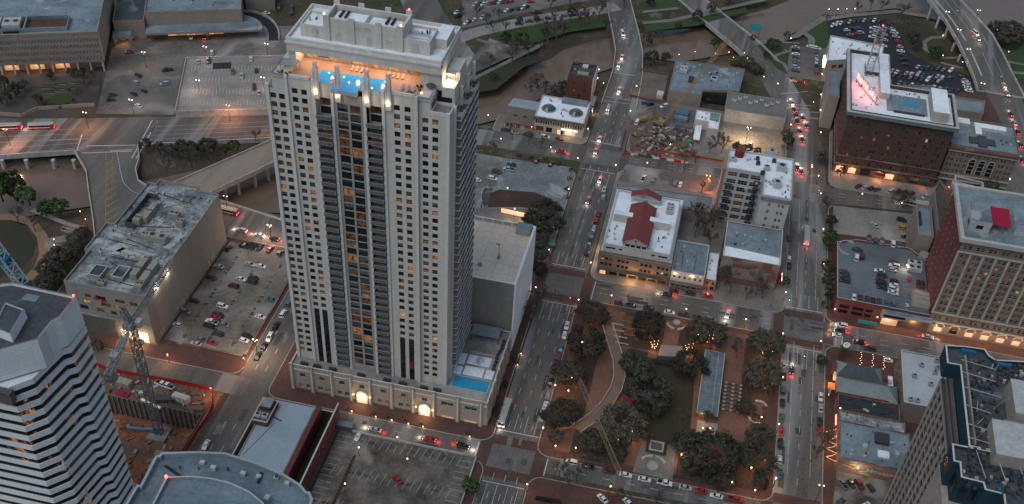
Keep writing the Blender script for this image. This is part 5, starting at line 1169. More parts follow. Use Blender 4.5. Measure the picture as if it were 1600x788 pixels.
# red gable building and its neighbours
def red_gable():
 pk = picker(.18, .1, .06, .3, 0, 51); f0 = {0: [(.4, 3.2, even(31.3, 7, 3.3, .8)), (4.9, 6.5, [(a+d, a+d+1.25) for a in (1.2, 8.3, 18.2, 25.4) for d in (0, 1.8, 3.6)]), (7.9, 9.5, [(a+d, a+d+1.25) for a in (1.2, 8.3, 18.2, 25.4) for d in (0, 1.8, 3.6)])], 3: [(4.9, 6.5, even(48, 12, 1.3)), (7.9, 9.5, even(48, 12, 1.3))]}
 t = bld('gabled_building', 'brown brick corner building with a white top storey and a red gabled roof lantern', 'building', (12.6, 43.9, 112.3, 160.5), 11.6, M['buff_brick'], M['roof_white'], f0, .7, 0, pk, M['frame_d'], 1, 2, capm=M['conc'])
 Wt = M['white_wall']; w = MB()
 o = wall(w, (14, 113.6), (42.4, 113.6), 11.62, 15.2, [(13.2, 14.2, [(1.2, 5.2), (6.8, 8.2), (20.6, 22), (23.6, 27.4)])], .3, Wt)
 for A, B in (((42.4, 113.6), (42.4, 154)), ((42.4, 154), (14, 154)), ((14, 154), (14, 113.6))): wall(w, A, B, 11.62, 15.2, [], .3, Wt)
 w.face([(14, 113.6, 15.0), (42.4, 113.6, 15.0), (42.4, 154, 15.0), (14, 154, 15.0)], M['roof_white']); para(w, R4(14, 42.4, 113.6, 154), 15.2, .5, .4, Wt); w.build('top_storey', t); glaze(t, o, lambda q: M['g0'], M['frame_d'], 3, 1)
 g = MB(); z0, ze, zr = 15.02, 17.9, 20.3; gx0, gx1, gxm, gy0, gy1 = 21.9, 32.5, 27.2, 114.2, 141
 o = wall(g, (gx0, gy0), (gx1, gy0), z0, ze-1, [(15.4, 17.4, [(1.2, 3), (3.5, 5.3), (5.9, 7.7), (8.2, 10)])], .35, Wt); g.face([(gx0, gy0, ze-1), (gx1, gy0, ze-1), (gx1, gy0, ze), (gxm, gy0, zr), (gx0, gy0, ze)], Wt); g.face([(gx1, gy1, z0), (gx0, gy1, z0), (gx0, gy1, ze), (gxm, gy1, zr), (gx1, gy1, ze)], Wt)
 wall(g, (gx1, gy0), (gx1, gy1), z0, ze, [], .3, Wt); wall(g, (gx0, gy1), (gx0, gy0), z0, ze, [], .3, Wt)
 g.ball((gxm, gy0-.02, 18.8), .45, M['g0'], 8, 4); g.build('lantern_wall', t); glaze(t, o, lambda q: M['g0'], M['frame_d'], 2, 2)
 r = MB(); RR = M['red_roof']; e = .5
 for s, xe in ((-1, gx0-.5), (1, gx1+.5)):
  q = [(xe, gy0-e, ze-.1), (xe, gy1+e, ze-.1), (gxm, gy1+e, zr+.15), (gxm, gy0-e, zr+.15)]; q2 = [(a, b, c+.18) for a, b, c in q]; r.face(q2 if s > 0 else q2[::-1], RR); r.face(q, RR);
  for a, b, c, d in ((q[0], q[3], q2[3], q2[0]), (q[1], q[2], q2[2], q2[1]), (q[0], q[1], q2[1], q2[0])): r.face([a, b, c, d], Wt)
 for s, ye in ((-1, 0), ):
  cy = 149.5
  for sx, xe in ((-1, 20.4), (1, 34)): r.face([(xe, cy-2.2, 17.9), (xe, cy+2.2, 17.9), (gxm, cy+2.2, 20.2), (gxm, cy-2.2, 20.2)][::sx], RR);
  for xp in (21.2, 24, 27.2, 30.4, 33.2): r.box(xp-.18, xp+.18, cy-2.2, cy-1.9, z0, 17.8 if abs(xp-gxm) > 4 else 18.8, Wt); r.box(xp-.18, xp+.18, cy+1.6, cy+1.9, z0, 17.8, Wt)
  r.bar((20.6, cy-2.3, 17.6), (33.8, cy-2.3, 17.6), .3, Wt, .5)
 r.build('gable_roof', t)
 add(t, 'skylight', lambda mb: [mb.hexa([(xc-1.5*1, 119+k*2.4, zz-.6*0+.25), (xc+1.5, 119+k*2.4, z2+.25), (xc+1.5, 121+k*2.4, z2+.25), (xc-1.5, 121+k*2.4, zz+.25), (xc-1.5, 119+k*2.4, zz+.4), (xc+1.5, 119+k*2.4, z2+.4), (xc+1.5, 121+k*2.4, z2+.4), (xc-1.5, 121+k*2.4, zz+.4)], M['g1']) for k in range(2) for xc, zz, z2 in ((24.4, 18.2, 19.5), (30, 19.5, 18.2))])
 for q in ((15.5, 25.2, 131, 134), (29.2, 39.5, 130.5, 133.5)): add(t, 'dormer', lambda mb: mb.box(*q, 15.03, 18.9, Wt, M['roof_white']))
 ac_unit(t, 38.5, 144, 15.03, 3, 3, 1.6, M['unit'], 0, 2, 'cooling_unit', M['fan']); ac_unit(t, 38.5, 148, 15.03, 3, 3, 1.6, M['unit'], 0, 2, 'cooling_unit', M['fan']); vents(t, 15, 20, 118, 128, 15.03, 6, 9); vents(t, 34, 41, 118, 134, 15.03, 8, 10)
 add(t, 'arch_window', lambda mb: mb.face([(27.2+2.9*math.cos(math.pi*k/10), 112.26, 10.4+1.3*math.sin(math.pi*k/10)) for k in range(11)], M['g0']))
 add(t, 'awning', lambda mb: [mb.box(13, 43.5, 110.6, 112.25, 3.5, 3.7, M['dark_wall']), mb.box(12.4, 44.1, 112.0, 112.28, 11.1, 11.5, M['conc'])])
 add(t, 'kerb_sign', lambda mb: mb.box(14, 16.5, 112.05, 112.2, .4, 2.2, M['warm']))
 lamp_light(t, Vector((28, 109.4, 3.0))-t.location, 900, (1, .5, .18), .4); lamp_light(t, Vector((36, 109.6, 3.0))-t.location, 500, (1, .42, .14), .4); lamp_light(t, Vector((11.4, 128, 3.0))-t.location, 420, (1, .66, .38), .4); lamp_light(t, Vector((11.4, 118, 3.0))-t.location, 280, (1, .66, .38), .4)
 t = bld('grey_roof_block', 'low block with a wide stained grey roof behind the red gable', 'building', [(11.8, 161), (57, 161.4), (57, 174), (11.8, 172)], 5.8, M['grey_wall'], M['roof_grey'], {}, .5)
 t = bld('white_row_building', 'two storey white brick row building with six small windows and lit cornice lamps', 'building', (44.2, 58.4, 112.4, 134.5), 8, M['white_wall'], M['roof_grey'], {0: [(.4, 3, even(14.2, 6, 1.9, .3)), (5, 6.5, even(14.2, 6, .95, .5))]}, .6, 0, picker(.3, .1, 0, .2, 0, 52), M['frame_b'], 1, 2)
 add(t, 'arcade', lambda mb: [mb.box(44.3, 58.3, 110.2, 112.38, 3.3, 3.5, M['dark_wall'])]+[mb.box(45+k*2.6, 45.3+k*2.6, 110.3, 110.6, .15, 3.3, M['dark_wall']) for k in range(6)])
 add(t, 'cornice_lamp', lambda mb: [mb.box(x, x+1.3, 112.0, 112.2, 7.9, 8.05, M['warm']) for x in (45.5, 52, 56)])
 for x in (46, 53): lamp_light(t, Vector((x, 111.6, 7.6))-t.location, 90, (1, .7, .35), .2)
 vents(t, 46, 57, 116, 132, 8.03, 6, 12); add(t, 'pipe', lambda mb: [mb.bar((x, 116, 8.2), (x, 127, 8.2), .15, M['metal_dark']) for x in (48, 53.5)])
 t = bld('small_brick_shop', 'narrow red brick shop with a white roof beside the white row building', 'building', (58.7, 63.6, 114, 134), 5.4, M['old_brick'], M['roof_white'], {0: [(.4, 2.6, even(4.9, 2, 1.6)), (3.4, 4.8, even(4.9, 2, 1.1))]}, .5, 0, picker(.4, .3, 0, .2, 0, 53), M['frame_b'])
 vents(t, 59.5, 63, 118, 132, 5.43, 3, 13); lamp_light(t, Vector((61, 111.5, 2.5))-t.location, 160, (1, .45, .2), .3)
 t = bld('low_brick_hall', 'low brick hall with a patched old wall and a pale flat roof', 'building', (64.2, 88.6, 121.8, 147.2), 13.4, M['old_brick'], M['roof_grey'], {1: [(2, 4, even(25, 5, 1.6))]}, .6, 0, picker(.2, .1, 0, .2, 0, 54), M['frame_d'], capm=M['white_wall'])
 add(t, 'roof_sheet', lambda mb: mb.face([(64.7, 122.3, 13.45), (88.1, 122.3, 13.45), (88.1, 127.6, 13.45), (64.7, 129.5, 13.45)], M['roof_white'])); vents(t, 67, 85, 128, 144, 13.43, 9, 14)
 add(t, 'wall_patch', lambda mb: [mb.box(69, 84.5, 121.74, 121.79, 3.4, 8, M['tan_wall']), mb.box(69, 85.5, 121.73, 121.788, 8.1, 8.7, M['conc']), mb.box(65.5, 69, 121.74, 121.79, 9, 12, M['grey_wall'])])
 add(t, 'awning', lambda mb: mb.box(88.62, 91.2, 124, 131, 3.2, 3.5, M['red_cloth'])); add(t, 'lit_sign', lambda mb: mb.box(91.21, 91.35, 125, 130.4, 3.2, 3.7, M['strip']))
 P = [(59.6, 165.2), (76.2, 165.2), (76.2, 149), (88.6, 149), (88.6, 181), (59.6, 181)]; WW = plain('loft_white', (.45, .44, .43), big=.06, stain=.45, grain=.12)
 t = bld('loft_building', 'seven storey white loft building with rooftop units and a dark red tank', 'building', P, 28.4, WW, M['roof_white'],
   {0: floors(2.6, 3.75, 7, 2.4, [(1.0, 5.2), (6.1, 10.3), (11.2, 15.4)]), 1: floors(3, 3.75, 7, 2, even(16.2, 4, 1.3)), 2: floors(12.4, 3.75, 4, 1.9, [(3.4, 4.5), (7.6, 8.7), (9.3, 10.4)])[0:4], 3: floors(3, 3.75, 7, 2.1, even(32, 9, 1.5)), 5: floors(3, 3.75, 7, 2.1, even(15.8, 4, 1.5))}, .9, 0, picker(.12, .02, .005, .35, .3, 55), M['frame_w'], 3, 2)
 add(t, 'fire_escape', lambda mb: [(mb.box(72.6, 75.6, 163.6, 165.1, 2.4+3.75*k, 2.52+3.75*k, M['metal_dark']), mb.bar((72.7, 163.7, 3.4+3.75*k), (75.6, 163.7, 3.4+3.75*k), .06, M['metal_dark']), mb.bar((72.9, 164.2, 2.5+3.75*k), (75.2, 164.4, 6.2+3.75*k) if k < 6 else (75.2, 164.4, 6), .5, M['metal_dark'], .1)) for k in range(7)])
 add(t, 'balcony', lambda mb: [(mb.box(59.9, 63.6, 163.8, 165.15, 2.4+3.75*k, 2.5+3.75*k, M['metal_dark']), mb.bar((59.9, 163.85, 3.4+3.75*k), (63.6, 163.85, 3.4+3.75*k), .06, M['metal_dark'])) for k in range(6)])
 add(t, 'side_wall', lambda mb: mb.box(58.2, 59.58, 167, 182, 0, 27.4, M['tan_wall'])); add(t, 'side_cornice', lambda mb: mb.box(88.62, 89.3, 148.6, 181, 26.6, 28.9, M['tan_wall']))
 cb = MB(); cb.box(76, 88.9, 148.4, 148.97, 26.9, 28.2, plain('cornice_grey', (.13, .135, .14), grain=.15)); cb.build('cornice', t)
 letters(t, 'HERMANN LOFTS', (82.4, 148.36, 27.25), 0, 1.05, M['unit'], 10.5)
 tk = MB(); tk.cyl(64.3, 177.5, 28.43, 31.6, 2.1, plain('tank_red', (.16, .03, .03), grain=.2), 20); tk.cyl(64.3, 177.5, 31.6, 32.1, 2.15, M['red_roof'], 20, .3); tk.build('water_tank', t)
 for x, y, lx, ly, h in ((61.8, 172.6, 3, 2, 1.6), (82, 158.5, 3.2, 4.4, 2.4), (83.5, 172, 4.2, 4, 2.4), (77, 170, 2.6, 2.6, 1.8), (75.5, 165.8, 2, 2, 1.4), (78.5, 182.6, 4.6, 3, 2.4), (73, 173, 1.8, 2, 1.4), (72.6, 177, 1.6, 1.6, 1.2), (80, 177, 1.8, 1.8, 1.4)): ac_unit(t, x, y, 28.43, lx, ly, h, M['unit'] if lx > 2.5 else M['metal_dark'], 0, 1, 'cooling_unit', M['fan'])
 vents(t, 68, 87, 150, 178, 28.43, 26, 15)
def letters(root, s, loc, rz, size, mt, width=None, name='lettering', tilt=90):
 c = bpy.data.curves.new(name, 'FONT'); c.body = s; c.size = size; c.align_x = 'CENTER'; c.extrude = .04; c.resolution_u = 2
 o = bpy.data.objects.new(name, c); COL.objects.link(o); c.materials.append(mt)
 dg = bpy.context.evaluated_depsgraph_get(); me = bpy.data.meshes.new_from_object(o.evaluated_get(dg)); bpy.data.objects.remove(o); me.materials.clear(); me.materials.append(mt)
 xs = [v.co.x for v in me.vertices]; k = width/(max(xs)-min(xs)) if width else 1
 for v in me.vertices: v.co.x *= k
 o = bpy.data.objects.new(name, me); COL.objects.link(o); o.rotation_euler = (math.radians(tilt), 0, rz); o.location = Vector(loc)-(WL[root.name] if root else Vector())
 if root: o.parent = root
 return o
def lattice(mb, a, b, w, seg, mt, th=.16, tri=False, up=None):
 """square lattice boom from a to b"""
 a, b = Vector(a), Vector(b); d = (b-a); L = d.length; d /= L; u0 = Vector(up) if up else (Vector((0, 0, 1)) if abs(d.z) < .9 else Vector((1, 0, 0))); r = d.cross(u0).normalized()*w/2; u = r.normalized().cross(d).normalized()*w/2
 cs = [-r-u, r-u, r+u, -r+u] if not tri else [-r-u, r-u, u]; n = max(2, int(L/seg)); k = len(cs)
 for c in cs: mb.bar(a+c, b+c, th*1.5, mt)
 for i in range(n):
  p, q = a+d*L*i/n, a+d*L*(i+1)/n
  for j in range(k):
   c0, c1 = cs[j], cs[(j+1) % k]
   mb.bar(p+(c0 if i % 2 else c1), q+(c1 if i % 2 else c0), th, mt)
   mb.bar(p+c0, p+c1, th, mt)
# brown hotel block with red roof sign
def brown_block():
 P = [(112.6, 222.6), (161.2, 222.6), (161.2, 252), (131, 252), (131, 283), (112.6, 283)]; BB = M['brown_brick']; h = 33.2
 f0 = [(.4, 4.2, even(48.6, 8, 4.6, .6))]+[(6+3.55*k, 7.9+3.55*k, pairs(48.6, 8, 1.15, .5, .8)) for k in range(8)]
 f5 = [(.5, 4, even(60.4, 9, 4, .6))]+[(6+3.55*k, 7.9+3.55*k, pairs(60.4, 9, 1.15, .5, .8)) for k in range(8)]
 t = bld('brown_brick_block', 'dark brown brick block with a wide pale cornice and a red roof sign', 'building', P, h, BB, M['roof_white'], {0: f0, 5: f5}, .2, 0, picker(.1, .06, .01, .2, .35, 61), M['frame_b'], 1, 2, cap=100)
 add(t, 'cornice', lambda mb: (para(mb, [(111, 221), (162.6, 221), (162.6, 253.4), (132.4, 253.4), (132.4, 284.4), (111, 284.4)], h-.6, 1.9, 1.6, plain('cornice_green', (.13, .165, .155), grain=.15), M['unit']), para(mb, [(112.6, 222.6), (161.2, 222.6), (161.2, 252), (131, 252), (131, 283), (112.6, 283)], h+.2, 1.4, .5, BB, BB)))
 add(t, 'belt_course', lambda mb: [mb.box(112.2, 161.6, 222.2, 222.58, z, z+.5, M['old_brick']) for z in (5.2, 9.6)]+[mb.box(112.2, 112.58, 222.6, 283, z, z+.5, M['old_brick']) for z in (5.2, 9.6)])
 add(t, 'shop_light', lambda mb: [mb.box(x, x+4, 222.9, 222.93, .5, 3.4, M['warmlow']) for x in (113.5, 119.6, 137.8)]); add(t, 'awning', lambda mb: [mb.box(132.5, 137.5, 219.8, 222.1, 3.4, 3.7, M['red_cloth']), mb.box(153.5, 158.5, 218.5, 222.1, 3.6, 5, M['roof_dark'])])
 for x, p in ((116, 420), (122, 420), (135, 800), (141, 300), (156, 300)): lamp_light(t, Vector((x, 220.6, 2.8))-t.location, p, (1, .42, .16), .4)
 z = h+.02
 g = MB(); a, b = Vector((115.6, 253.2)), Vector((124.6, 233.6))
 for k in range(5): p = a.lerp(b, k/4); g.box(p.x-.1, p.x+.1, p.y-.1, p.y+.1, z, z+5.4, M['metal_dark']); g.bar((p.x, p.y, z+4), (p.x+3, p.y+1.4, z), .12, M['metal_dark'])
 for q in (.6, 2.6, 5.2): g.bar((*a, z+q), (*b, z+q), .12, M['metal_dark'])
 s = g.build('sign_frame', t); c = (a+b)/2; rz = math.atan2(b.y-a.y, b.x-a.x)
 letters(t, 'Bayou', (c.x-2.4, c.y+4.6, z+2.2), rz, 4.2, M['neon'], 10.5); letters(t, 'Lofts', (c.x+1.9, c.y-4.5, z+1.5), rz, 4.2, M['neon'], 9.5)
 for k in range(3): p = a.lerp(b, .2+k*.3); lamp_light(t, Vector((p.x-1.8, p.y-.8, z+3))-t.location, 420, (1, .12, .08), .8)
 add(t, 'roof_room', lambda mb: [mb.box(126.5, 131, 240, 280, z, z+3.4, M['unit'], M['roof_white']), mb.box(120, 127, 262, 272, z, z+2, M['metal_dark'], M['roof_white']), mb.box(150, 157.5, 226.5, 249, z, z+5.2, M['cream'], M['roof_white'])])
 add(t, 'roof_pool', lambda mb: [mb.box(136, 145, 236.5, 240.5, z+.2, z+.5, M['conc'], M['pool2']), mb.box(130, 149, 230, 246, z+.01, z+.18, M['roof_grey']), mb.box(133, 147.5, 229.2, 229.4, z, z+1.2, M['metal_dark'])])
 vents(t, 114, 126, 226, 262, z, 14, 31); vents(t, 132, 148, 243, 250, z, 10, 32)
 m2 = MB(); lattice(m2, (121.5, 262, z), (121.5, 262, z+26), 3.2, 3, M['metal'], .14);
 for k in range(5): m2.box(119.6, 120.1, 261, 263, z+6+k*4, z+7.6+k*4, M['unit'])
 tag(m2.build('antenna_mast'), 'grey lattice antenna mast on the roof behind the red sign', 'antenna')
 r = MB(); r.ball((121.5, 262, z+26.4), .4, M['redlamp'], 6, 4); r.build('beacon', t)
 t = bld('white_annex', 'pale low block with a white roof behind the dark brown block', 'building', [(105.8, 310), (136, 325), (137, 338), (107.4, 341)], 12, M['cream'], M['roof_white'], {0: [(7.5, 9.8, [(4, 7), (8, 11)])]}, .8, 0, None, M['frame_d'])
 add(t, 'lit_panel', lambda mb: mb.box(104.5, 105.4, 310, 318, 8.6, 11.8, M['strip'])); vents(t, 108, 134, 318, 336, 12.03, 24, 33)
 t = bld('side_annex', 'narrow grey annex tucked against the dark brown block', 'building', (105.5, 111.3, 262, 290), 18, M['grey_wall'], M['roof_grey'], {3: floors(2, 3.5, 4, 1.6, ('even', 6, 1.4))}, .8)
 f = [(.4, 3.6, even(32, 6, 3.6, .6)), (5, 6.6, pairs(32, 6, 1, .6))]+[(8.2+3.1*k, 10+3.1*k, [u for i, u in enumerate(pairs(32, 8, 1.05, .5, .4)) if not (5 <= i <= 10 and k < 3)]) for k in range(4)]
 t = bld('ornate_block', 'buff stone block with three tall arched windows and a grey green roof', 'building', (162.8, 194.6, 226, 252), 22.5, M['buff_brick'], M['roof_grey'], {0: f, 1: [(8+3.1*k, 9.8+3.1*k, even(26, 8, 1.1)) for k in range(4)], 3: [(8+3.1*k, 9.8+3.1*k, even(26, 8, 1.1)) for k in range(4)]}, 1, 0, picker(.15, .08, .02, .2, .1, 62), M['cream'], 1, 2)
 def arches(mb):
  for c in (175.2, 179.6, 184.0):
   pts = [(c+1.3, 9)]+[(c+1.3*math.cos(math.pi*k/10), 15.8+1.3*math.sin(math.pi*k/10)) for k in range(11)]+[(c-1.3, 9)]; mb.face([(x, 225.93, q) for x, q in pts], M['g0'])
   for k in range(11): a0, a1 = math.pi*k/11, math.pi*(k+1)/11; mb.bar((c+1.5*math.cos(a0), 225.8, 15.8+1.5*math.sin(a0)), (c+1.5*math.cos(a1), 225.8, 15.8+1.5*math.sin(a1)), .35, M['cream'])
   for s in (-1.5, 1.5): mb.bar((c+s, 225.8, 9), (c+s, 225.8, 15.8), .35, M['cream'])
   for q in (11, 13.2, 15.4): mb.box(c-1.3, c+1.3, 225.86, 225.925, q, q+.2, M['cream'])
 add(t, 'arched_window', arches); add(t, 'cornice', lambda mb: [mb.box(161.8, 195.6, 225, 225.98, 21.6, 22.6, M['old_brick']), mb.box(162.4, 195, 225.5, 225.98, 7.1, 7.6, M['cream']), mb.box(162.4, 195, 225.5, 225.98, 4.1, 4.6, M['cream']), mb.box(162.3, 195.1, 225.4, 225.98, 20.2, 20.6, M['cream'])])
 z = 22.53; add(t, 'roof_room', lambda mb: [mb.box(165, 173, 246, 251, z, z+1.6, M['white_wall'], M['roof_white']), mb.box(175, 190, 244.5, 248.5, z, z+1.6, M['white_wall'], M['roof_white']), mb.box(175, 178, 238, 244.4, z, z+1.6, M['white_wall'], M['roof_white']), mb.box(172, 184, 231, 236, z, z+.8, M['roof_dark']), mb.box(176, 180, 228.5, 238, z, z+1, M['roof_dark'])]); vents(t, 164, 193, 228, 250, z, 14, 34)
 add(t, 'tube_light', lambda mb: mb.bar((196.2, 230, 7), (196.2, 250, 7), .35, M['strip']))
 t = bld('brown_canopy', 'long low shed with a flat grey roof beside the riverside car park', 'building', [at(*p, 4) for p in ((1392, 150), (1456, 152), (1458, 136), (1388, 135))], 4, M['tan_wall'], M['roof_grey'])
 t = bld('low_court', 'low walled court with a grey roof beside the viaduct junction', 'building', [at(*p, 5) for p in ((1484, 172), (1536, 180), (1538, 160), (1485, 152))], 5, M['tan_wall'], M['roof_grey'])
# car park deck block and tall brick hotel
def right_block():
 z1 = 8.0; t = thing('parking_deck', 'two level red brick parking deck with rows of cars on its grey roof', 'parking deck', (132, 135, 0)); w = MB(); RB = M['red_brick']; P = [(113.6, 114), (152.6, 113.2), (152, 150), (145, 157.5), (122, 157), (113.4, 153)]
 w.prism(P, 0, z1, RB, plain('deck_roof', (.15, .17, .185), c2=(.09, .1, .11), big=.06, stain=.9, fine=1, grain=.2)); para(w, P, z1, .9, .3, RB, M['white_wall']); w.build('wall', t)
 o = MB()
 for z in (1.6, 4.2):
  for x0, x1 in ((115.5, 119.5), (121, 125.5), (126.5, 131)): o.box(x0, x1, 113.68, 113.74 if x0 < 0 else 113.75, z, z+1.5, M['g0'])
 o.build('opening', t)
 e = MB(); e.box(132.4, 143, 110.6, 113.2, 5.2, 7.8, M['cream'], M['roof_grey']); e.box(133.2, 142, 110.52, 110.59, 6, 7.2, M['g0']); e.box(143.2, 152.8, 111.2, 113.1, 6.2, 7.6, M['unit'], M['roof_grey']); e.box(132.6, 152.5, 112.8, 113.15, .2, 5.1, M['dark_wall']); e.box(133.5, 140, 112.6, 112.78, .3, 4, M['warmlow']); e.build('entrance', t)
 for x in (136, 146): lamp_light(t, Vector((x, 111.6, 4.6))-t.location, 520, (1, .5, .2), .4)
 s = MB(); s.box(124.2, 131.8, 109.6, 109.8, 1.0, 2.8, M['teal']); s.build('banner_sign', t)
 r = MB(); R = [(118.5+5*math.cos(math.radians(a))*.9, 150+5*math.sin(math.radians(a))) for a in range(60, 271, 15)]
 for a, b in zip(R, R[1:]): r.bar((*a, z1+.6), (*b, z1+.6), .25, M['unit'], 1.0)
 r.build('ramp_wall', t)
 m2 = MB()
 for k in range(14): mk_y = 117+k*2.6
 for x0, ya, yb in ((114.5, 122, 134), (128, 120, 138), (138.5, 119, 143)):
  n = int((yb-ya)/2.6)
  for k in range(n+1): m2.box(x0, x0+5, ya+k*2.6-.06, ya+k*2.6+.06, z1+.012, z1+.02, M['stall'])
 m2.build('stall_lines', t)
 for k in range(2): ac_unit(t, 146.3+k*.2, 142.5+k*3.4, z1+.02, 6, 3, 2.2, M['unit'], 0, 2, 'cooling_unit', M['fan'])
 for k in range(2): ac_unit(t, 148.6, 131.5+k*2.4, z1+.02, 3.4, 2, 1.4, M['metal_dark'], 0, 2, 'cooling_unit', M['fan'])
 b = MB(); b.box(144.5, 152, 118, 126.5, z1+.02, z1+2.2, M['cream'], M['unit_tan']); b.box(144.7, 151.8, 121.8, 122.4, z1+2.2, z1+2.6, M['cream']); b.box(144.7, 151.8, 124, 124.5, z1+2.2, z1+2.6, M['cream']); b.build('plant_room', t)
 k = MB(); k.ball((143.8, 134.5, z1+1.3), 1.1, plain('pink_tank', (.4, .05, .12), grain=.1), 8, 6, 1.1); k.build('tank', t)
 l = MB(); l.ball((142.9, 142.6, z1+2.4), .25, M['lampw'], 6, 4); l.build('wall_lamp', t); lamp_light(t, Vector((142.2, 142, z1+2.6))-t.location, 400, (1, .8, .55), .3); lamp_light(t, Vector((147, 128, z1+2.6))-t.location, 220, (1, .45, .2), .3)
 t = bld('beige_block', 'slim beige block with a walled roof beside the dark blank building', 'building', (146.4, 153, 157.5, 181), 15.5, M['tan_wall'], M['roof_grey'], {3: [(4, 7, even(23.5, 4, 1.4)), (10, 13, even(23.5, 4, 1.4))]}, 1.4)
 add(t, 'roof_slot', lambda mb: mb.box(147.6, 148.3, 166, 176, 15.53, 16.5, M['g0'])); add(t, 'side_arch', lambda mb: mb.tube([(151, 153, 1), (151, 153, 10)], [2.6, 2.4], M['unit_tan'], 14))
 t = bld('blank_block', 'large dark blank building with a brown roof and an open rooftop frame', 'building', [(154, 151), (186, 151), (186, 193), (159, 193), (157.4, 199), (154, 190)], 19, plain('blank_wall', (.2, .175, .155), big=.05, stain=.5, grain=.12), plain('brown_roof2', (.1, .07, .058), c2=(.06, .046, .04), big=.08, stain=.9, grain=.3), {}, .9)
 add(t, 'roof_frame', lambda mb: [mb.bar(a, b, .5, M['unit']) for a, b in [((162, 182, z), (174, 180, z)) for z in (22, 25)]+[((162, 196, z), (174, 194, z)) for z in (22, 25)]+[((162, 182, z), (162, 196, z)) for z in (22, 25)]+[((174, 180, z), (174, 194, z)) for z in (22, 25)]+[((x, y, 19), (x, y, 25)) for x, y in ((162, 182), (174, 180), (162, 196), (174, 194), (162, 189), (168, 181))]])
 ac_unit(t, 168, 189, 19.03, 5, 5, 2.4, M['unit'], 0, 1, 'cooling_unit', M['fan']); ac_unit(t, 178, 190, 19.03, 6, 4, 2.2, M['metal'], 0, 2, 'cooling_unit', M['fan']); vents(t, 156, 180, 155, 178, 19.03, 14, 35); rl = MB(); rl.ball((160.5, 193, 20.6), .3, M['redlamp'], 6, 4); rl.build('beacon', t); lamp_light(t, Vector((160, 192, 21.2))-t.location, 60, (1, .1, .1), .2)
 h = 49; P = [(151.6, 113), (215, 113), (215, 149), (151.6, 149)]; W = M['buff_brick']; n = 14
 f0 = [(1.0, 5.4, [(3.2+6.3*k, 6.6+6.3*k) for k in range(10)]), (7.5, 9.6, pairs(63.4, 13, 1.2, .7, .6))]+[(12.2+3.05*k, 14.1+3.05*k, pairs(63.4, 13, 1.25, .55, .6)) for k in range(10)]+[(44, 46, pairs(63.4, 13, 1.25, .55, .6))]
 f3 = [(9+3.05*k, 10.5+3.05*k, [(30.5-i*7.2, 31.6-i*7.2) for i in (4, 3, 2, 1, 0)]) for k in range(11)]
 t = bld('brick_hotel', 'tall buff brick hotel with a crimson side wall and a red roof awning', 'hotel', P, h, W, M['roof_grey'], {0: f0}, .5, 0, picker(.22, .09, .015, .25, .2, 63), M['cream'], 1, 2)
 CBk = M['crimson_brick']; sw = MB(); ops = wall(sw, (151.4, 149), (151.4, 113.2), 0, h, f3, .22, CBk); sw.build('side_wall', t); glaze(t, ops, lambda o: M['g2'], M['white_wall'], 1, 2)
 ck = plain('hotel_stone', (.4, .38, .34), big=.1, stain=.4, grain=.12)
 def trim(mb):
  para(mb, [(150.2, 111.6), (216, 111.6), (216, 150), (150.2, 150)], h-.8, 1.8, 1.5, ck, M['unit'])
  for z in (6.2, 10.9, 42.6): mb.box(151.2, 215, 112.5, 112.98, z, z+.6, ck)
  for k in range(14): x = 151.7+4.86*k; mb.box(x-.4, x+.4, 112.7, 112.99, 11.5, 42.6, ck)
  for k in range(10):
   c = 151.6+4.9+6.3*k
   for q in range(8): a0, a1 = math.pi*q/8, math.pi*(q+1)/8; mb.bar((c+1.95*math.cos(a0), 112.7, 4.6+1.6*math.sin(a0)), (c+1.95*math.cos(a1), 112.7, 4.6+1.6*math.sin(a1)), .5, ck, .5)
 add(t, 'stone_trim', trim); add(t, 'arcade_light', lambda mb: [mb.box(154.9+6.3*k, 158.1+6.3*k, 113.25, 113.3, 1.1, 3.4, M['warmlow']) for k in range(8) if k not in (1,)])
 for k in range(8): lamp_light(t, Vector((156.5+6.3*k, 111, 4.2))-t.location, 300, (1, .5, .22), .3)
 z = h+.03
 def rp(mb):
  mb.box(153.6, 161.4, 119, 131.5, z, z+5, M['unit'], M['roof_grey']); mb.box(153.55, 153.59, 121, 124, z+1, z+3, M['g0']); mb.box(156, 158.6, 118.9, 118.99, z+1.6, z+3.2, M['g0'])
  mb.hexa([(161.6, 121, z+3.2), (169, 121, z+3.2), (169, 131.5, z+4.4), (161.6, 131.5, z+4.4), (161.6, 121, z+3.3), (169, 121, z+3.3), (169, 131.5, z+4.5), (161.6, 131.5, z+4.5)], M['red_cloth'])
  for x in (161.8, 168.8): mb.box(x-.12, x+.12, 121.2, 121.4, z, z+3.2, M['metal'])
  mb.box(171, 190, 121, 140, z, z+3.2, M['unit'], M['roof_grey'])
  for k in range(6): mb.bar((162+k*1.3, 117.5, z+.2), (165+k*1.4, 120.5, z+.2), .35, M['metal'])
 add(t, 'roof_room', rp)
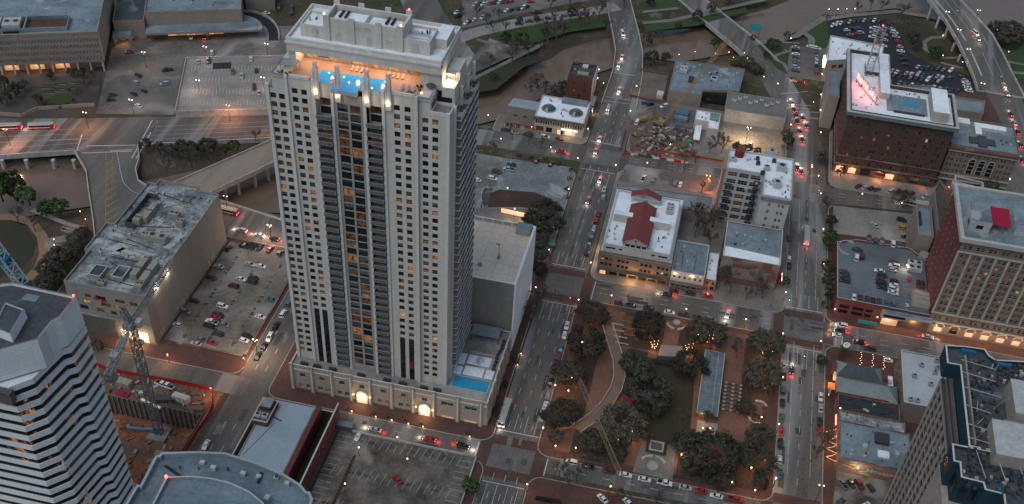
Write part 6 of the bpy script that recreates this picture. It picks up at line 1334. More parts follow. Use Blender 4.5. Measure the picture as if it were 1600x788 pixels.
# construction tower in the corner
def build_tower():
 t = thing('unfinished_tower', 'unfinished concrete tower with blue sheathing and dark cluttered roof', 'tower', (150, -40, 0)); CW = plain('raw_concrete', (.33, .29, .26), big=.08, stain=.6, fine=1, grain=.2, zjoint=3.1, jdark=.85); BS = plain('blue_sheath', (.01, .04, .062), big=.3, stain=.6, grain=.25); w = MB()
 xf, yN, yS, zt = 122.8, -13.3, -43.4, 88
 rows = [(.7+3.1*k, 3.1+3.1*k, [(u, u+w_) for u, w_ in ((1.6, 1.7), (4.9, 2.6), (9.2, 1.7), (12.6, 2.6), (17, 1.7), (20.4, 2.6), (25, 1.7), (27.6, 1.3))]) for k in range(28)]
 ops = wall(w, (xf, yN), (xf, yS), 0, zt, rows, .45, CW, M['dark_wall']); w.face([(xf, yN, zt), (xf, yS, zt), (xf+3.4, yS, zt), (xf+3.4, yN, zt)], plain('raw_ledge', (.12, .1, .09), grain=.3))  # reveals coloured dark in place of the shade inside the window openings
 wall(w, (190, yN), (xf, yN), 0, zt, [], .4, CW)
 w.box(xf+.3, xf+.7, yS+.3, yN-.3, zt+.02, zt+.9, M['metal_dark']); w.box(xf+1.8, xf+2.1, yS+.3, yN-.3, zt+.02, zt+.5, M['metal_dark'])
 S0 = [(121.7, -44.2), (121.7, -50.6), (123.4, -50.6), (123.4, -55.6), (129, -55.6), (129, -57), (133.5, -58.6), (133.5, -70), (200, -70), (200, -44.2)]
 w.prism([(121.7, -43.5), (121.7, -60), (200, -60), (200, -43.5)], 0, 84.5, CW); w.build('wall', t)
 glaze(t, ops, picker(.02, .01, 0, 0, 0, 71), M['frame_b'], 1, 1)
 g = MB()
 rows2 = [(1.2+3.1*k, 3.4+3.1*k, [(1.2, 4), (5.6, 8.2), (9.4, 12)]) for k in range(27)]; o2 = wall(g, (121.69, -43.5), (121.69, -60), 0, 84.4, rows2, .5, CW); o3 = wall(g, (121.7, -60.01), (160, -60.01), 0, 84.4, [(1+3.1*k, 3.6+3.1*k, even(38.3, 9, 3)) for k in range(27)], .5, CW); g.build('corner_wall', t); glaze(t, o2+o3, picker(.03, .02, 0, .5, .1, 72), M['frame_d'], 2, 1)
 u = MB(); N = [(126.2, -44), (126.2, -13.3), (122.7, -13.3), (122.7, -5.6), (128, -4.6), (133.8, -4.2), (134.8, -6.8), (136.4, -8), (144.5, -6.4), (200, -2), (200, -44)]
 u.prism(N, 88.6, 93, BS, M['roof_dark'], True); wh = M['white_wall']; para(u, N, 93, 1, .5, BS, wh)
 Sq = [(121.9, -44.1), (121.9, -50.4), (123.4, -50.4), (123.4, -55.4), (128.7, -55.8), (129, -58), (133.4, -58.3), (133.4, -66), (200, -66), (200, -44.1)]
 u.prism(Sq, 84.6, 93, BS, M['roof_dark'], True); para(u, Sq, 93.002, 1, .5, BS, wh)
 for x in (124.6, 127.2): u.box(x, x+1.4, -55.9, -55.6, 87, 91, M['g0'])
 u.box(121.8, 121.88, -49.6, -45.4, 87.5, 91, M['g0']); u.box(123.2, 123.38, -55, -51, 87, 91, M['g0']); u.build('upper_storey', t)
 r = MB(); z = 93.03; rg = random.Random(12)
 for _ in range(620):
  x, y = rg.uniform(124, 152), rg.uniform(-58, -8)
  if (x > 131 and -49 < y < -35) or (x > 135 and -49 < y < -19) or (x < 128 and y > -44): continue
  k = rg.random(); mt = M['metal_dark'] if k < .8 else M[rg.choice(('unit', 'wood', 'blue_cloth', 'unit_tan', 'metal'))]; a, b = rg.uniform(.3, 1.1), rg.uniform(.3, 1.1); r.box(x-a/2, x+a/2, y-b/2, y+b/2, z, z+rg.uniform(.3, 1.3), mt)
 for x in (126.9,): r.box(x+.8, x+1.2, -43, -9, z, z+1.4, M['conc'])
 for y in (-11, -16, -22, -29, -36, -41): r.bar((126.6, y, z+1.2), (134+rg.uniform(-1, 3), y-1.5, z+1.2), .16, M['unit'])
 for x in (128, 133, 138, 143): r.bar((x, -45, z+1), (x+1.5, -54, z+1), .16, M['unit'])
 for _ in range(26): x, y = rg.uniform(127, 150), rg.uniform(-57, -8); a = rg.uniform(0, 3); r.bar((x, y, z+rg.uniform(.2, 1.5)), (x+4*math.cos(a), y+4*math.sin(a), z+rg.uniform(.2, 1.5)), .14, M[rg.choice(('metal', 'unit', 'wood'))])
 r.build('roof_clutter', t)['kind'] = 'stuff'
 p = MB(); p.box(131.6, 165, -48, -35.5, z, z+4.2, M['unit_tan'], M['unit']); p.box(137.5, 165, -33, -20, z, z+5.5, M['unit_tan'], M['unit']); p.box(135.5, 142, -35.3, -33.2, z, z+2.6, M['grey_wall']); p.build('plant_room', t)
 for x, y, c in ((129, -6.5, 'blue_cloth'), (138.5, -9.5, 'blue_cloth')): b = MB(); b.box(x-2, x+2, y-.5, y+.5, z, z+1.2, M[c]); b.build('tarpaulin', t)
# low rise bar block
def bar_block():
 t = thing('hipped_bar', 'dark hipped roof bar on the corner with red lit signs', 'building', (123, 66, 0)); w = MB(); w.box(114.6, 134, 60, 77.5, 0, 6.4, M['red_brick']); w.build('wall', t)
 r = MB(); z = 6.4; rd = plain('slate', (.065, .085, .09), c2=(.045, .055, .06), big=.2, grain=.25, zjoint=.5, jdark=.85); rl = plain('slate_pale', (.2, .23, .235), c2=(.14, .165, .17), big=.2, grain=.2)
 def hip(x0, x1, y0, y1, zz, hh, i, mt, mt2):
  a, b, c, d = (x0, y0, zz), (x1, y0, zz), (x1, y1, zz), (x0, y1, zz); ym = (y0+y1)/2; p, q = (x0+i, ym, zz+hh), (x1-i, ym, zz+hh); r.face([a, b, q, p], mt); r.face([b, c, q], mt2); r.face([c, d, p, q], mt); r.face([d, a, p], mt2); r.box(x0, x1, y0, y1, zz-.25, zz-.003, M['dark_wall'])
 hip(114.2, 131.5, 69.5, 77.9, z, 3, 3.5, rd, rl); hip(114.2, 137.5, 60, 69.3, z-.3, 3.4, 4.5, rl, rl); r.build('roof', t)
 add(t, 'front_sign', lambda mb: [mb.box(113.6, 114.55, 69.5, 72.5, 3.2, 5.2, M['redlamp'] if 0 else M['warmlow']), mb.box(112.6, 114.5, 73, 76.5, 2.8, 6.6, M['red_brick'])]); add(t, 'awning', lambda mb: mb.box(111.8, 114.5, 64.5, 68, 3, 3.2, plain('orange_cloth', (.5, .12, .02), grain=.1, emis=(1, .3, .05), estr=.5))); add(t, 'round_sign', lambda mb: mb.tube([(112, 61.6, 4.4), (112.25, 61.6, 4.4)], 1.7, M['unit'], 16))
 lamp_light(t, Vector((112.6, 68.5, 4))-t.location, 260, (1, .35, .1), .3); lamp_light(t, Vector((112, 60.5, 3.6))-t.location, 120, (1, .5, .2), .3)
 add(t, 'rear_deck', lambda mb: [mb.box(131.6, 136, 69.6, 75, 0, 6, M['conc'], M['roof_white']), mb.box(132, 133.4, 71, 72.6, 6.02, 7.2, M['metal_dark']), mb.box(134, 135.2, 70, 72, 6.02, 7, M['unit'])])
 t = bld('dark_shed_row', 'low row with a long black shingled roof between the bar and the grey block', 'building', (114.9, 138, 50.6, 59.6), 6, M['old_brick'], pm('black_shingle', (.045, .05, .055), (.02, .022, .025), big=.5, stain=.9, fine=1.4, grain=.5, stretch=(.3, 1, 1)), {}, .35)
 vents(t, 118, 136, 52, 58, 6.03, 8, 41)
 t = bld('grey_gutter_block', 'low block with a grey mottled roof and skylight beside the black shingles', 'building', (115, 139.6, 44.6, 50.3), 6.2, M['old_brick'], M['roof_worn'], {}, .4)
 vents(t, 118, 136, 46, 49, 6.23, 5, 42); add(t, 'wall_lamp', lambda mb: (mb.ball((115.6, 51, 7), .25, M['lampw'], 6, 4)))
 t = bld('mural_building', 'low block with a wide grey roof and a painted mural wall facing the small lot', 'building', (115.2, 141, 25.4, 44.3), 7, M['old_brick'], M['roof_grey'], {3: [(.4, 3, even(18.9, 4, 3))]}, .4, 0, picker(.3, .4, 0, .1, 0, 43), M['frame_b'])
 [add(t, 'hatch', lambda mb: mb.box(*q[:6], M[q[6]])) for q in ((128, 133, 36, 41, 7.03, 8.4, 'metal_dark'), (129, 133, 29.4, 32.6, 7.03, 7.8, 'roof_white'), (123.4, 125, 32, 33.8, 7.03, 8.6, 'unit'), (135, 136.4, 31, 33, 7.03, 8.6, 'unit'))]; vents(t, 117, 139, 27, 43, 7.03, 16, 44)
 m2 = MB(); rg = random.Random(5); cols = [plain('mural%d' % k, c, grain=.2) for k, c in enumerate(((.6, .28, .07), (.45, .04, .05), (.08, .32, .16), (.6, .48, .22), (.14, .18, .36), (.4, .13, .18), (.22, .36, .36)))]
 m2.face([(115.3, 25.37, .1), (140.9, 25.37, .1), (140.9, 25.37, 6.9), (115.3, 25.37, 6.9)], plain('mural_base', (.26, .17, .12), big=.3, grain=.3))
 for k in range(46):
  x = rg.uniform(115.5, 138); zz = rg.uniform(.4, 6.2); l = rg.uniform(1.2, 6); s = rg.uniform(-.25, .25)
  if x+l > 140.8: continue
  d = 25.36-.002*k; m2.face([(x, d, max(.15, zz)), (x+l, d, max(.15, min(6.6, zz+s*l))), (x+l, d, max(.5, min(6.85, zz+s*l+.45))), (x, d, min(6.85, zz+.5))], rg.choice(cols))
 mo = m2.build('mural', t); letters(t, 'Houston', (131.5, 25.2, 2.9), 0, 2.6, M['white_wall'], 11)
 add(t, 'wall_lamp', lambda mb: mb.ball((122.6, 24.8, 4.6), .3, M['lampw'], 6, 4)); lamp_light(t, Vector((122.6, 22.6, 4.8))-t.location, 420, (1, .75, .5), .3)
 add(t, 'neon_sign', lambda mb: [mb.box(114.5, 114.8, 44.5+k*1.1, 45.2+k*1.1, 4, 4.7, M['neon']) for k in range(5)])
 def strings(mb):
  for k in range(4):
   y = 43-k*4.2; P = [(115, y, 3.6), (111.6, y-2.0, 3.4), (115, y-3.6, 3.6)]
   for a, b in zip(P, P[1:]):
    for j in range(9): p = Vector(a).lerp(Vector(b), j/8); mb.ball((p.x, p.y, p.z-.3*math.sin(math.pi*j/8)), .085, M['lampo'], 5, 3)
 t2 = MB(); strings(t2); tag(t2.build('string_lights'), 'zigzag string of warm bulbs over the pavement by the grey roofed mural block', 'string lights')
 for y in (41, 35, 29): lamp_light(None, (113, y, 3.2), 150, (1, .45, .16), .4)
 t = bld('pale_roof_block', 'brick block with a large plain pale roof across from the brick hotel', 'building', (138.4, 155, 57.5, 87), 9.6, M['buff_brick'], plain('pale_roof', (.42, .44, .45), c2=(.3, .32, .34), big=.07, stain=.7, grain=.12), {3: [(2, 4.4, even(29.5, 6, 1.4)), (5.8, 8, even(29.5, 6, 1.4))]}, .5, capm=M['white_wall'])
 for x, y in ((152, 84), (152, 80), (151, 77), (146, 80), (149, 70), (143, 73), (141, 59.5), (143.5, 59.5)): ac_unit(t, x, y, 9.63, 1.6, 1.6, 1.1, M['metal'], 0, 1, 'cooling_unit', M['fan'])
 sl = MB()
 for x in (124.5, 129.2, 133.6):
  for k in range(10): y = 79+k*.95; sl.ball((x+.55*math.sin(k*1.9)*(1-k/14), y, 2.2+.24*k), .13, M['lampo'], 5, 3)
 tag(sl.build('string_lights'), 'three short strings of orange bulbs over the patio behind the clock tower', 'string lights')
 for x in (124.5, 129.2, 133.6): lamp_light(None, (x, 82.5, 2.6), 60, (1, .38, .14), .3)
 cx, cy = 117.4, 86.6; t = thing('clock_tower', 'slim dark street clock tower with white faces at the corner', 'clock tower', (cx, cy, 0)); b = MB(); rb = M['dark_wall']; b.box(cx-1.1, cx+1.1, cy-1.1, cy+1.1, 0, 7, plain('clock_brick', (.1, .045, .04), grain=.2)); b.box(cx-1.9, cx+1.9, cy-1.9, cy+1.9, 7, 7.4, rb); b.box(cx-1.7, cx+1.7, cy-1.7, cy+1.7, 7.4, 11, rb); b.hexa([(cx-2, cy-2, 11), (cx+2, cy-2, 11), (cx+2, cy+2, 11), (cx-2, cy+2, 11), (cx-.2, cy-.2, 13.6), (cx+.2, cy-.2, 13.6), (cx+.2, cy+.2, 13.6), (cx-.2, cy+.2, 13.6)], rb); b.build('shaft', t)
 fm = plain('clock_white', (.75, .74, .7), emis=(1, .95, .85), estr=.12)
 for dx, dy in ((0, -1), (-1, 0), (1, 0)):
  c = MB(); V = lambda k, u, z: (cx+dx*k+dy*u, cy+dy*k+dx*u, z); c.tube([V(1.69, 0, 9.2), V(1.8, 0, 9.2)], 1.45, fm, 18); c.bar(V(1.84, 0, 9.2), V(1.84, 0, 10.3), .14, M['fan']); c.bar(V(1.84, 0, 9.2), V(1.84, .7, 9.5), .14, M['fan']); c.build('clock_face', t)
# construction block by the domed building
def site_block():
 t = bld('grey_site_building', 'low tan building with a cluttered grey roof beside the construction yard', 'building', [(25.6, 261.5), (43, 262.3), (43, 268), (62, 272.5), (63.2, 297), (25.6, 295.6)], 7, M['tan_wall'], M['roof_grey'], {}, .6)
 z = 7.03; ac_unit(t, 31, 285, z, 4, 6, 1.8, M['unit'], 0, 2, 'cooling_unit', M['fan']); ac_unit(t, 36, 276, z, 3, 5, 1.6, M['metal_dark'], 0, 2, 'cooling_unit', M['fan']); add(t, 'skylight', lambda mb: (mb.box(46, 49.6, 280, 283.4, z, z+.9, M['white_wall']), mb.box(46.6, 49, 280.6, 282.8, z+.9, z+.93, M['g0']))); add(t, 'loading_slot', lambda mb: mb.box(43.2, 61.4, 267.6, 271.6, 1, 6.2, M['fan'])); vents(t, 27, 60, 275, 294, z, 28, 51)
 t = bld('old_brick_store', 'long low store with a dark gravel roof and a pale blank wall', 'building', (56, 87.2, 252.2, 270.6), 7, M['unit_tan'], M['gravel_roof'], {}, .5)
 for k in range(9): ac_unit(t, 60+k*2.8, 262+(k % 3)*2.4, 7.03, 2, 1.6, 1.2, M['unit'], 0, 1, 'cooling_unit', M['fan'])
 add(t, 'front_wall', lambda mb: mb.box(56.1, 87, 252.05, 252.18, .2, 7.3, plain('whitewash', (.36, .33, .3), big=.1, stain=.8, fine=1, grain=.25)))
 t = bld('small_white_building', 'small white roofed building between the yard and the old store', 'building', [(41.8, 241), (48.8, 241), (48.8, 234.6), (54.4, 234.6), (54.4, 250.4), (41.8, 250.4)], 5, M['white_wall'], M['roof_white'], {}, .5)
 vents(t, 43, 53, 242, 249, 5.03, 5, 52); add(t, 'grey_roof', lambda mb: mb.box(49.2, 54, 243, 250, 5.03, 5.4, M['roof_grey']))
 o = MB(); o.box(42.8, 46, 226, 240, 2.8, 3.1, M['roof_white']);
 for x in (43, 45.8):
  for y in (226.3, 239.7): o.box(x-.1, x+.1, y-.1, y+.1, 0, 2.8, M['metal'])
 tag(o.build('white_canopy'), 'long narrow white canopy below the small white building', 'canopy')
 o = MB(); o.box(31.5, 38, 247.5, 254, .16, 3.2, M['blue_cloth'], plain('blue_top', (.1, .2, .26), grain=.15)); o.box(31.2, 38.2, 244, 247.4, .16, 2.6, M['roof_grey']); tag(o.build('site_container'), 'blue site container in the construction yard', 'container')
 o = MB(); o.box(19.6, 23, 264, 268.6, .16, 2.6, M['white_wall']); tag(o.build('site_cabin'), 'small white cabin at the corner of the fenced brown deck', 'cabin')
 mb = MB(); mb.prism([at(*p) for p in ((995, 113), (1044, 116), (1036, 160), (984, 152))], 0, .5, M['wood'], plain('deck_brown', (.17, .14, .12), big=.12, stain=.8, grain=.3, xjoint=1.2)); struct(mb, 'deck')
 for k, (a, b) in enumerate(((at(1000, 112), at(1042, 119)), (at(984, 152), at(1038, 164)))):
  f = MB(); f.bar((*a, .9), (*b, .9), .3, M['wood'], 1.8); tag(f.build('fence'), ('brown screen fence on the river side of the brown deck', 'brown screen fence between the deck and the yard')[k], 'fence')
 mb = MB(); mb.prism([at(*p) for p in ((984, 188), (1040, 196), (1086, 206), (1080, 250), (985, 238))], .1, .22, M['dirt']); struct(mb, 'site_ground')
 for k, (px, py, w, d, h, mt, nm, lb) in enumerate(((1010, 214, 7, 3, 1.6, 'wood', 'timber_stack', 'stack of brown timber beside the yellow crane tracks'), (1042, 215, 9, 2, .8, 'rail', 'pipe_stack', 'pale pipe stack in the construction yard'), (1000, 205, 3, 3, 1.2, 'conc', 'rubble_heap', 'pale rubble heap near the yard entrance'), (1074, 226, 2.4, 2.4, 2, 'greenbox', 'skip', 'green skip at the end of the orange barrier'), (1062, 204, 6, 4, 2, 'roof_dark', 'shed', 'dark shed beside the blue container'))):
  if mt == 'greenbox': plain('greenbox', (.02, .28, .14), grain=.2)
  x, y = at(px, py); m2 = MB()
  for j in range(4): m2.box(x-w/2+.1*j, x+w/2-.1*j, y-d/2+.12*j, y+d/2-.12*j, .2+j*h/4, .2+(j+1)*h/4-.01, M[mt])
  tag(m2.build(nm), lb, nm.replace('_', ' '))
 OR = plain('orange', (.4, .06, .025), grain=.25);
 for k in range(9):
  a = at(980+k*11.2, 241.5+k*1.65); m2 = MB(); c = (M['red_cloth'], M['white_wall'], M['metal_dark'])[(0, 1, 2, 2, 1, 0, 1, 0, 1)[k]]; m2.hexa([(a[0]-1.7, a[1]-.35, .03), (a[0]+1.7, a[1]-.35, .03), (a[0]+1.7, a[1]+.35, .03), (a[0]-1.7, a[1]+.35, .03), (a[0]-1.7, a[1]-.1, 1.1), (a[0]+1.7, a[1]-.1, 1.1), (a[0]+1.7, a[1]+.1, 1.1), (a[0]-1.7, a[1]+.1, 1.1)], c)
  nmc = ('red', 'white', 'dark', 'dark', 'white', 'red', 'white', 'red', 'white')[k]; tag(m2.build('road_barrier'), '%s street barrier by the yard, %s from the junction' % (nmc, ('first', 'second', 'third', 'fourth', 'fifth', 'sixth', 'seventh', 'eighth', 'ninth')[k]), 'barrier', 'barriers along the construction yard')
 f = MB()
 for a, b in zip([at(1002, 236), at(1030, 237), at(1060, 243), at(1090, 247), at(1120, 252)], [at(1030, 237), at(1060, 243), at(1090, 247), at(1120, 252), at(1134, 255)]): f.bar((*a, .7), (*b, .7), .2, OR, 1.1)
 tag(f.build('mesh_fence'), 'orange mesh fence along the street edge of the construction yard', 'fence')
 f = MB(); f.bar((*at(977, 205), .7), (*at(969, 235), .7), .25, M['red_cloth'], 1.2); tag(f.build('mesh_fence'), 'short red mesh fence down the side street edge of the yard', 'fence')
 rg = random.Random(19); m2 = MB()
 for _ in range(190):
  px, py = rg.uniform(990, 1082), rg.uniform(200, 246); x, y = at(px, py); s = rg.uniform(.3, 1.2); m2.obox(x, y, rg.uniform(0, 3), s*rg.uniform(1, 4), s, .2, rg.uniform(.4, 1.5), M[rg.choice(('unit', 'wood', 'dirt', 'metal_dark', 'conc', 'unit_tan', 'metal_dark', 'dirt', 'dirt', 'rail', 'metal'))])
 o = m2.build('rubble'); o['kind'] = 'stuff'; tag(o, 'loose materials strewn over the construction yard', 'rubble')
 x, y = at(1030, 196); t = thing('crawler_crane', 'yellow lattice crawler crane with its long boom over the yard', 'crane', (x, y, .2)); Y = plain('crane_yellow', (.3, .215, .11), big=.4, stain=.4, grain=.2)
 c = MB()
 for s in (-1.9, 1.9): c.obox(x, y+s, 0, 6.4, 1, .2, 1.3, M['metal_dark'])
 c.build('crawler_track', t); c = MB(); c.obox(x, y, -.5, 6, 3.2, 1.31, 3.6, Y); c.obox(x-2.4, y+1.6, -.5, 2, 2.6, 1.4, 3.2, M['metal_dark']); c.obox(x+1.9, y+1.2, -.5, 1.6, 1.3, 1.5, 3.9, M['g1']); c.build('cab', t)
 tip = Vector((*at(1152, 44, 42), 42)); foot = Vector((x+2, y, 2.6)); c = MB(); lattice(c, foot, foot.lerp(tip, .985), 1.5, 2.2, Y, .1); c.build('boom', t)
 c = MB(); g = Vector((x-4, y-2.5, 11)); lattice(c, (x-1.2, y, 3), g, 1.2, 2, Y, .16); c.bar(g, tip, .07, M['metal_dark']); c.bar(g, (x-3, y+1, 3.6), .09, M['metal_dark']); c.build('gantry', t)
 c = MB(); c.bar(tip, tip+Vector((0, 0, -14)), .06, M['metal_dark']); c.box(tip.x-.4, tip.x+.4, tip.y-.4, tip.y+.4, tip.z-15.4, tip.z-14, M['metal_dark']); c.build('hook', t)
 x, y = at(1005, 190); t = thing('excavator', 'small dark excavator with a folded arm beside the yellow crane', 'excavator', (x, y, .2)); c = MB(); c.obox(x, y, .6, 3, 2.4, .9, 2.6, Y); c.obox(x, y, .6, 3.4, 2.6, .2, .9, M['metal_dark']); c.build('body', t); c = MB(); c.bar((x+1, y+1, 2), (x+4, y+2.6, 4.4), .5, Y); c.bar((x+4, y+2.6, 4.4), (x+5.4, y+3.4, 1.2), .4, Y); c.box(x+5, x+6, y+3, y+4, .3, 1.2, M['metal_dark']); c.build('arm', t)
# excavation site
def pit_site():
 t = thing('tower_crane', 'grey lattice tower crane standing in the red excavation', 'crane', (-130, -15.4, PITZ)); G = plain('crane_grey', (.2, .215, .225), big=.4, stain=.4, grain=.2); D = M['metal_dark']
 c = MB(); c.box(-133.5, -126.5, -19, -12, PITZ, PITZ+1.2, M['conc']); c.build('base', t); c = MB(); lattice(c, (-130, -15.4, PITZ+1.2), (-130, -15.4, 46), 2.3, 2.4, plain('crane_mast', (.14, .14, .145), grain=.2), .17); c.build('mast', t)
 j0, j1 = Vector((-130, -14, 48)), Vector((*at(266, 408, 50), 50)); k1 = Vector((*at(168, 590, 47), 47)); d = (j1-j0).normalized()
 c = MB(); lattice(c, j0, j1, 1.9, 2.3, G, .2, True); c.build('jib', t); c = MB(); kk = (k1-j0).normalized(); lattice(c, j0, k1, 1.8, 2.2, plain('crane_pale', (.36, .38, .385), grain=.15), .15); c.bar(j0+Vector((0, 0, -.9)), k1+Vector((0, 0, -.9)), 1.1, G, .1); q = k1-kk*2; c.box(q.x-1.6, q.x+1.6, q.y-1.4, q.y+1.6, 43.6, 47.4, M['conc']); q = k1-kk*8; c.box(q.x-1.3, q.x+1.3, q.y-1.2, q.y+1.2, 47, 49.6, M['unit']); c.build('counter_jib', t)
 c = MB(); c.box(-132, -128, -17.4, -13.4, 46, 48, G); c.box(-128, -126.2, -16, -13.6, 46.4, 49, M['unit']); lattice(c, (-130, -15.4, 48), (-130.6, -17, 55), 1.5, 1.8, G, .16); c.bar((-130.6, -17, 55), j0.lerp(j1, .7), .09, D); c.bar((-130.6, -17, 55), k1, .09, D); c.build('cab', t)
 f = MB(); R_ = plain('red_mesh', (.36, .022, .018), big=.3, stain=.5, grain=.25)
 P = [at(150, 572), at(170, 580), at(225, 591), at(280, 600), at(331, 611)]
 for a, b in zip(P, P[1:]): f.bar((*a, 1.1), (*b, 1.1), .12, R_, 2.0)
 P = [at(331, 612), at(333, 635), at(325, 655), at(312, 672), at(298, 694), at(285, 716)]
 for a, b in zip(P, P[1:]): f.bar((*a, 1.1), (*b, 1.1), .12, R_, 2.0)
 o = f.build('mesh_fence'); tag(o, 'red mesh fence wrapping the two street sides of the excavation', 'fence')
 for px, py, w, d, h, mt, nm, lb, a in ((284, 626, 6.4, 2.5, 2.6, 'white_wall', 'site_trailer', 'white box trailer on the rim of the excavation', -.12), (195, 602, 5.6, 3, 2.4, 'unit_tan', 'site_container', 'tan container on the rim of the excavation', -.1), (193, 616, 5, 2.4, .5, 'red_cloth', 'skip', 'shallow faded red skip below the tan container', -.1), (258, 625, 7, 3, 1.4, 'metal_dark', 'equipment_stack', 'dark equipment stack beside the white box trailer', .3), (222, 617, 2.2, 1.6, 1.5, 'unit', 'generator', 'small pale generator behind the crane mast', .4), (236, 632, 9, .8, .7, 'roof_white', 'pipe_stack', 'pale pipe lying along the retaining wall rim', -.25), (306, 640, 6, 2.4, .8, 'wood', 'timber_stack', 'timber stack at the fence corner of the excavation', .3)):
  x, y = at(px, py, .1); m2 = MB(); m2.obox(x, y, a, w, d, .08, .08+h, M[mt]); m2.obox(x, y, a, w*.96, d*.9, .08+h+.002, .12+h, M[mt])
  for q in range(3): m2.obox(x+(q-1)*w*.3*math.cos(a), y+(q-1)*w*.3*math.sin(a), a, .14, d+.1, .1, .09+h*.96, M['metal_dark'])
  tag(m2.build(nm), lb, nm.replace('_', ' '))
 x, y = at(226, 676, PITZ); t = thing('boom_lift', 'blue boom lift lying low on the red excavation floor', 'boom lift', (x, y, PITZ)); c = MB(); c.obox(x+4, y+.6, .1, 3.4, 2, PITZ+.4, PITZ+1.8, M['blue_cloth']); c.build('body', t); c = MB(); c.bar((x+4, y+.6, PITZ+2.2), (x-6, y-1, PITZ+2), .7, plain('lift_blue', (.12, .24, .36), grain=.15)); c.bar((x-6, y-1, PITZ+2), (x-9, y-1.6, PITZ+1.2), .45, M['metal_dark']); c.build('boom', t)
 rg = random.Random(8); m2 = MB()
 for _ in range(160):
  x, y = rg.uniform(-158, -116), rg.uniform(-60, -13); s = rg.uniform(.3, 1.4); m2.obox(x, y, rg.uniform(0, 3), s*rg.uniform(1, 3), s, PITZ+.01, PITZ+rg.uniform(.2, .7), M[rg.choice(('reddirt', 'dirt', 'wood', 'reddirt', 'conc'))])
 o = m2.build('rubble'); o['kind'] = 'stuff'; tag(o, 'loose rubble over the red excavation floor', 'rubble')
 m2 = MB()
 for _ in range(70):
  x, y = rg.uniform(-160, -116), rg.uniform(-8, 2.5); s = rg.uniform(.3, 1.1); m2.obox(x, y, rg.uniform(0, 3), s*rg.uniform(1, 4), s, .08, rg.uniform(.3, .9), M[rg.choice(('unit', 'wood', 'dirt', 'metal_dark', 'conc', 'unit_tan'))])
 o = m2.build('rubble'); o['kind'] = 'stuff'; tag(o, 'loose building materials along the excavation rim', 'rubble')
 m2 = MB(); x, y = at(262, 722, PITZ); m2.obox(x, y, .1, 12, 9, PITZ, PITZ+.3, M['conc']); tag(m2.build('floor_slab'), 'grey concrete slab on the excavation floor by the round tower', 'slab')
 a, b = Vector((*at(36, 444, 84), 84)), Vector((*at(-14, 378, 96), 96)); t = thing('luffing_crane', 'pale blue lattice crane end rising behind the striped office tower', 'crane', (a.x, a.y, 0)); PB = plain('crane_blue', (.25, .33, .36), big=.4, stain=.3, grain=.15)
 c = MB(); lattice(c, (a.x, a.y, 0), (a.x, a.y, 84), 2.2, 2.6, PB, .2); c.build('mast', t); c = MB(); lattice(c, a, b, 2.6, 2, PB, .3); q = a.lerp(b, .55); c.box(q.x-1.4, q.x+1.4, q.y-1.4, q.y+1.4, q.z-.5, q.z+1.6, M['blue_cloth']); c.build('jib', t); c = MB(); c.box(a.x-1.8, a.x+1.8, a.y-1.6, a.y+1.6, 82.5, 84.6, M['metal_dark']); c.build('cab', t)
 z = 108; a = Vector((*at(907, 594, z), z)); b = Vector((*at(1012, 836, z-4), z-4)); t = thing('tower_crane', 'tan lattice crane jib reaching over the park trees', 'crane', (b.x, b.y, 0)); Y = plain('jib_tan', (.2, .15, .095), big=.5, stain=.3, grain=.15); e = a.lerp(b, .74)
 c = MB(); lattice(c, a, e, 1.2, 1.8, Y, .065, True); c.build('jib', t); c = MB(); lattice(c, e, b, .5, 1.4, M['metal_dark'], .06, True); lattice(c, (b.x, b.y, 0), (b.x, b.y, z-3), 2, 2.4, Y, .2); c.build('mast', t)
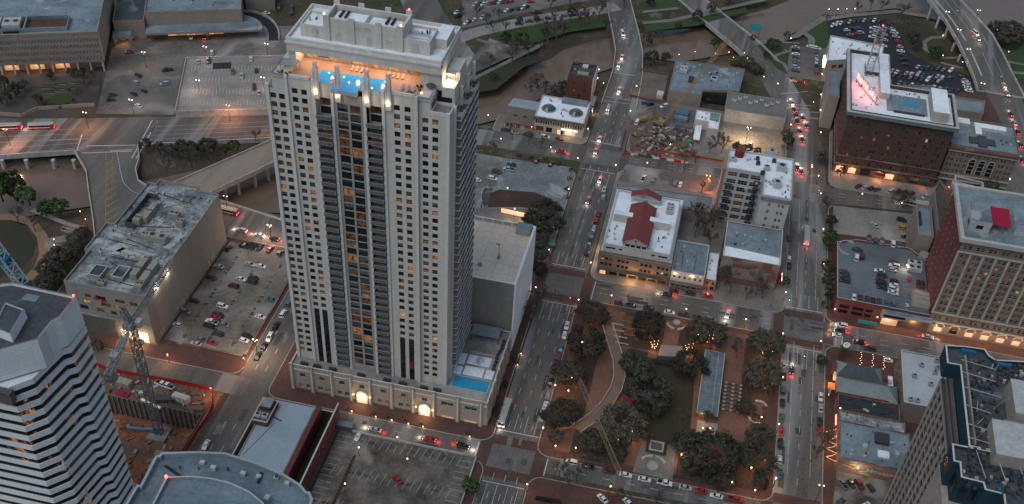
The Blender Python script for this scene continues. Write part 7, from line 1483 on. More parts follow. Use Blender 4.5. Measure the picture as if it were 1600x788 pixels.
# park
def park():
 Z = .165
 z = lambda k: Z+.012*k
 def sh(poly, mt, k, name='paving'):
  mb = MB(); mb.face([(*p, z(k)) for p in ccw(poly)], mt); return struct(mb, name)
 sh(R4(14, 88, 8, 90), M['plaza'], 1)
 sh([(42, 66), (60.5, 66.5), (62.3, 22), (42.6, 22)], M['lawn'], 2, 'lawn')
 for q in (R4(12.5, 22, 25, 88), R4(20, 40, 8, 22), R4(59, 74, 7, 24), R4(77, 90, 8, 30), R4(79, 92, 52, 88), R4(52, 66, 72, 88), R4(29, 46, 70, 90), R4(33, 44, 20, 66)): sh(q, M['mulch'], 2.3, 'planting_bed')
 sh([(45.2, 20.6), (57.6, 21.2), (58.2, 5.2), (43.6, 5.2)], M['walk'], 3)
 A = [(22.8, 80), (26.8, 69.5), (30.2, 60.6), (31.9, 52), (31.6, 44.5), (29.4, 35.5), (25.6, 27.6), (20.6, 20.3)]
 mb = MB(); ribbon(mb, A, 2.1, z(3), plain('arc_path', (.24, .155, .115), big=.2, grain=.3)); struct(mb, 'path')
 w = MB()
 for s in (-2.2, 2.2):
  P = offs(A, s)
  for a, b in zip(P, P[1:]): w.bar((*a, .5), (*b, .5), .3, M['rail'], .7)
 tag(w.build('seat_wall'), 'curved low seat wall along the arcing brick path in the park', 'low wall')
 d = MB(); d.prism([(17+6*math.cos(a)*.5, 50+9*math.sin(a)) for a in [math.radians(q) for q in range(0, 360, 24)]], .1, .6, M['conc'], M['mulch']); tag(d.build('planter'), 'leaf shaped planter inside the curve of the park path', 'planter')
 for k in range(3): m2 = MB(); m2.box(28.2+k*.9, 32.8+k*.9, 84.6-k*4, 88-k*4, .2, .55, M['conc'], plain('ochre_bed', (.13, .075, .02), grain=.4)); tag(m2.build('planter'), ('first', 'second', 'third')[k]+' ochre planter from the street on the stepped brick corner of the park', 'planter', 'ochre planters on the park corner')
 for k in range(4): m2 = MB(); m2.box(24+k*1.1, 29.5+k*1.1, 81.5-k*3.6, 82-k*3.6, .17, .4, M['rail']); tag(m2.build('step'), ('topmost', 'second', 'third', 'lowest')[k]+' pale step of the brick stair between oaks and planters', 'step')
 m2 = MB(); m2.prism([(45, 67), (55, 69), (54, 75.5), (45.4, 74)], .2, .7, M['walk'], plain('stage_top', (.3, .25, .215), grain=.15)); tag(m2.build('stage'), 'pale stone terrace between two lit oaks at the top of the lawn', 'terrace')
 m2 = MB(); m2.prism([(44.6, 64.2), (55.2, 66.3), (55, 68.7), (44.9, 66.7)], .2, 1.2, M['roof_dark'], plain('dark_glass', (.03, .035, .04), grain=.2)); tag(m2.build('dark_trellis'), 'low dark trellis in front of the stone terrace', 'trellis')
 def disc(cx, cy, r, lab, nm, cat): m3 = MB(); m3.cyl(cx, cy, .17, .75, r, M['conc'], 24); m3.cyl(cx, cy, .751, .78, r*.8, plain('disc_pale', (.36, .34, .31), big=.6, grain=.3), 24); tag(m3.build(nm), lab, cat)
 disc(50.4, 9.6, 2.3, 'round pale stone table on the plaza by the parked white cars', 'stone_disc', 'round platform'); disc(50.2, 89.3, 1.7, 'round pale stone table near the street between two oaks', 'stone_disc', 'round platform')
 def arc(cx, cy, r, a0, a1, lab):
  m3 = MB(); P = [(cx+r*math.cos(math.radians(a0+(a1-a0)*k/10)), cy+r*math.sin(math.radians(a0+(a1-a0)*k/10)), .45) for k in range(11)]
  for a, b in zip(P, P[1:]): m3.bar(a, b, .9, M['rail'], .55)
  tag(m3.build('curved_bench'), lab, 'bench')
 arc(50.4, 9.6, 4.9, 30, 85, 'curved bench beside the round stone table, the one toward the lawn oaks'); arc(50.4, 9.6, 4.9, 95, 150, 'curved bench beside the round stone table, the one toward the crane jib')
 arc(50.2, 89.3, 4, 200, 260, 'curved bench near the street at the round table, tower end'); arc(50.2, 89.3, 4, 280, 340, 'curved bench near the street at the round table, clock end'); arc(86.4, 50, 3, 20, 120, 'pale curved bench under the oaks beside the dining tables'); arc(86, 44, 3, 190, 300, 'curved bench beside the bright lamp near the street cars')
 f = thing('fountain', 'square dark fountain basin with a stone rim on the pale plaza', 'fountain', (50.6, 19.4, .18)); m2 = MB(); para(m2, R4(46.8, 54.4, 15.8, 23), .18, .55, .9, M['dark_wall'], M['mulch']); m2.build('hedge', f); m2 = MB(); para(m2, R4(48, 53.2, 17, 21.8), .18, .7, .5, M['rail']); m2.build('basin', f); m2 = MB(); m2.cyl(50.6, 19.4, .2, .62, 1.7, M['dark_wall'], 16); m2.build('water', f)
 m2 = MB(); m2.obox(36, 38.8, -.35, 5, 5.5, .18, .75, plain('red_deck', (.26, .03, .02), grain=.2)); tag(m2.build('red_platform'), 'small red platform under the oaks beside the curved path', 'platform')
 p = thing('pavilion', 'long glass roofed dining pavilion with blue glass beside the lawn', 'pavilion', (67.4, 52, .2)); r = MB(); gl = plain('blue_glass', (.17, .2, .205), c2=(.1, .125, .135), big=.25, stain=.8, fine=.8, grain=.3, rough=.2, spec=.6, xjoint=3.2, jdark=.6)
 r.box(63.2, 70.9, 37.5, 73, 3.3, 3.5, gl); r.build('glass_roof', p); q = MB()
 for x in (63.3, 67, 70.8):
  for y in (38, 46, 55, 64, 72.5): q.box(x-.12, x+.12, y-.12, y+.12, .2, 3.3, M['metal_dark'])
 for y in (37.6, 46, 55, 64, 72.9): q.bar((63.2, y, 3.58), (70.9, y, 3.58), .16, M['metal'])
 for x in (63.2, 68.6, 70.9): q.bar((x, 37.5, 3.6), (x, 73, 3.6), .3 if x != 68.6 else .14, M['unit'])
 q.build('frame', p); k = MB(); k.box(63.6, 66.4, 38.4, 45, .2, 2.8, M['wood']); k.box(68.8, 70.4, 46, 70, .2, .9, M['blue_cloth']); k.build('counter', p)
 for y in (36.6, 44, 52, 60): lamp_light(p, Vector((65.2, y, 2.9))-p.location, 150, (1, .45, .18), .3)
 b = thing('bar_deck', 'lit bar deck with tall lamps at the lower end of the pavilion', 'deck', (68, 31.5, .2)); m2 = MB(); m2.box(64, 71.8, 27.6, 36.8, .18, .45, M['wood'], M['conc']); m2.box(64.2, 71.6, 27.8, 28.2, .45, 1.2, M['blue_cloth']); m2.box(71.2, 71.7, 28.3, 33, .45, 1.2, M['blue_cloth']); m2.build('deck', b)
 for x, y in ((66.2, 30.6), (68.8, 31.2), (68.6, 29.2)): m2 = MB(); m2.cyl(x, y, .45, 3, .07, M['metal_dark'], 6); m2.ball((x, y, 3.2), .3, M['lampo'], 8, 5); m2.build('globe_lamp', b); lamp_light(b, Vector((x, y, 2.7))-b.location, 110, (1, .55, .25), .2)
 for j, (x, y) in enumerate([(xx, 44.6+2.1*k) for xx in (73, 75.9, 78.8) for k in range(8)]):
  t = thing('cafe_table', None, 'table', (x, y, .2)); m2 = MB(); m2.cyl(x, y, .85, .93, .62, M['umbrella'], 10); m2.build('tabletop', t); m2 = MB(); m2.cyl(x, y, .2, .85, .07, M['metal_dark'], 6); m2.build('stem', t)
  for s in (-1, 1): m2 = MB(); m2.box(x+s*.95-.25, x+s*.95+.25, y-.25, y+.25, .55, .65, M['metal_dark']); m2.box(x+s*1.18-.04, x+s*1.18+.04, y-.25, y+.25, .65, 1.1, M['metal_dark']); m2.box(x+s*.95-.05, x+s*.95+.05, y-.05, y+.05, .2, .55, M['metal_dark']); m2.build('chair', t)
  tag(t, 'round cafe table %s, %s from the bar deck' % (('beside the glass pavilion', 'in the middle dining row', 'in the row by the oaks')[j//8], ORD[j % 8]), None, 'cafe tables beside the pavilion')
 x, y = at(1103, 662, 0); t = thing('palm_tree', 'spiky palm growing at the lower end of the pavilion', 'palm', (x, y, .2)); m2 = MB(); m2.cyl(x, y, .2, 4.6, .22, M['bark'], 8, .16); m2.build('trunk', t); m2 = MB()
 for k in range(22):
  a = k*2.4; l = RNG.uniform(2, 3); c, s = math.cos(a), math.sin(a); e = RNG.uniform(-.6, 1.2); m2.face([(x, y, 4.6), (x+l*.5*c-.22*s, y+l*.5*s+.22*c, 5.4+e*.4), (x+l*c, y+l*s, 4.6+e*.6), (x+l*.5*c+.22*s, y+l*.5*s-.22*c, 5.4+e*.4)], LM)
 m2.build('crown', t)
 zo = 2.2639; zx = lambda a: 820+a/zo; zy = lambda b: 440+b/zo
 O = [(238, 112, 62), (205, 232, 76), (152, 325, 58), (130, 470, 64), (112, 548, 26), (392, 300, 66), (432, 398, 76), (432, 160, 66), (590, 296, 62), (643, 188, 70), (855, 228, 66), (848, 345, 74), (782, 432, 36), (352, 520, 84), (245, 560, 48), (572, 560, 58), (660, 628, 86), (600, 640, 40), (818, 622, 66), (832, 530, 44), (700, 690, 46), (440, 440, 50), (830, 708, 26), (330, 590, 40)]
 for a, b, r in O:
  x, y = at(zx(a), zy(b), 4.5); rr = r/zo*.24
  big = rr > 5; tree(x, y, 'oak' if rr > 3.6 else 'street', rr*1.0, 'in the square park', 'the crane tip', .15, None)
 for a, b, l in ((520, 275, 9), (375, 242, 5)): pass
 for k, (x0, x1, y0, y1) in enumerate(((44.4, 56, 62.6, 64), (58, 73, 6.6, 8.2), (33, 41, 66.4, 68.2), (24, 36, 6.8, 8.4), (84, 89, 36, 46))):
  mb = MB(); rg = random.Random(70+k)
  for _ in range(420): x, y, zz = rg.uniform(x0, x1), rg.uniform(y0, y1), rg.uniform(.2, 1.2); s = .22; a = rg.uniform(0, 3); c, d = s*math.cos(a), s*math.sin(a); mb.face([(x-c, y-d, zz), (x+d, y-c, zz+rg.uniform(-.15, .15)), (x+c, y+d, zz+.05), (x-d, y+c, zz)], LD if rg.random() < .7 else LM)
  o = mb.build('hedge'); tag(o, 'clipped dark hedge '+('below the stone terrace', 'along the lower park kerb behind the white cars', 'beside the stepped planters', 'near the first parked cars of the lower kerb', 'beside the street under the oaks')[k], 'hedge')
 for px, py, lab in ((1108, 531, 'orange string lights wound up a trunk above the pavilion'), (1195, 549, 'orange string lights wound up a trunk near the clock street'), (1076, 545, 'warm string lights around the oak beside the terrace'), (1022, 540, 'warm string lights under the oak on the tower side of the terrace')):
  x, y = at(px, py, 2.2); mb = MB()
  for k in range(16): mb.ball((x+(.55+.08*k)*math.cos(k*1.3), y+(.55+.08*k)*math.sin(k*1.3), .6+.24*k), .12, M['lampo'], 5, 3)
  tag(mb.build('string_lights'), lab, 'string lights'); lamp_light(None, (x, y-1.3, 2), 120, (1, .42, .16), .4)
# other trees
def all_trees():
 trees([(850, 330, 7), (858, 352, 6.5), (842, 372, 6), (838, 398, 5.4), (846, 418, 3.6), (836, 345, 5.5)], 'oak', 'beside the big garage', 'the bayou lot', 4)
 trees([(20, 300, 6), (2, 306, 6), (44, 312, 5), (70, 330, 4), (92, 330, 4.4)], 'green', 'on the bayou bank by the forked street', 'the picture edge', 3)
 trees([(75, 418, 5), (95, 405, 5.5), (112, 395, 4.6), (88, 432, 5), (70, 440, 5), (118, 372, 3.6), (128, 362, 3), (140, 382, 3.6)], 'oak', 'behind the theatre block', 'the tan path', 3)
 trees([(30, 350, 5), (55, 362, 4)], 'bare', 'by the tan curved path', 'the picture edge')
 trees([(152, 545, 2.4)], 'street', 'in front of the theatre entrance', '', 1.5)
 trees([(230, 235, 2.8), (250, 240, 3), (268, 243, 3), (285, 238, 3.2), (300, 240, 3)], 'street', 'on the bank below the big road', 'the forked street', 1)
 trees([(324, 226, 4.6)], 'oak', 'standing taller beside the big road', '', 4, -.5)
 trees([(365, 234, 3), (352, 240, 2.6)], 'green', 'on the bank beside the tan overpass', 'the forked street', 1)
 trees([(300, 262, 5), (262, 272, 5), (330, 256, 4), (400, 222, 4)], 'bare', 'on the slope below the big road', 'the forked street')
 trees([(24, 150, 3), (38, 140, 2.6), (12, 162, 3.2), (60, 160, 2.4), (80, 122, 2), (112, 118, 2), (128, 120, 2.2), (8, 138, 3)], 'street', 'in the office garden', 'the picture edge', 1)
 trees([(138, 150, 6), (146, 134, 5), (126, 160, 5)], 'bare', 'beside the office garden', 'the round lawn')
 for k, (px, py, r) in enumerate(((70, 165, 1.1), (82, 168, 1.1), (94, 169, 1.1), (106, 166, 1.1), (116, 160, 1.0), (118, 150, 1.0), (108, 144, 1.0), (64, 156, 1.0))): x, y = at(px, py); tree(x, y, 'shrub', r*1.3, 'around the round office lawn', 'the big road')
 mb = MB(); cx, cy = at(92.5, 159); mb.prism([(cx+6.4*math.cos(a), cy+6.4*math.sin(a)*1.3) for a in [k*.314 for k in range(20)]], .05, .16, M['walk'], M['green']); tag(mb.build('round_lawn'), 'bright round lawn in the middle of the office garden', 'lawn')
 trees([(790, 62, 3), (815, 66, 4)], 'green', 'on the grassy far bank', 'the tower', 2)
 trees([(770, 122, 2.6)], 'green', 'low on the far bank beside the water', '', 1)
 trees([(855, 72, 7), (870, 66, 7), (880, 60, 6), (800, 92, 6), (780, 36, 5), (790, 50, 4), (908, 42, 6), (935, 30, 6), (948, 50, 5), (890, 12, 6), (860, 16, 5), (770, 50, 4), (845, 84, 5)], 'bare', 'on the far bayou bank', 'the tower')
 trees([(812, 36, 1.8), (838, 33, 1.8), (852, 50, 2.2), (893, 24, 2.4), (720, 20, 2)], 'street', 'along the far bank road', 'the tower', 1)
 trees([(840, 128, 5), (852, 136, 4), (830, 134, 4), (862, 140, 3.6)], 'rust', 'on the water side of the domed building', 'the tower', 3, -1)
 trees([(868, 142, 3), (880, 136, 3), (890, 130, 2.4)], 'street', 'on the quay beside the brick warehouse', 'the domed building', 2, -1)
 trees([(1017, 98, 3.6), (1040, 96, 2.8)], 'street', 'at the bridge end of the brown deck', 'the bridge', 2)
 trees([(1120, 150, 3.4), (1108, 154, 3), (1132, 156, 2.6)], 'oak', 'in the court behind the small white building', 'the yard', 2)
 trees([(1165, 100, 4.4), (1178, 108, 4), (1150, 100, 3), (1188, 112, 3)], 'oak', 'at the end of the diagonal bridge', 'the yard', 2)
 trees([(1118, 64, 2.6), (1178, 55, 2)], 'green', 'on the bayou edge near the diagonal bridge', 'the yard', 2, -2)
 trees([(1208, 72, 4)], 'oak', 'on the lawn below the river path', '', 2); trees([(1228, 60, 2), (1196, 90, 2)], 'street', 'beside the winding lawn path', 'the river path', 1)
 trees([(1360, 15, 5), (1340, 20, 4), (1405, 30, 6), (1415, 52, 6), (1420, 66, 5), (1375, 20, 5), (1290, 40, 4)], 'bare', 'around the riverside car park', 'the diagonal bridge')
 trees([(1458, 88, 3.6), (1468, 84, 3)], 'green', 'on the lawn by the viaduct', 'the car park', 1.5); trees([(1424, 62, 3.4), (1432, 74, 3)], 'street', 'at the edge of the riverside lawn', 'the river', 2)
 trees([(1560, 48, 6), (1580, 52, 6.6), (1574, 66, 6), (1596, 60, 6), (1566, 60, 5)], 'oak', 'beyond the viaduct', 'the river', 3)
 trees([(1088, 352, 7), (1100, 368, 7.5), (1112, 356, 7), (1108, 385, 6), (1085, 372, 5)], 'bare', 'in the yard behind the white row building', 'the grey roof')
 trees([(1118, 232, 5), (1128, 240, 5), (1108, 240, 4)], 'bare', 'beside the lit dirt yard', 'the construction yard'); trees([(1150, 238, 2.4), (1166, 240, 2.6), (1183, 242, 2)], 'street', 'behind the lettered loft building', 'the yard', 1)
 trees([(1228, 215, 2.8), (1230, 228, 2.8)], 'street', 'between the dirt yard and the street', 'the bridge', 2); trees([(1222, 236, 2)], 'bare', 'at the corner of the dirt yard', '')
 trees([(1068, 262, 4), (1086, 256, 4), (1096, 300, 4)], 'bare', 'by the orange lit parking strip', 'the bridge')
 trees([(985, 424, 5), (997, 428, 5.5), (1010, 430, 5), (1022, 432, 4.6), (965, 420, 4)], 'bare', 'along the red gable pavement', 'the garage')
 trees([(1132, 446, 6.4), (1140, 458, 5), (1180, 462, 6), (1190, 468, 4.6), (1165, 468, 4)], 'bare', 'before the patched brick wall', 'the white row building')
 trees([(1224, 442, 2.4)], 'green', 'at the red awning corner', '', 1.5)
 trees([(1282, 250, 3)], 'street', 'under the orange lamp by the brown block', '', 2); trees([(1314, 272, 2.2)], 'street', 'before the shopfronts of the brown block', '', 1.5)
 trees([(1410, 312, 4.6), (1404, 318, 4)], 'rust', 'by the parking row of the brown block', 'the brown block', 2)
 trees([(1290, 332, 5)], 'bare', 'on the pavement by the tan lot', ''); trees([(1297, 370, 3), (1296, 385, 3.2)], 'green', 'beside the deck ramp', 'the tan lot', 2)
 trees([(1291, 425, 3), (1293, 445, 3), (1295, 460, 2.6), (1298, 350, 2.6), (1292, 478, 2)], 'street', 'along the street side of the parking deck', 'the tan lot', 2)
 trees([(1282, 565, 2.2)], 'green', 'at the clock street corner', '', 2)
 trees([(1282, 700, 4.6), (1274, 716, 4.6), (1288, 690, 4)], 'bare', 'on the pavement by the mural block', 'the clock')
 trees([(737, 762, 3.3)], 'green', 'at the corner of the big surface lot', '', 2.4)
 trees([(832, 490, 5), (828, 502, 5), (838, 478, 4.4), (846, 470, 4)], 'bare', 'on the pavement by the garage corner', 'the tower')
 trees([(873, 745, 4.6), (900, 752, 4.6), (1024, 786, 4), (888, 760, 4)], 'bare', 'across the street below the park', 'the tower'); trees([(962, 778, 3.2)], 'rust', 'at the lower edge beside the crane jib', '', 2)
 trees([(1062, 660, 4), (1122, 535, 5), (1150, 560, 5), (1148, 548, 4)], 'bare', 'over the dining plaza', 'the terrace')
 trees([(738, 600, 1.4)], 'street', 'never', '') if 0 else None
 trees([(788, 603, 1.3), (805, 560, 1.2)], 'street', 'on the pavement beside the tower base', 'the junction', 1)
 trees([(800, 218, 4), (826, 226, 4.4), (845, 232, 4), (770, 240, 3.4)], 'bare', 'between the street and the pale bayou lot', 'the tower')
 for k, (px, py) in enumerate(((892, 268), (890, 282), (886, 298), (884, 310), (872, 258), (852, 252), (830, 249), (810, 246))): x, y = at(px, py); tree(x, y, 'shrub', 1.3, 'along the hedge line of the pale bayou lot', 'the junction')
 trees([(1440, 272, 1.8), (1538, 300, 3), (1548, 296, 3)], 'street', 'before the ornate stone block', 'the brown block', 2)
 trees([(668, 120, 2), ], 'street', 'hidden', '') if 0 else None
 x = [(850, 782, 7), (905, 785, 5)]
 for k, (px, py, l) in enumerate(((850, 782, 6), (866, 784, 4))):
  a = at(px, py); mb = MB(); rg = random.Random(k)
  for _ in range(300): q, w, zz = a[0]+rg.uniform(-l/2, l/2), a[1]+rg.uniform(-.8, .8), rg.uniform(.2, 1.1); s = .22; mb.face([(q-s, w, zz), (q, w-s, zz+.1), (q+s, w, zz), (q, w+s, zz-.1)], LD)
  tag(mb.build('hedge'), ('dark clipped hedge at the lower edge near the crossing', 'second dark hedge at the lower edge beside the first')[k], 'hedge')
 number_trees()
_at0 = all_trees
def all_trees():
 trees([(735, 118, 5), (765, 108, 5), (800, 100, 6), (825, 88, 6), (850, 60, 6), (870, 46, 6), (890, 36, 5), (920, 38, 6), (940, 18, 5), (760, 44, 5), (745, 30, 5), (975, 12, 5)], 'bare', 'on the grassy far bank slope', 'the tower')
 trees([(1010, 60, 2.4), (1030, 54, 2), (1060, 44, 2.4), (1090, 30, 3), (1110, 20, 3), (1140, 4, 4), (1015, 8, 3)], 'street', 'on the far bank past the flat bridge', 'the bridge', 1, -.5)
 trees([(1016, 62, 2)], 'green', 'at the water foot of the flat bridge', '', 1, -2)
 _at0()
# vehicles
CC = {'w': ('white', (.62, .63, .63)), 's': ('silver', (.36, .38, .4)), 'g': ('grey', (.16, .165, .17)), 'k': ('black', (.012, .012, .014)), 'd': ('dark grey', (.035, .037, .042)), 'b': ('blue', (.05, .13, .26)), 'n': ('navy', (.015, .025, .06)), 'r': ('red', (.36, .012, .016)), 'm': ('maroon', (.1, .012, .02)), 't': ('teal', (.035, .1, .12)), 'y': ('yellow', (.42, .24, .05)), 'e': ('green', (.06, .14, .06)), 'l': ('pale blue', (.26, .36, .44)), 'p': ('purple', (.13, .03, .12))}
M['tyre'] = pm('tyre', (.012, .012, .012)); M['autoglass'] = glassy('auto_glass', (.015, .018, .022), .1); M['chrome'] = pm('chrome', (.4, .4, .4), metal=.8, rough=.3)
M['tail'] = pm('tail_unlit', (.2, .01, .01), rough=.3); M['head'] = pm('head_unlit', (.5, .5, .5), rough=.2); M['tail_on'] = em('tail_lit', (1, .05, .04), 5); M['head_on'] = em('head_lit', (1, .88, .7), 9)
def paint(c):
 return pm('paint_'+CC[c][0].replace(' ', '_'), CC[c][1], c2=tuple(v*.85 for v in CC[c][1]), big=.6, stain=.4, fine=4, grain=.08, rough=.32, spec=.6)
TYPES = {  # length, half width, hull (x, half width scale, top), cabin bottom x0,x1, top x0,x1, belt z, roof z, wheel r
 'sedan': (4.7, .91, [(-2.35, .82, .62), (-2.2, .95, .84), (-1.7, 1, .92), (1.0, 1, .92), (2.05, .95, .76), (2.33, .8, .58)], -1.75, 1.15, -1.05, .3, .9, 1.43, .33),
 'suv': (4.8, .97, [(-2.4, .9, .75), (-2.3, .98, 1.0), (1.1, 1, 1.02), (2.15, .96, .95), (2.38, .84, .7)], -2.3, 1.2, -2.05, .45, 1.0, 1.76, .38),
 'hatchback': (4.0, .88, [(-2.0, .86, .65), (-1.9, .97, .9), (.9, 1, .92), (1.75, .95, .78), (2.0, .8, .58)], -1.9, 1.05, -1.5, .25, .9, 1.48, .32),
 'pickup': (5.6, 1.0, [(-2.8, .95, .8), (-2.75, 1, 1.02), (1.5, 1, 1.05), (2.6, .97, .98), (2.8, .88, .72)], -.7, 1.5, -.45, .85, 1.03, 1.85, .4),
 'van': (5.3, 1.0, [(-2.65, .94, 1.1), (-2.6, 1, 1.25), (1.9, 1, 1.2), (2.5, .95, .98), (2.65, .86, .75)], -2.58, 2.1, -2.5, 1.2, 1.22, 2.05, .36),
 'limousine': (8.6, .93, [(-4.3, .84, .62), (-4.1, .96, .86), (-3.4, 1, .94), (3.0, 1, .94), (4.0, .95, .78), (4.3, .8, .6)], -3.6, 3.1, -2.9, 2.3, .92, 1.47, .34)}
_CM = {}
def car_meshes(ty, c):
 L, hw, hull, cb0, cb1, ct0, ct1, bz, rz_, wr = TYPES[ty]
 if ('glass', ty) not in _CM:
  g = MB(); wb, wt = hw*.93, hw*.74; e = .02
  p = [(cb0, -wb, bz), (cb1, -wb, bz), (cb1, wb, bz), (cb0, wb, bz), (ct0, -wt, rz_-.05), (ct1, -wt, rz_-.05), (ct1, wt, rz_-.05), (ct0, wt, rz_-.05)]; g.hexa(p, M['autoglass']); _CM['glass', ty] = g
  w = MB(); w.tube([(0, -.11, 0), (0, .11, 0)], wr, M['tyre'], 10); w.tube([(0, -.115, 0), (0, .115, 0)], wr*.58, M['chrome'], 8); _CM['wheel', ty] = w
  for nm, x, mt, mo in (('headlight', L/2-.06, 'head', 'head_on'), ('taillight', -L/2+.03, 'tail', 'tail_on')):
   for q in (0, 1): h = MB(); s = .12 if q else .1; zc = hull[-1][2]-.02 if nm[0] == 'h' else hull[1][2]-.12; h.box(-.07, .07, -.19, .19, -s/1.6, s/1.6, M[mo if q else mt]); _CM[nm, ty, q] = h
 if (ty, c) not in _CM:
  b = MB(); P = paint(c); rings = []
  for x, k, zt in hull:
   h = hw*k; zb = .22; rings.append([(x, -h*.94, zb), (x, -h, zb+.22), (x, -h, zt-.1), (x, -h*.88, zt), (x, h*.88, zt), (x, h, zt-.1), (x, h, zb+.22), (x, h*.94, zb)])
  for a, d in zip(rings, rings[1:]):
   for j in range(8): b.face([a[j], d[j], d[(j+1) % 8], a[(j+1) % 8]][::-1], P)
  b.face(rings[0], P); b.face(rings[-1][::-1], P); wt = hw*.75
  b.hexa([(ct0-.03, -wt-.01, rz_-.055), (ct1+.03, -wt-.01, rz_-.055), (ct1+.03, wt+.01, rz_-.055), (ct0-.03, wt+.01, rz_-.055), (ct0+.06, -wt+.06, rz_+.02), (ct1-.08, -wt+.06, rz_+.02), (ct1-.08, wt-.06, rz_+.02), (ct0+.06, wt-.06, rz_+.02)], P)
  for x0, x1 in ((cb0, ct0), (cb1, ct1)):
   for s in (-1, 1): b.bar((x0, s*hw*.93, bz), (x1, s*wt, rz_-.03), .09, P)
  xm = (ct0+ct1)/2-.1
  for s in (-1, 1): b.bar((xm, s*hw*.94, bz), (xm, s*(wt+.01), rz_-.03), .1, P, .05)
  if ty == 'pickup': b.box(-2.6, -.85, -hw*.82, hw*.82, 1.021, 1.035, M['tyre'])
  _CM[ty, c] = b
 return _CM
_ME = {}
def as_mesh(key, mb):
 if key not in _ME: _ME[key] = mesh_of(mb, key[0] if isinstance(key[0], str) else 'body', False)
 return _ME[key]
CARS = []
def car(px, py, c, ty, ang, place, ref, z=.02, lit=0):
 x, y = at(px, py, z+.6); car_meshes(ty, c); L, hw, hull, *_r, wr = TYPES[ty]; near = y < 150
 nm = {'sedan': 'sedan_car', 'suv': 'suv', 'hatchback': 'hatchback_car', 'pickup': 'pickup_truck', 'van': 'van', 'limousine': 'limousine'}[ty]; a = math.radians(ang)
 hx = L/2-.05; hz = hull[-1][2]-.08; tz = hull[1][2]-.14; hy = hw*.62; pos = [(hx-.02, s*hy, hz, 'headlight') for s in (-1, 1)]+[(-hx, s*hy, tz, 'taillight') for s in (-1, 1)]; wx = L*.3
 if near or lit:
  t = thing(nm, None, None, (x, y, z), None, a)
  inst(as_mesh(('body', ty, c), _CM[ty, c]), 'body', parent=t); inst(as_mesh(('windows', ty), _CM['glass', ty]), 'windows', parent=t)
  for sx in (-1, 1):
   for sy in (-1, 1): inst(as_mesh(('wheel', ty), _CM['wheel', ty]), 'wheel', (sx*wx, sy*(hw-.1), wr), parent=t)
  for X_, Y_, Z_, n in pos: inst(as_mesh((n, ty, lit), _CM[n, ty, 1 if lit else 0]), n, (X_, Y_, Z_), parent=t)
  if lit: lamp_light(t, (L/2+1.6, 0, .7), 110, (1, .85, .65), .3); lamp_light(t, (-L/2-1.2, 0, .7), 95, (1, .05, .03), .3)
 else:
  if ('all', ty, c) not in _ME:
   m = MB()
   def put(mb, o=(0, 0, 0)):
    n = len(m.v); m.v += [(v[0]+o[0], v[1]+o[1], v[2]+o[2]) for v in mb.v]; m.f += [tuple(n+i for i in f) for f in mb.f]; m.m += [m.mi(mb.mats[k]) for k in mb.m]
   put(_CM[ty, c]); put(_CM['glass', ty])
   for sx in (-1, 1):
    for sy in (-1, 1): put(_CM['wheel', ty], (sx*wx, sy*(hw-.1), wr))
   for X_, Y_, Z_, n in pos: put(_CM[n, ty, 0], (X_, Y_, Z_))
   _ME['all', ty, c] = mesh_of(m, nm)
  t = inst(_ME['all', ty, c], nm, (x, y, z), a)
 t['category'] = {'sedan': 'car', 'suv': 'car', 'hatchback': 'car', 'pickup': 'pickup truck', 'van': 'van', 'limousine': 'limousine'}[ty]
 CARS.append((t, CC[c][0]+' '+{'suv': 'suv', 'pickup': 'pickup', 'sedan': 'sedan', 'hatchback': 'hatchback', 'van': 'van', 'limousine': 'limousine'}[ty], place, ref)); return t
def cars(spec, ang, place, ref, z=.03, tys=None):
 rg = random.Random(len(CARS)+3)
 for s in spec:
  px, py, c = s[:3]; ty = s[3] if len(s) > 3 and s[3] else rg.choice(tys or ('sedan', 'sedan', 'suv', 'hatchback')); lit = s[4] if len(s) > 4 else 0; an = s[5] if len(s) > 5 else ang+rg.choice((0, 180))*(0 if lit else 1)+rg.uniform(-2, 2)
  car(px, py, c, ty, an, place, ref, z, lit)
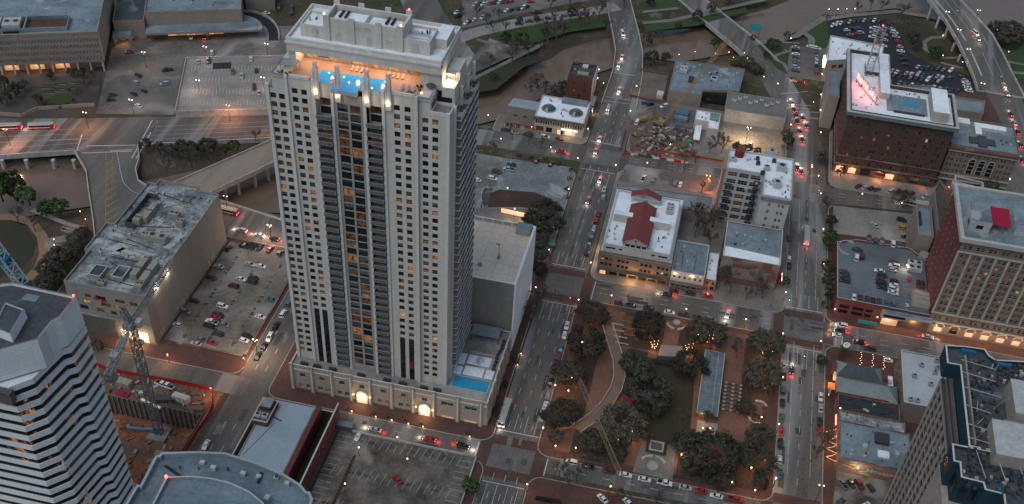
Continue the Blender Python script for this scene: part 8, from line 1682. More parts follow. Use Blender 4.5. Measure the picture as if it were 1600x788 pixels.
def all_cars():
 cars([(358, 388, 'n'), (380, 382, 'k'), (389, 383, 'k'), (397.5, 385, 'k'), (406.5, 387, 'd'), (422, 389, 'r'), (438, 395, 'g')], 78, 'in the top row of the theatre lot', 'the theatre wall', .19)
 cars([(342, 416, 's'), (330, 434, 'm'), (303, 470, 'd'), (290, 487, 'g', 'suv'), (277, 507.5, 'w')], -8, 'along the theatre wall', 'the bright street', .19)
 cars([(391, 413, 's'), (408, 416, 'w'), (377, 436, 'w'), (396, 434, 'd'), (393, 440, 'k', 'suv'), (365, 447, 'm'), (348, 478.5, 'w'), (340, 491, 'd'), (335, 496, 'r'), (331, 503, 'w', 'pickup'), (326, 509, 'k', 'suv'), (351, 507.5, 'g'), (340, 521.5, 'd'), (311.5, 529, 'g'), (306.5, 537, 's'), (331, 535, 'r'), (386, 525, 'k'), (381.5, 532, 'w'), (407, 495, 'w'), (423, 468, 't')], -7, 'in the middle of the theatre lot', 'the bright street', .19)
 cars([(451.5, 473, 'b'), (442.5, 490, 'w', 'suv'), (431.5, 509, 'k'), (421.5, 527, 'w'), (412, 542, 'k'), (403, 556, 'k')], 90, 'on the kerb beside the theatre lot', 'the tower')
 cars([(322, 695, 'w', 'sedan')], 90, 'driving past the red excavation fence', ''); cars([(253, 600, 'w', 'pickup'), (262, 603, 'w', 'pickup')], -12, 'by the red fence of the excavation', 'the theatre', .08)
 cars([(224, 531, 'd', 'pickup', 1, 260)], 90, 'in the lit theatre driveway', ''); cars([(378, 360, 'w', 'suv', 1, 172), (405.5, 367.5, 'w', 'sedan', 1, 172), (428, 373, 'k', 'sedan', 1, 172)], 172, 'on the bright street beside the tower', 'the bus')
 cars([(560, 681.5, 'w', 'sedan')], 83, 'in the surface lot below the tower', '', .63); cars([(620, 749, 'r', 'sedan')], 140, 'in the middle of the big surface lot', '', .63)
 cars([(671, 686, 'r', 'sedan', 1, 175), (723, 697, 'k', 'suv', 1, -6), (586, 671, 's', 'sedan', 1, 175)], 0, 'on the street below the tower', 'the red wing')
 cars([(886, 508.5, 'w'), (882, 524, 'w'), (876.5, 545, 'b'), (872, 559, 'p'), (861, 597, 'k'), (856.5, 617, 'g'), (852, 634, 'w'), (846.5, 651, 's')], 90, 'on the park kerb facing the tower', 'the red gable')
 cars([(967, 474, 'm'), (985, 477, 'k', 'sedan'), (1013, 481, 'k'), (1046, 488, 'w', 'sedan'), (1069, 491.5, 'd'), (1089.5, 496, 'd'), (1111.5, 499, 'g')], 0, 'on the park kerb below the red gable', 'the garage')
 cars([(1043, 460, 'n', 'sedan', 1, 180), (1053, 455.5, 'm'), (1078.5, 459, 'd', 'sedan'), (1105, 462.5, 'r', 'sedan')], 0, 'outside the white row building', 'the red gable'); cars([(1137, 491, 'w', 'sedan', 1, 262)], 262, 'turning before the patched brick wall', '')
 cars([(893, 722.5, 'w', 'suv'), (918.5, 729, 'k', 'sedan'), (951.5, 736, 'm', 'suv'), (977.5, 742, 'w', 'sedan'), (1007, 749, 'w', 'sedan'), (1038.5, 754.5, 'w', 'pickup'), (1071, 762, 's', 'sedan'), (1094.5, 767, 'r', 'sedan'), (1119.5, 775, 'w', 'sedan'), (1149, 780, 'r', 'pickup')], -1, 'on the lower park kerb', 'the tower')
 cars([(941.5, 779, 'w', 'sedan'), (981, 785, 'w', 'sedan')], -40, 'at the lower edge below the crane jib', 'the tower')
 cars([(1225, 569, 's'), (1225, 588, 'm'), (1223, 610, 't'), (1222.5, 630, 'k'), (1221.5, 652, 'e'), (1220.5, 674, 'r'), (1219, 694, 'k', 'suv'), (1218.5, 718, 'w'), (1218, 739, 't')], 90, 'on the park kerb facing the bars', 'the clock')
 cars([(1237, 578, 'k', 'sedan', 1, 90)], 90, 'driving past the park oaks', ''); cars([(1282.5, 620, 'w'), (1282.5, 638, 's'), (1281, 659, 'k'), (1280.5, 674, 'r')], 90, 'on the kerb by the bars', 'the clock')
 cars([(1315, 508.5, 'w', 'suv', 1, 178), (1310, 524, 'w', 'sedan', 1, 178), (1313, 517, 'k', 'sedan', 1, 178)], 178, 'waiting at the clock corner', 'the parking deck'); cars([(1342, 535, 'k', 'suv', 1, 178), (1359, 545, 'd', 'suv'), (1387.5, 563, 'w', 'hatchback')], 178, 'behind the clock tower', 'the clock'); cars([(1450, 526, 's', 'sedan', 1, 0)], 0, 'passing the tall brick hotel', '')
 cars([(1317, 756, 'g', 'pickup'), (1330, 756, 'k'), (1343, 757, 'm'), (1360, 762, 'd')], -58, 'below the mural wall', 'the street', .19); cars([(1313, 784, 'd', 'sedan'), (1352, 790, 'w', 'sedan')], 50, 'at the lower edge of the mural lot', 'the street', .19)
 cars([(944.5, 296, 's'), (943, 308, 's'), (935.5, 335, 'm'), (931.5, 345, 'r', 'suv'), (928, 357, 'l'), (925, 368, 'b'), (921, 381, 'n'), (917.5, 395, 'n')], 90, 'on the kerb beside the red gable block', 'the yard')
 cars([(967, 101, 'w', 'sedan', 1, 271), (972, 89, 'w', 'sedan', 1, 271), (968, 140, 'w', 'sedan', 1, 268), (950.5, 169, 's', 'suv', 1, 268), (937, 217, 'w', 'sedan', 1, 268), (931, 236, 's', 'sedan', 1, 268), (937.5, 281, 'w', 'sedan', 1, 268), (919, 313, 'g', 'sedan', 1, 268)], 268, 'driving toward the camera on the bridge street', 'the bridge')
 cars([(972.5, 52, 'w', 'van', 1, 290)], 290, 'crossing the flat road bridge', '')
 cars([(799, 257, 'k', 'sedan'), (795, 264.5, 's', 'pickup'), (776, 268.5, 'd'), (770, 279, 'w', 'suv'), (838.5, 251, 'd', 'sedan', 0, 80), (861, 256, 'k', 'sedan', 0, 80), (745, 281, 'w', 'sedan')], -5, 'in the bayou lot behind the garage', 'the street', .19)
 cars([(789, 203.5, 'k'), (804, 206.5, 's'), (823.5, 210, 'n'), (852, 214, 'w', 'suv'), (874.5, 217.5, 'm')], 2, 'outside the domed building', 'the barn'); cars([(876, 236.5, 'r', 'sedan', 1, 182)], 182, 'crossing below the domed building', '')
 cars([(1005.5, 279, 'w', 'pickup', 0, 85), (1021, 280.5, 'g', 'sedan', 0, 85), (1055.5, 285.5, 'g', 'sedan', 0, 85), (1063, 288, 'w', 'sedan', 0, 85)], 85, 'in the strip behind the grey roof', 'the junction', .19)
 cars([(1007.5, 160.5, 'b', 'hatchback'), (1015.5, 163, 'k', 'hatchback')], 35, 'behind the brown deck', 'the street', .19); cars([(1038, 166, 'w', 'suv')], 40, 'parked alone above the crane', '', .19); cars([(996, 191, 'w', 'van')], 80, 'at the yard entrance', '', .24)
 cars([(1172.5, 226, 'w', 'sedan'), (1150.5, 225, 'g', 'sedan')], 80, 'in the floodlit dirt yard', 'the loft building', .19); cars([(1233, 404, 'w'), (1233.5, 415, 'k'), (1233.5, 372, 'm')], 90, 'on the kerb by the patched brick hall', 'the loft building')
 cars([(1240.5, 171, 'k', 'sedan', 1, 100), (1245, 190, 'k', 'suv', 1, 96), (1249.5, 205, 'm', 'sedan', 1, 95), (1254, 184, 'd', 'sedan', 1, 97), (1243.5, 180, 'k', 'sedan', 1, 98), (1253, 218, 'k', 'sedan', 1, 94), (1238, 160, 's', 'sedan', 1, 104), (1260, 196, 'd', 'sedan', 1, 96), (1246, 262, 'k', 'sedan', 1, 92), (1252, 268, 'd', 'sedan', 1, 92)], 95, 'with red tail lights on the curving street', 'the bridge')  # some of these lit cars are added to fill out the red light streak
 cars([(1250.5, 127.5, 'r', 'sedan', 1, 170)], 170, 'with lights on at the bridge junction', ''); cars([(1295, 132, 'k', 'sedan', 1, 80)], 80, 'below the lit panel', '')
 cols = 'skwmgbsdw'; cars([(1243.5, 74+5.2*k, cols[k]) for k in range(8)], 0, 'in the column lot by the lawn', 'the river', .07); cars([(1276, 82+7.2*k, 'dswkb'[k]) for k in range(5)]+[(1276, 112, 'r')], 88, 'by the white roofed annex', 'the river', .07); cars([(1271.5, 74, 'w', 'limousine', 0, -8)], -8, 'parked at the lawn path', '', .07)
 zr = .06; q = 3.2833; f = lambda L: [(1240+a/q, b/q, c) for a, b, c in L]
 cars(f([(200, 130, 'w'), (222, 123, 's'), (243, 118, 'w'), (264, 115, 'k'), (288, 112, 's'), (313, 108, 'd'), (338, 105, 'k'), (363, 103, 's'), (390, 101, 'd'), (415, 103, 'w'), (440, 106, 'd')]), 70, 'in the outer arc of the riverside lot', 'the lawn', zr)
 cars(f([(275, 155, 'w'), (300, 150, 'm'), (325, 145, 'b'), (290, 178, 'g'), (318, 175, 'r'), (342, 169, 's')]), 20, 'in the small island of the riverside lot', 'the lawn', zr)
 cars(f([(410, 145, 'w'), (440, 150, 's'), (466, 151, 'g'), (410, 168, 's'), (440, 172, 'm'), (466, 178, 's'), (405, 190, 'w'), (438, 200, 't'), (465, 205, 's'), (428, 225, 'r'), (460, 235, 'w')]), 0, 'in the middle bank of the riverside lot', 'the river', zr)
 cars(f([(490, 125, 'd'), (506, 150, 's'), (516, 167, 'w'), (526, 188, 's'), (536, 213, 'r'), (546, 240, 's'), (550, 262, 'w'), (558, 283, 'd'), (565, 305, 'k'), (575, 330, 'm')]), -8, 'on the outer bend of the riverside lot', 'the river', zr)
 cars(f([(640, 342, 's'), (665, 347, 'd'), (690, 348, 't'), (715, 350, 'k'), (740, 352, 'd'), (770, 357, 'g'), (808, 361, 'w')]), 60, 'in the row under the riverside lawn', 'the bend', zr)
 cars(f([(505, 365, 's'), (530, 370, 'w'), (553, 373, 'k'), (580, 375, 's'), (607, 378, 'w'), (640, 381, 's'), (665, 385, 't'), (690, 386, 'd'), (714, 390, 'k'), (740, 391, 's'), (765, 397, 'w'), (800, 402, 't')]), 62, 'in the upper middle row of the riverside lot', 'the brown block', zr)
 cars(f([(520, 387, 'm'), (548, 391, 'd'), (575, 394, 'k'), (602, 397, 'd'), (630, 400, 'm'), (660, 405, 't'), (690, 408, 'w'), (718, 411, 'k'), (745, 415, 's')]), 62, 'in the lower middle row of the riverside lot', 'the brown block', zr)
 cars(f([(545, 425, 'g'), (575, 430, 'd'), (605, 437, 'w'), (632, 441, 'm'), (660, 445, 'g'), (690, 447, 'd'), (718, 447, 'w'), (748, 455, 's'), (780, 458, 't'), (810, 462, 'd'), (840, 467, 'k')]), 60, 'in the front row of the riverside lot', 'the brown block', zr)
 cars(f([(873, 393, 'k'), (879, 412, 's'), (885, 425, 'w'), (889, 440, 's'), (895, 452, 'w'), (900, 466, 'w')]), -8, 'in the column by the viaduct', 'the lawn', zr)
 cars([(1559, 112, 'w', 'sedan', 1, 282), (1564.5, 122.5, 's', 'sedan', 1, 282), (1569, 133.5, 'w', 'sedan', 1, 282), (1574, 146, 's', 'sedan', 1, 282)], 282, 'coming down the viaduct', 'the river', 1.5)
 cars([(1580, 178, 'd', 'sedan', 1, 100), (1590, 206, 'k', 'sedan', 1, 100), (1594, 226, 'm', 'sedan', 1, 98), (1597, 250, 'd', 'suv', 1, 96), (1585, 192, 's', 'sedan', 1, 102)], 98, 'with red tail lights past the ornate block', 'the viaduct', .08)
 cars([(1496, 19, 's', 'sedan', 1, 300), (1524, 52, 'w', 'van', 1, 295), (1527, 60, 's', 'sedan', 1, 295)], 295, 'high on the viaduct', 'the river', 7)
 cars([(1342, 291, 'm'), (1352, 293, 's'), (1361.5, 294.5, 'k'), (1370.5, 296, 'd'), (1393, 299, 's'), (1403, 300.5, 'd'), (1413.5, 302, 'k'), (1424, 303, 'd'), (1446, 307, 's')], 50, 'in the row outside the brown block', 'the curving street')
 cars([(1366.5, 351.5, 's', 'sedan', 0, 130)], 130, 'alone in the tan lot', '', .2); cars([(1409, 344, 'k', 'suv'), (1412, 357, 'y', 'suv'), (1416, 371, 'k', 'sedan')], -5, 'beside the slim beige block', 'the river', .2)
 q2 = 2.6275; g = lambda L: [(1200+a/q2, 240+b/q2, c)+tuple(r) for a, b, c, *r in L]; zd = 8.02
 cars(g([(415, 353, 'm'), (443, 358, 't', 'suv'), (467, 363, 't', 'suv'), (514, 370, 'w', 'suv'), (540, 375, 't')]), 85, 'in the top row of the parking deck', 'the ramp', zd); cars(g([(368, 395, 'k', 'sedan', 0, -15), (364, 427, 'w', 'suv', 0, 85), (388, 422, 'm', 'suv', 0, 85)]), 85, 'by the deck ramp', 'the ramp', zd)
 cars(g([(520, 448, 'm'), (518, 461, 'w'), (512, 478, 's'), (520, 525, 'k'), (518, 541, 'w'), (515, 556, 'w'), (514, 572, 'w')]), -6, 'in the inner column of the parking deck', 'the tan lot', zd); cars(g([(458, 482, 'w'), (470, 500, 'd'), (465, 517, 'm'), (466, 533, 'k'), (468, 550, 'n')]), -6, 'in the middle column of the parking deck', 'the tan lot', zd)
 cars(g([(315, 487, 'm'), (315, 503, 'd'), (315, 522, 'n')]), -8, 'on the street side of the deck', 'the tan lot', zd); cars(g([(353, 591, 'w'), (380, 593, 'm'), (407, 599, 'd'), (432, 606, 'k'), (457, 609, 'd'), (487, 615, 't'), (515, 620, 't'), (570, 627, 's')]), 88, 'in the front row of the parking deck', 'the curving street', zd)
 cars([(216, 117.5, 'd'), (212.5, 128.5, 's'), (209, 146.5, 'n'), (225, 142, 'n'), (216.5, 165, 'w', 'sedan')], -28, 'in the angled lot by the offices', 'the hall', .07); cars([(202.5, 81.5, 'm', 'sedan')], 18, 'by the small lit porch', '', .07); cars([(175, 148.5, 'd'), (173.5, 156, 'k')], 30, 'beside the office garden wall', 'the hall', .07); cars([(261.5, 109.5, 'k', 'pickup'), (257, 131, 'l', 'suv')], 35, 'near the raised deck ramp', 'the hall', .07)
 cars([(298.5, 58, 'w', 'suv'), (319.5, 57.5, 'k', 'pickup', 1, 110), (325, 57.5, 'd', 'van'), (331, 82, 'w', 'suv')], 112, 'before the loading canopy', 'the offices', .07)
 cars([(310, 96, 's'), (326, 95, 'k', 'suv'), (392, 92, 'w'), (363.5, 112, 'e', 'suv'), (377.5, 119, 's'), (400.5, 110, 'k'), (397.5, 136.5, 'k', 'suv'), (404.5, 145.5, 's')], 112, 'on the raised concrete deck', 'the offices', 3.03)
 cars([(416, 20.5, 'w', 'sedan', 0, 20)], 20, 'at the top of the dark ramp', '', .07); cars([(436, 13, 'k', 'van'), (455.5, 12.5, 'm', 'van'), (455.5, 19.5, 'k', 'van')], 110, 'beyond the beige hall', 'the hall', .07)
 cars([(742.5, 7.5, 's'), (748, 6.6, 'd'), (755, 6.3, 'w'), (761, 5, 's'), (767, 5, 'r'), (773, 4, 'k'), (781, 3, 'w'), (786.5, 3, 'd'), (792.5, 2.5, 'm'), (799, 2, 'r')], 70, 'in the far bank lot top row', 'the tower', .05)
 cars([(714, 19, 'w'), (719, 21, 's'), (717, 25, 'k'), (729, 35.5, 'w'), (734.5, 33, 'd'), (740.5, 31, 'w'), (754.5, 27, 'w'), (792, 16.5, 'w'), (798.5, 15.7, 'd'), (811, 13, 'd'), (817.5, 12, 'w'), (823, 10.8, 'k')], 65, 'in the far bank lot lower row', 'the tower', .05)
 cars([(838.5, 19, 'd', 'pickup'), (811, 37, 't'), (827, 33, 'd'), (840, 30, 'k'), (857, 28.5, 'd'), (880, 25, 'b'), (895.5, 23, 'k'), (914.5, 21.5, 'b'), (913, 10.5, 'r'), (830, 2.5, 'r')], 20, 'along the far bank road', 'the tower', .06)
 number(CARS, lambda p: 'vehicles '+p)
def bus(px, py, ang, label, z=.03, body='w', band='r', L=12, lit=1, stuck=None):
 x, y = at(px, py, z+1.5); t = thing('bus', label, 'bus', (x, y, z), None, math.radians(ang));
 def P(name, fn): mb = MB(); fn(mb); return inst(mesh_of(mb, name), name, parent=t)
 P('body', lambda m: (m.hexa([(-L/2, -1.25, .4), (L/2, -1.25, .4), (L/2, 1.25, .4), (-L/2, 1.25, .4), (-L/2+.05, -1.2, 3.0), (L/2-.15, -1.2, 3.0), (L/2-.15, 1.2, 3.0), (-L/2+.05, 1.2, 3.0)], paint(body), M['frame_w']), m.box(-L/2+1, L/2-2, -.8, .8, 3.01, 3.2, M['frame_w']), m.box(-L/2-.01, L/2+.01, -1.28, -1.23, .45, 1.0, paint(band)), m.box(-L/2-.01, L/2+.01, 1.23, 1.28, .45, 1.0, paint(band)), m.box(-L/2-.02, -L/2+1.6, -1.29, 1.29, 1.0, 2.9, paint(band)) if band == 'r' else None))
 P('windows', lambda m: (m.box(-L/2+1.7, L/2-.6, -1.27, -1.2, 1.5, 2.5, M['autoglass']), m.box(-L/2+1.7, L/2-.6, 1.2, 1.27, 1.5, 2.5, M['autoglass']), m.box(L/2-.12, L/2+.02, -1.1, 1.1, 1.3, 2.7, M['autoglass'])))
 for sx in (-L*.3, L*.3):
  for sy in (-1.12, 1.12): P('wheel', lambda m: m.tube([(sx, sy-.16, .5), (sx, sy+.16, .5)], .5, M['tyre'], 12))
 for s in (-.9, .9): P('headlight', lambda m: m.box(L/2-.02, L/2+.06, s-.2, s+.2, .7, 1.0, M['head_on'])); P('taillight', lambda m: m.box(-L/2-.06, -L/2+.02, s-.2, s+.2, .8, 1.2, M['tail_on']))
 lamp_light(t, (-L/2-1.6, 0, 1), 60, (1, .1, .06), .4); lamp_light(t, (L/2+1.8, 0, 1), 90, (1, .85, .65), .4); return t
def buses():
 bus(13, 198, 201, 'red and white bus at the picture edge on the big road', .04); bus(64, 197, 201, 'red and white bus ahead of the garden wall on the big road', .04)
 bus(352, 328, 175, 'pale bus half hidden behind the theatre corner'); bus(789, 645, 270, 'white bus driving down the street beside the tower podium', .03, 'w', 's', 13)
 bus(1260, 368, 92, 'pale bus on the curving street beside the loft building', .03, 'w', 's', 12); bus(1430, 318, 178, 'long white bus beside the tan lot and blank building', .03, 'w', 's', 12)
# street lamps
_L = {}
def lamp_protos():
 for kind, h in (('post', 4.6), ('mast', 9.0)):
  p = MB(); p.cyl(0, 0, 0, .5, .2, M['metal_dark'], 8); p.cyl(0, 0, .5, h-.3, .075 if kind == 'post' else .12, M['metal_dark'], 6); p.cyl(0, 0, h-.32, h-.2, .22, M['metal_dark'], 8)
  if kind == 'mast': p.box(-.9, .9, -.07, .07, h-.25, h-.12, M['metal_dark'])
  _L['pole', kind] = mesh_of(p, 'pole')
  for c in 'wogr':
   g = MB(); mt = {'w': M['lampw'], 'o': M['lampo'], 'g': M['greenlamp'], 'r': M['redlamp']}[c]
   if kind == 'post': g.ball((0, 0, h+.08), .21, mt, 8, 6, 1.2)
   else:
    for s in (-.8, .8): g.ball((s, 0, h-.02), .26, mt, 8, 5, .7)
   _L['globe', kind, c] = mesh_of(g, 'globe')
LAMPS = []
def lamps(spec, place, ref, kind='post', c='w', power=170, z=.16, col=None, nm='street_lamp'):
 h = 4.6 if kind == 'post' else 9.0
 for px, py in spec:
  x, y = at(px, py, h+z); t = thing(nm, None, 'street lamp', (x, y, z), None, 0); inst(_L['pole', kind], 'pole', parent=t); inst(_L['globe', kind, c], 'globe', parent=t)
  if power: lamp_light(t, (0, 0, h-.75 if kind == 'post' else h-.8), power, col or {'w': (1, .62, .34), 'o': (1, .34, .12), 'g': (.3, 1, .7), 'r': (1, .1, .1)}[c], .25)
  LAMPS.append((t, {'post': 'globe lamp', 'mast': 'twin head lamp'}[kind], place, ref))
def all_lamps():
 lamp_protos()
 lamps([(925, 501.5), (999, 507.5), (1025, 512.5), (909.7, 535), (893.8, 590), (888, 610.5), (887, 650), (988.7, 674), (965, 687), (1096.5, 698.5), (1065, 710.5), (1196, 717), (1174, 731), (1190, 652), (1195, 607), (1195.5, 552.5), (1091, 522.5), (1166, 499), (1180, 766)], 'standing among the park trees', 'the crane tip', 'post', 'w', 480, .16, (1, .48, .2))
 lamps([(904, 468.7), (867.7, 602), (848.8, 668.5), (868, 697), (899.5, 700), (955.5, 462), (1072.5, 483), (1144, 753.5), (1212, 748), (1223.5, 521.5), (1206.5, 550), (954, 760), (823.5, 757)], 'on the park pavement', 'the garage', 'post', 'w', 260, .16, (1, .48, .2))
 lamps([(782.8, 217), (860.5, 230.5), (902.8, 247.5), (962, 258), (1011.5, 254.5), (888.7, 295.5), (874, 345), (804, 326.5), (858, 390.5), (837, 449), (923, 410.5), (793, 294), (985, 173.5), (994.7, 134.5), (943, 130), (934, 122), (936, 109), (919, 201.5), (763, 180), (1047.5, 226)], 'along the bridge street and its junctions', 'the barn', 'post', 'w', 130)
 lamps([(1283, 533.5), (1217.5, 663), (1213, 747), (1319, 634), (1305, 483.5), (1371, 496), (1228, 457), (1287, 413), (1286.5, 358), (1282.5, 302.5), (1279, 275), (1269, 261), (1347.5, 303), (1282.5, 207), (1282, 172), (1283, 148), (1284.5, 116), (1236, 60), (1194, 120), (1215.5, 131), (1230, 158), (1236, 195)], 'along the curving street', 'the clock', 'post', 'w', 120)
 lamps([(1061, 85.5), (1086, 81), (1118, 84), (1139, 81.7), (1163, 83), (1146, 90), (1168, 91)], 'on the bayou terrace by the diagonal bridge', 'the yard', 'post', 'o', 140)
 lamps([(1481, 18.3), (1499, 46.3), (1514, 76.8), (1536, 130.4), (1529.7, 16)], 'on the viaduct rail', 'the river', 'mast', 'w', 350, 5)
 lamps([(1479.7, 42), (1473.6, 55.7), (1456, 74), (1473.6, 87), (1504, 97), (1558.6, 47), (1576, 81)], 'on the lawns beside the viaduct', 'the river', 'post', 'w', 110)
 lamps([(1295.5, 14.6), (1309.5, 14.6), (1323, 14), (1336, 14)], 'along the river path', 'the lawn', 'post', 'w', 90)
 lamps([(320, 73), (309, 125.5), (410, 121), (416, 68.5), (204, 156)], 'in the upper parking lots', 'the offices', 'mast', 'w', 900); lamps([(223.7, 81.5)], 'in the angled lot near the porch', '', 'mast', 'w', 1500)
 lamps([(132, 175.7), (356, 164.5)], 'at the far edge of the big road', 'the offices', 'mast', 'o', 5600, .16, (1, .38, .14)); lamps([(8, 202), (440, 188)], 'over the bus lane of the big road', 'the offices', 'mast', 'o', 5600, .16, (1, .38, .14))
 lamps([(125, 330.5), (133.5, 342.5), (84, 374), (84.8, 383), (102, 386.5)], 'on the bayou footpaths', 'the forked street', 'post', 'o', 160)
 lamps([(352, 306.5)], 'at the corner of the overpass and theatre', '', 'mast', 'o', 900); lamps([(420.8, 352), (398.5, 531)], 'beside the theatre lot', 'the bright street', 'mast', 'w', 7500, .16, (1, .7, .45))
 lamps([(261.5, 554), (380.5, 560), (329, 607)], 'on the brick corner by the excavation', 'the theatre', 'post', 'o', 800); lamps([(621, 683.5), (636.5, 717), (560.5, 699.5), (539, 756)], 'in the big surface lot', 'the red wing', 'post', 'w', 60, .63)
 lamps([(1284, 758.5)], 'at the curving street lower end', '', 'mast', 'o', 700); lamps([(1223.5, 590)], 'opposite the bars', '', 'post', 'w', 100)
 lamps([(1170.5, 199.5)], 'in the dirt yard, very bright', '', 'mast', 'w', 9000, .16, (1, .8, .55), 'floodlight')
 lamps([(1268.8, 258)], 'under the orange lit tree', '', 'post', 'o', 420)
 lamps([(1107, 275), (1128, 300)], 'on the glowing strip below the construction yard', 'the yard', 'mast', 'o', 8000, .16, (1, .27, .08))
 lamps([(1088, 308), (1103, 316)], 'in the back yard beside the grey roof', 'the grey roof', 'post', 'w', 330)
 lamps([(1248, 330)], 'hidden', '') if 0 else None
 number(LAMPS, lambda p: 'street lamps '+p)
 for k, (px, py) in enumerate(((546, 639), (583.5, 647.5), (608.5, 652.7), (634.5, 658.5), (657.5, 663), (730, 678.5), (810.5, 549.5), (805, 567), (783.5, 631), (775.5, 654))):
  x, y = at(px, py, .8); t = thing('planter_box', ORD[k]+' small lit planter on the pavement around the tower, counting from the red wing', 'planter', (x, y, .16), 'lit planters around the tower');
  def P(name, fn): mb = MB(); fn(mb); return inst(mesh_of(mb, name), name, parent=t)
  P('box', lambda m: m.box(-1.3, 1.3, -.6, .6, 0, .6, M['dark_wall'])); P('leaves', lambda m: [m.ball((RNG.uniform(-1, 1), RNG.uniform(-.4, .4), .75), .4, M['leafdark'], 6, 4) for _ in range(6)]); P('lamp', lambda m: m.ball((1.1, -.75, .5), .2, M['lampo'], 6, 4)); lamp_light(t, (1.3, -1.2, .6), 28, (1, .6, .3), .15)
 for k, (px, py, c, lb) in enumerate(((1281, 160, 'g', 'traffic signal on the corner by the dark brown block'), (1270, 558, 'g', 'green traffic signal at the clock corner'), (1246, 470, 'g', 'traffic signal before the parking deck'), (903, 468, 'r', 'traffic signal under the park oak near the garage'), (1290, 300, 'r', 'red traffic signal by the tan lot'), (632, 600, 'r', '') )):
  if not lb: continue
  x, y = at(px, py, 5.4); t = thing('traffic_signal', lb, 'traffic signal', (x, y, .16));
  def P(name, fn): mb = MB(); fn(mb); return inst(mesh_of(mb, name), name, parent=t)
  P('pole', lambda m: (m.cyl(0, 0, 0, 5.6, .1, M['metal_dark'], 6), m.bar((0, 0, 5.4), (-3.2, 0, 5.6), .1, M['metal_dark']))); P('signal_head', lambda m: m.box(-3.4, -3.0, -.2, .2, 4.7, 5.8, M['metal_dark'])); P('signal_light', lambda m: m.ball((-3.2, -.22, 5 if c == 'g' else 5.5), .2, M['greenlamp' if c == 'g' else 'redlamp'], 6, 4))
 def person(px, py, shirt, lab, a=0, walk=1):
  x, y = at(px, py, .9); bm = bpy.data.meshes.new('person'); J = {'pel': (0, 0, .95), 'ch': (0, .03, 1.25), 'nk': (0, .02, 1.48), 'hd': (0, 0, 1.62), 'ht': (0, .01, 1.74), 'sl': (-.19, .02, 1.42), 'el': (-.25, .03+.08*walk, 1.14), 'wl': (-.25, -.04+.2*walk, .9), 'hl': (-.25, -.06+.24*walk, .8), 'sr': (.19, .02, 1.42), 'er': (.25, .05-.08*walk, 1.14), 'wr': (.25, -.08*walk, .9), 'hr': (.25, -.04-.08*walk, .8), 'pl': (-.1, 0, .9), 'kl': (-.11, -.14*walk, .5), 'al': (-.11, -.16*walk, .09), 'tl': (-.11, -.34*walk, .04), 'pr': (.1, 0, .9), 'kr': (.11, .06*walk, .5), 'ar': (.11, .22*walk, .11), 'tr': (.11, .08*walk, .04)}
  nm = list(J); E_ = [('pel', 'ch'), ('ch', 'nk'), ('nk', 'hd'), ('hd', 'ht'), ('ch', 'sl'), ('sl', 'el'), ('el', 'wl'), ('wl', 'hl'), ('ch', 'sr'), ('sr', 'er'), ('er', 'wr'), ('wr', 'hr'), ('pel', 'pl'), ('pl', 'kl'), ('kl', 'al'), ('al', 'tl'), ('pel', 'pr'), ('pr', 'kr'), ('kr', 'ar'), ('ar', 'tr')]
  bm.from_pydata([J[n] for n in nm], [(nm.index(p), nm.index(q)) for p, q in E_], []); o = bpy.data.objects.new('person', bm); COL.objects.link(o)
  md = o.modifiers.new('skin', 'SKIN'); R_ = {'pel': .15, 'ch': .17, 'nk': .06, 'hd': .1, 'ht': .09, 'sl': .07, 'sr': .07, 'el': .05, 'er': .05, 'wl': .035, 'wr': .035, 'hl': .045, 'hr': .045, 'pl': .1, 'pr': .1, 'kl': .065, 'kr': .065, 'al': .045, 'ar': .045, 'tl': .04, 'tr': .04}
  for i, n in enumerate(nm): v = bm.skin_vertices[0].data[i]; v.radius = (R_[n], R_[n]); v.use_root = n == 'pel'
  o.modifiers.new('sub', 'SUBSURF').levels = 1; o.modifiers['sub'].render_levels = 1; o.location = (x, y, .17); o.rotation_euler = (0, 0, a); mt = pm('cloth_'+shirt, {'dark': (.03, .032, .04), 'red': (.3, .03, .03), 'pale': (.42, .4, .38), 'blue': (.05, .1, .2)}[shirt], grain=.2); bm.materials.append(mt); tag(o, lab, 'person')
 for px, py, s, lb, a in ((834, 401, 'dark', 'person in dark clothes walking on the pale garage corner pavement', .6), (845, 409, 'dark', 'second person in dark clothes on the pale corner, nearer the lamp', 2.4), (836, 413, 'dark', 'person in dark clothes at the wall edge of the pale corner', 0), (977, 268, 'blue', 'person in blue waiting at the street corner by the yard', 1), (899, 634, 'dark', 'person standing near the crane tip in the park', 1), (1012, 748, 'dark', 'person beside the kerb near the white parked sedans', 2), (1164, 556, 'red', 'person in red on the brick dining plaza', .4), (1152, 660, 'pale', 'person in pale clothes on the open brick plaza', 3), (1192, 762, 'dark', 'person waiting at the lower park corner', 1.2), (729, 727, 'dark', 'person in dark clothes at the surface lot corner', .3), (1204, 478, 'dark', 'person at the corner of the patched brick hall', 2)): person(px, py, s, lb, a)
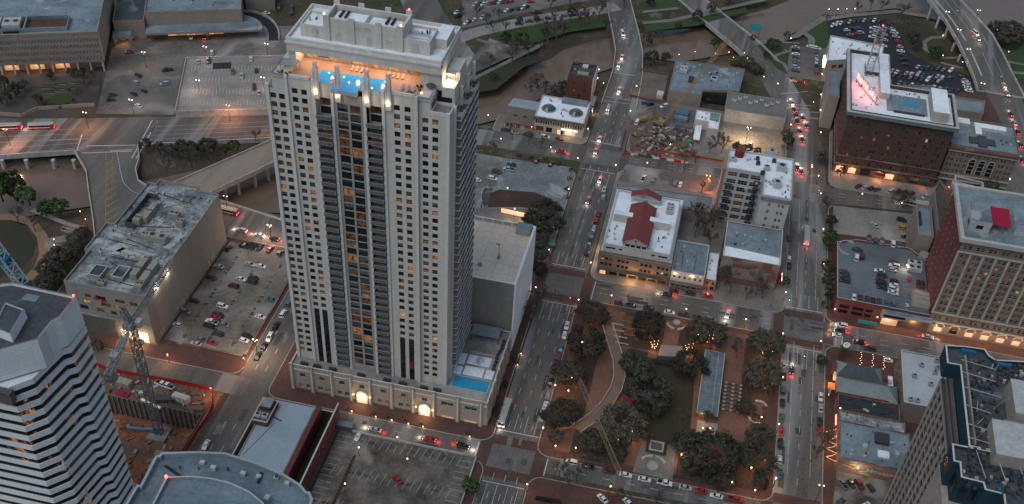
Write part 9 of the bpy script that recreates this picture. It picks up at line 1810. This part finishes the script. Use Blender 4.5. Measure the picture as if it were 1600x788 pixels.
# build everything
tower(); garage_white(); theatre(); striped(); curved(); red_low(); offices(); bayou_side(); red_gable(); brown_block(); right_block(); build_tower(); bar_block(); site_block(); pit_site(); park(); all_trees(); all_cars(); buses(); all_lamps()
def small():
 mb = MB(); x, y = at(858, 388, 0);
 for sx in (-2.2, 2.2): mb.box(x+sx-.06, x+sx+.06, y-.8, y-.7, .16, 2.6, M['metal_dark'])
 mb.box(x-2.5, x+2.5, y-1, y+1, 2.6, 2.75, M['teal']); tag(mb.build('bus_shelter'), 'teal roofed bus shelter on the pavement beside the garage trees', 'bus shelter')
 t = thing('ramp_entry', 'curved sunken ramp entry with lit glass wall behind the garage', 'ramp', (*at(800, 310), 0)); w = MB()
 pl = [at(*p) for p in ((765, 305), (780, 299), (835, 303), (858, 312), (866, 325), (840, 328), (800, 326), (762, 327))]; w.prism(pl, .1, .9, M['rail'], M['mulch']); w.build('planted_roof', t)
 g = MB(); a, b = at(783, 333), at(835, 344); g.bar((*a, 1.6), (*b, 1.6), .3, M['warm'], 2.2); g.build('lit_wall', t)
 for px in (795, 815, 832): x, y = at(px, 340, 1.5); lamp_light(t, Vector((x, y-1.8, 2.4))-t.location, 260, (1, .6, .28), .4)
 r = MB(); q = [at(*p) for p in ((757, 290), (770, 296), (765, 320), (750, 325))]; r.prism(q, .16, .3, M['rail'], M['roof_dark']); r.build('ramp_floor', t); k = MB(); x, y = at(749, 322); k.box(x-1, x+1, y-1.6, y+1.6, .16, 2.4, M['cream'], M['roof_grey']); k.build('booth', t)
 s = MB(); pts = [at(760+20*math.cos(a)*.4, 312-22*math.sin(a)*.8) for a in [math.radians(q) for q in range(60, 250, 20)]]
 for a, b in zip(pts, pts[1:]): s.bar((*a, .6), (*b, .6), .35, M['rail'], 1.1)
 s.build('curved_wall', t)
 mb = MB(); mb.box(-112, -111.2, 24, 88, .16, .9, M['old_brick']); mb.box(-140, -112.2, 22.8, 23.6, .16, .8, M['old_brick']); tag(mb.build('lot_wall'), 'low brick wall around the theatre car park', 'low wall')
 mb = MB(); mb.box(-63.6, -12.1, -3.4, -3.0, .15, 1.5, M['rail']); mb.box(-12.3, -11.9, -58, -3.4, .15, 1.5, M['rail']); tag(mb.build('lot_wall'), 'low concrete wall around the big surface car park', 'low wall')
 mb = MB(); P = [at(*p) for p in ((1300, 321), (1428, 334))]; mb.bar((*P[0], .6), (*P[1], .6), .3, M['dark_wall'], .9); tag(mb.build('lot_wall'), 'low dark wall on the street side of the tan lot', 'low wall')
 mb = MB(); x0, y0 = at(607, 733, .6);
 for k in range(16): x, y = at(545-k*2.2+8, 715+k*5, .6); mb.obox(x, y, 1.2, 1.8, .8, .6, .9, M['mulch'])
 o = mb.build('planting_strip'); o['kind'] = 'stuff'; tag(o, 'thin planted strip down the middle of the surface lot', 'planting')
 mb = MB(); P = [at(a, b) for a, b in ((-30, 178), (35, 183), (60, 172), (148, 166))]
 for a, b in zip(P, P[1:]): mb.bar((*a, .9), (*b, .9), .6, M['tan_wall'], 1.8)
 tag(mb.build('garden_wall'), 'tan garden wall between the office garden and the big road', 'wall')
 for k, (px, py) in enumerate(((75, 146), (83, 143), (91, 140), (80, 135), (95, 132), (120, 138), (127, 134), (122, 130), (75, 138))):
  x, y = at(px, py); mb = MB(); mb.obox(x, y, .39, 6.4, 1.5, .05, .5, M['conc'], M['lawn']); tag(mb.build('planter'), ORD[k]+' low planter in the office garden, counting from the round lawn', 'planter', 'low planters in the office garden')
 mb = MB(); x, y = at(540, 668, 1); mb.box(x-3, x+3, y-1.4, y+1.4, .6, 3, M['dark_wall'], M['roof_grey']); tag(mb.build('lot_kiosk'), 'dark kiosk at the corner of the surface lot by the red wing', 'kiosk')
 mb = MB(); x, y = at(1030, 740, 0)
 x, y = at(1178, 56, 0); mb = MB(); mb.box(x-3.2, x+3.2, y-.1, y+.1, 3, 7.5, M['teal']); [mb.cyl(x+s, y+.2, -4, 4, .14, M['metal_dark'], 6) for s in (-2.6, 2.6)]; tag(mb.build('bridge_sign'), 'teal board standing at the water beside the diagonal bridge', 'sign')
 mb = MB(); x, y = at(347, 103, 3); mb.obox(x, y, .39, 9.5, 6.5, 3.02, 3.08, M['lotk']); tag(mb.build('rubber_mat'), 'dark square patch on the raised concrete deck', 'mat')
small()
# light
w = bpy.data.worlds.new('World'); SC.world = w; w.use_nodes = True; nt = w.node_tree; bg = nt.nodes['Background']; sk = nt.nodes.new('ShaderNodeTexSky'); sk.sky_type = 'NISHITA'; sk.sun_disc = False
EL, AZ = math.radians(58), math.radians(212)
sk.sun_elevation = EL; sk.sun_rotation = AZ; sk.dust_density = 2.0; sk.air_density = 1.0; sk.ozone_density = 1.0
hs = nt.nodes.new('ShaderNodeHueSaturation'); hs.inputs['Saturation'].default_value = .68; nt.links.new(sk.outputs[0], hs.inputs['Color']); nt.links.new(_mix(nt, hs.outputs[0], (.91, 1.01, 1.03), 1.0, 'MULTIPLY'), bg.inputs[0]); bg.inputs[1].default_value = SKY
s = bpy.data.lights.new('sun', 'SUN'); s.energy = SUN; s.angle = math.radians(40); s.color = (1, .985, .97); so = bpy.data.objects.new('sun', s); COL.objects.link(so)
d = Vector((math.sin(AZ)*math.cos(EL), math.cos(AZ)*math.cos(EL), math.sin(EL))); d = Vector((d.x, d.y, d.z)).normalized(); so.rotation_euler = d.to_track_quat('Z', 'Y').to_euler()
for l in LIGHTS: l.data.energy *= LAMPK
SC.view_settings.view_transform = 'Standard'; SC.view_settings.look = 'None'; SC.view_settings.exposure = 0; SC.view_settings.gamma = 1
SC.render.engine = 'CYCLES'; c = SC.cycles; c.max_bounces = 6; c.diffuse_bounces = 3; c.glossy_bounces = 3; c.transmission_bounces = 2; c.sample_clamp_indirect = 3; c.use_denoising = True; c.caustics_reflective = False; c.caustics_refractive = False
try: c.use_light_tree = True
except Exception: pass
